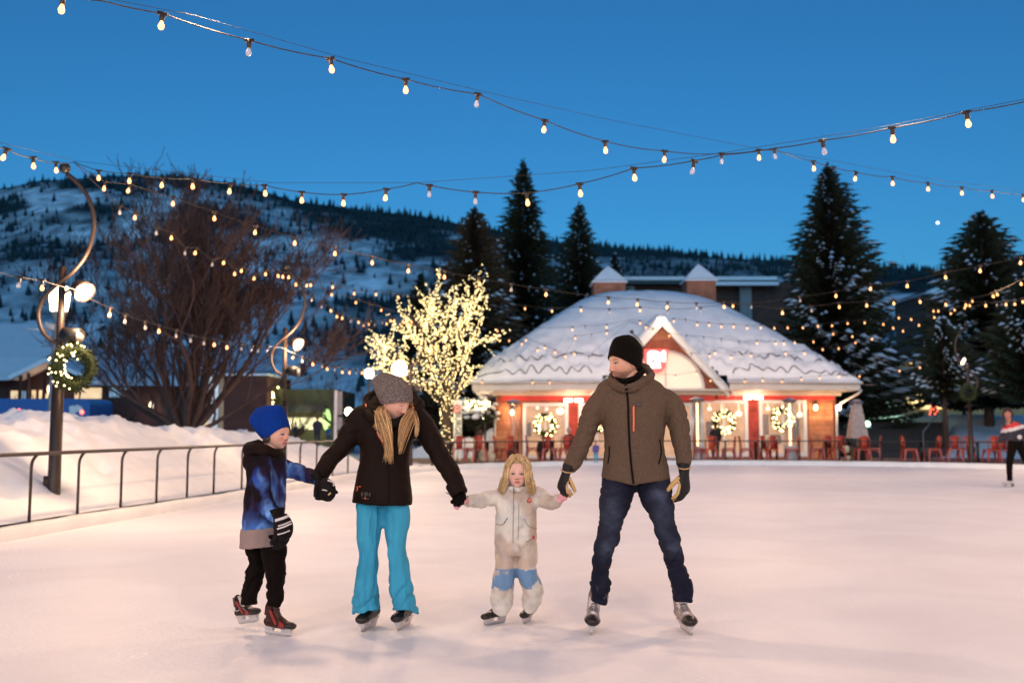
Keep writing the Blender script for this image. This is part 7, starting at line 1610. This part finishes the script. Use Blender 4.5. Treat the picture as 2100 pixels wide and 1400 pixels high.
g = glove(p, 'hockey_glove', w(572, 1064, -.23), (.30, -.2, -1), (-.8, .5, 0), 1, 1.22, (.45, .6, .4), PAD, thumb=(.3, .4), r=.0155, cuff=.05, cuffr=.042, vox=.004)
mb = MB(); mb.ell([(w(574, 1058, -.27), .042, .035), (w(580, 1076, -.285), .060, .042), (w(582, 1092, -.28), .052, .040), (w(578, 1104, -.26), .030, .028)], n=18); me = remesh(mb, .006, 2); bk_ = link('glove_back', me, PAD, g); bvg = bvh_of(bk_)
for (a, b, c, d, wd) in ((565, 1067, 593, 1057, 5), (569, 1084, 597, 1073, 3), (571, 1078, 597, 1068, 2.2), (570, 1095, 594, 1087, 2)): p.strip('white_stripe', bvg, [(a, b), ((a+c)/2, (b+d)/2+1), (c, d)], wd, WHS, g, dens=2)
g = glove(p, 'hockey_glove', w(655, 984, -.10), (.55, -.35, -.75), (.2, -.3, -1), -1, 1.0, (.8, .9, .6), PAD, thumb=(.3, .5), r=.0155, cuff=.05, cuffr=.04, vox=.004)
mb = MB(); mb.ell([(w(664, 985, -.18), .030, .030), (w(670, 998, -.2), .050, .042), (w(671, 1012, -.2), .052, .042), (w(668, 1024, -.19), .032, .03)], n=18); me = remesh(mb, .006, 2); bk_ = link('glove_back', me, PAD, g)
bvg = bvh_of(bk_)
p.strip('white_cuff_mark', bvg, [(672, 985), (681, 988), (686, 992), (683, 996)], 3.0, WHS, g, dens=2); p.strip('white_script', bvg, [(661, 1004), (667, 1004), (671, 1006)], 1.6, WHS, g, dens=2); p.strip('tan_mark', bvg, [(673, 1014), (678, 1010)], 3, TANM, g, dens=2)
g1 = gnd(505, 1292); skate(p, (g1.x+.0, g1.y+.06, 0), -38, roll=6, pitch=12, sc=.76, red=(.30, .02, .012), boot=(.018, .009, .008), lace=(.6, .5, .45), holder=(.66, .58, .55), lift=.035)
g2 = gnd(570, 1306); skate(p, (g2.x-.01, g2.y+.05, 0), -28, roll=-3, sc=.78, red=(.26, .02, .012), boot=(.045, .012, .010), lace=(.10, .04, .03), holder=(.66, .58, .58))

# ---------------- the woman skating far right
p = Person('dark-haired woman in navy, white and red jacket gliding on white figure skates', 21.3, 2072, W(2066.5, 848, 21.25), (-.45, -.88, -.05), .98, female=1., skin=(.46, .20, .14), eyes='open', smile=.6, brow=(.03, .02, .015))
w = p.w
torso = [(2074, 866, .0, 8, 9), (2076, 872, 0, 15, 11), (2077, 880, 0, 17, 12), (2077, 895, 0, 17, 12), (2076, 905, 0, 17, 12)]
arm1 = [(2092, 874, 0, 7, 8), (2100, 886, .0, 7, 7), (2096, 897, -.15, 6, 6), (2091, 896, -.25, 5, 5)]
arm2 = [(2062, 876, 0, 6, 7), (2057, 890, .1, 6, 6), (2050, 905, .1, 5, 5)]
leg1 = [(2080, 902, 0, 11, 10), (2075, 922, -.05, 8.5, 9), (2071, 945, -.1, 6.5, 7), (2070, 965, 0, 5.5, 6), (2071, 985, .05, 5.8, 6)]
leg2 = [(2088, 903, 0, 11, 10), (2096, 925, .1, 8, 8), (2106, 948, .3, 6, 7), (2118, 965, .6, 5, 6)]
p.body([torso, arm1, arm2, leg1, leg2], w(2070, 864))
def jcol(P):
    z = P[:, 2]+(P[:, 0]-w(2077, 880).x)*-.25; C = np.tile([.022, .018, .03], (len(P), 1)); a = w(0, 875).z; b = w(0, 882).z; C[z > b] = [.70, .60, .58]; C[z > a] = [.62, .03, .025]; return C
mb = MB(); p.limb(mb, torso, n=20); p.limb(mb, arm1, n=14); p.limb(mb, arm2, n=14); jk = p.cloth('jacket', mb, mat('skater_jacket', rough=.7, vcol=True, var=.1), .02, 2, fold=.012, fs=8, col=jcol)
mb = MB(); p.limb(mb, leg1, n=14); p.limb(mb, leg2, n=14); p.cloth('trousers', mb, BPANT, .02, 2, fold=.01)
hair(p, 'hair', HAIRM, 150, lambda rn, k: (lambda s_, o: [p.hp(.0+s_*.01, -.01, .125), p.hp(s_*.06, .03*(1-o), .11), p.hp(s_*.088, .01-.05*o, .03), p.hp(s_*.10, -.02-.03*o, -.07), p.hp(s_*(.09+.04*rn.random())+(.05 if s_ < 0 else 0), -.04+.04*rn.random(), -.20), p.hp(s_*.08-.02, .0, -.30-.06*rn.random())])(rn.choice((-1, 1)), rn.random()*1.6-.3), seed=2, r=.011, col=lambda rn: tuple(np.array((.05, .022, .014))*rn.uniform(.5, 1.5)))
headgear(p, 'hair_cap', mat('dark_hair_cap', (.03, .014, .01), .6), .060, -.11, grow=.012, top=.004, slouch=(0, -.02, -.01))
mb = MB(); mb.sph(w(2091, 896, -.3), (.05, .05, .05), 8, 6); mb.build('white_glove', WHS, p.o)
g1 = gnd(2068, 998); skate(p, (g1.x, g1.y, 0), -170, sc=.95, figure=True, boot=(.66, .58, .55), cap=(.66, .58, .55), tall=.22)
# ---------------- blurred people farther off
def bystander(name_label, px, py_top, py_bot, Y, cols, hairc, pose='stand', faceaz=-90, z0=None, gp='people beyond the ice', wide=1.):
    """small distant figure: one body mesh, coat, trousers, hair"""
    q = Person(name_label, Y, px, W(px, py_top, Y), (math.cos(R(faceaz)), math.sin(R(faceaz)), 0), 1.0); 
    top = W(px, py_top, Y); bot = W(px, py_bot, Y); H = top.z-bot.z; u = H/1.72 if pose == 'stand' else H/1.30; cx_ = top.x
    q.loc = V(cx_, Y, bot.z); q.hc = V(cx_, Y, top.z-.125*u); q.hs = u*1.0; C3 = lambda x, y, z: V(cx_+x*u, Y+y*u, bot.z+z*u); hh = H/u
    f = V(math.cos(R(faceaz)), math.sin(R(faceaz)), 0); s_ = V(-f.y, f.x, 0); B = lambda a, b, z: V(cx_, Y, bot.z)+(f*a+s_*b)*u+V(0, 0, z*u)
    m = MB(); ref = f
    T_ = [(B(0, 0, hh-.26), .06*u, .06*u), (B(0, 0, hh-.33), .19*u*wide, .10*u), (B(0, 0, hh-.55), .18*u*wide, .12*u), (B(0, 0, hh-.85), .18*u*wide, .13*u)]
    inner = MB(); inner.ell(T_, n=12, sub=2, ref=ref); coat = MB(); coat.ell([(a, b*1.15, c*1.2) for a, b, c in T_], n=14, sub=3, ref=ref)
    for sg in (-1, 1):
        A_ = [(B(0, sg*.19*wide, hh-.34), .055*u, .06*u), (B(.02, sg*.25*wide, hh-.60), .05*u, .05*u), (B(.14, sg*.20*wide, hh-.80), .04*u, .04*u)]; inner.ell([(a, b*.7, c*.7) for a, b, c in A_]+[(B(.19, sg*.18, hh-.84), .03*u, .02*u), (B(.23, sg*.17, hh-.85), .02*u, .012*u)], n=8, sub=2, ref=ref); coat.ell(A_, n=10, sub=2, ref=ref)
    tr = MB()
    for sg in (-1, 1):
        if pose == 'stand': G_ = [(B(0, sg*.09, hh-.82), .09*u, .10*u), (B(.02, sg*.10, .45), .06*u, .065*u), (B(0, sg*.11, .06), .045*u, .05*u)]
        else: G_ = [(B(0, sg*.10, hh-.84), .09*u, .09*u), (B(.40, sg*.11, hh-.84), .07*u, .07*u), (B(.42, sg*.11, .04), .045*u, .05*u)]
        tr.ell(G_, n=10, sub=3, ref=s_); inner.ell([(a, b*.7, c*.7) for a, b, c in G_], n=8, sub=2, ref=s_)
    inner.tube([B(0, 0, hh-.2), B(0, 0, hh-.3)], .05*u, 10)
    me = remesh(inner, .025, 1); V0 = getv(me); F0 = [tuple(p_.vertices) for p_ in me.polygons]; bpy.data.meshes.remove(me)
    hv, hfc, hc = head_mesh(''); D5, F5 = ICO5; hv2 = skull(D5); 
    Wv = np.array(q.hc)+(hv2*u) @ np.array(q.M).T; me = bpy.data.meshes.new('person'); me.from_pydata([tuple(v-np.array(q.loc)) for v in np.concatenate([V0, Wv])], [], F0+[tuple(i+len(V0) for i in f_) for f_ in F5]); me.update(); setcol(me, np.tile([.5, .24, .17], (len(me.vertices), 1)))
    me.materials.append(SKINM); me.polygons.foreach_set('use_smooth', [True]*len(me.polygons)); o = bpy.data.objects.new('person', me); COL.objects.link(o); o.location = q.loc; tag(o, name_label, 'person', gp); q.o = o
    coat.build('coat', mat('coat_%s' % hash(cols[0]), cols[0], .8, var=.2), o); tr.build('trousers', mat('tr_%s' % hash(cols[1]), cols[1], .8, var=.2), o)
    headgear(q, 'hair' if hairc[0] == 'hair' else 'hat', mat('hr_%s' % hash(hairc[1]), hairc[1], .8), .045, -.09, grow=.012, top=.01)
    return q
bystander('person in black seated with back turned under the left window wreath', 1114, 893, 945, 36.6, ((.008, .006, .006), (.01, .008, .01)), ('hair', (.015, .01, .008)), 'sit', 90, wide=1.15)
bystander('person in dark clothes and pale cap seated beside the man\'s left-hand sleeve', 1167, 876, 945, 38.6, ((.05, .015, .02), (.02, .01, .02)), ('hat', (.45, .30, .28)), 'sit', -60)
bystander('child in violet top and turquoise trousers standing by the man\'s side', 1222, 905, 950, 33.9, ((.10, .08, .30), (.03, .30, .45)), ('hat', (.5, .2, .2)), 'stand', 100)
bystander('person in black standing before the wreath right of the man', 1467, 868, 942, 37.8, ((.008, .006, .006), (.01, .008, .008)), ('hair', (.02, .01, .008)), 'stand', 80)
bystander('dim figure in a dark coat in front of the green shop window', 651, 853, 915, 41, ((.025, .02, .06), (.02, .02, .04)), ('hat', (.04, .02, .02)), 'stand', -60)
bystander('stooping dark figure left of the green shop window', 607, 866, 915, 42, ((.03, .02, .02), (.02, .02, .02)), ('hat', (.02, .02, .02)), 'stand', 40)
bystander('dim figure in blue in front of the green shop', 674, 872, 912, 40, ((.02, .10, .22), (.02, .04, .09)), ('hat', (.05, .05, .1)), 'stand', -100)
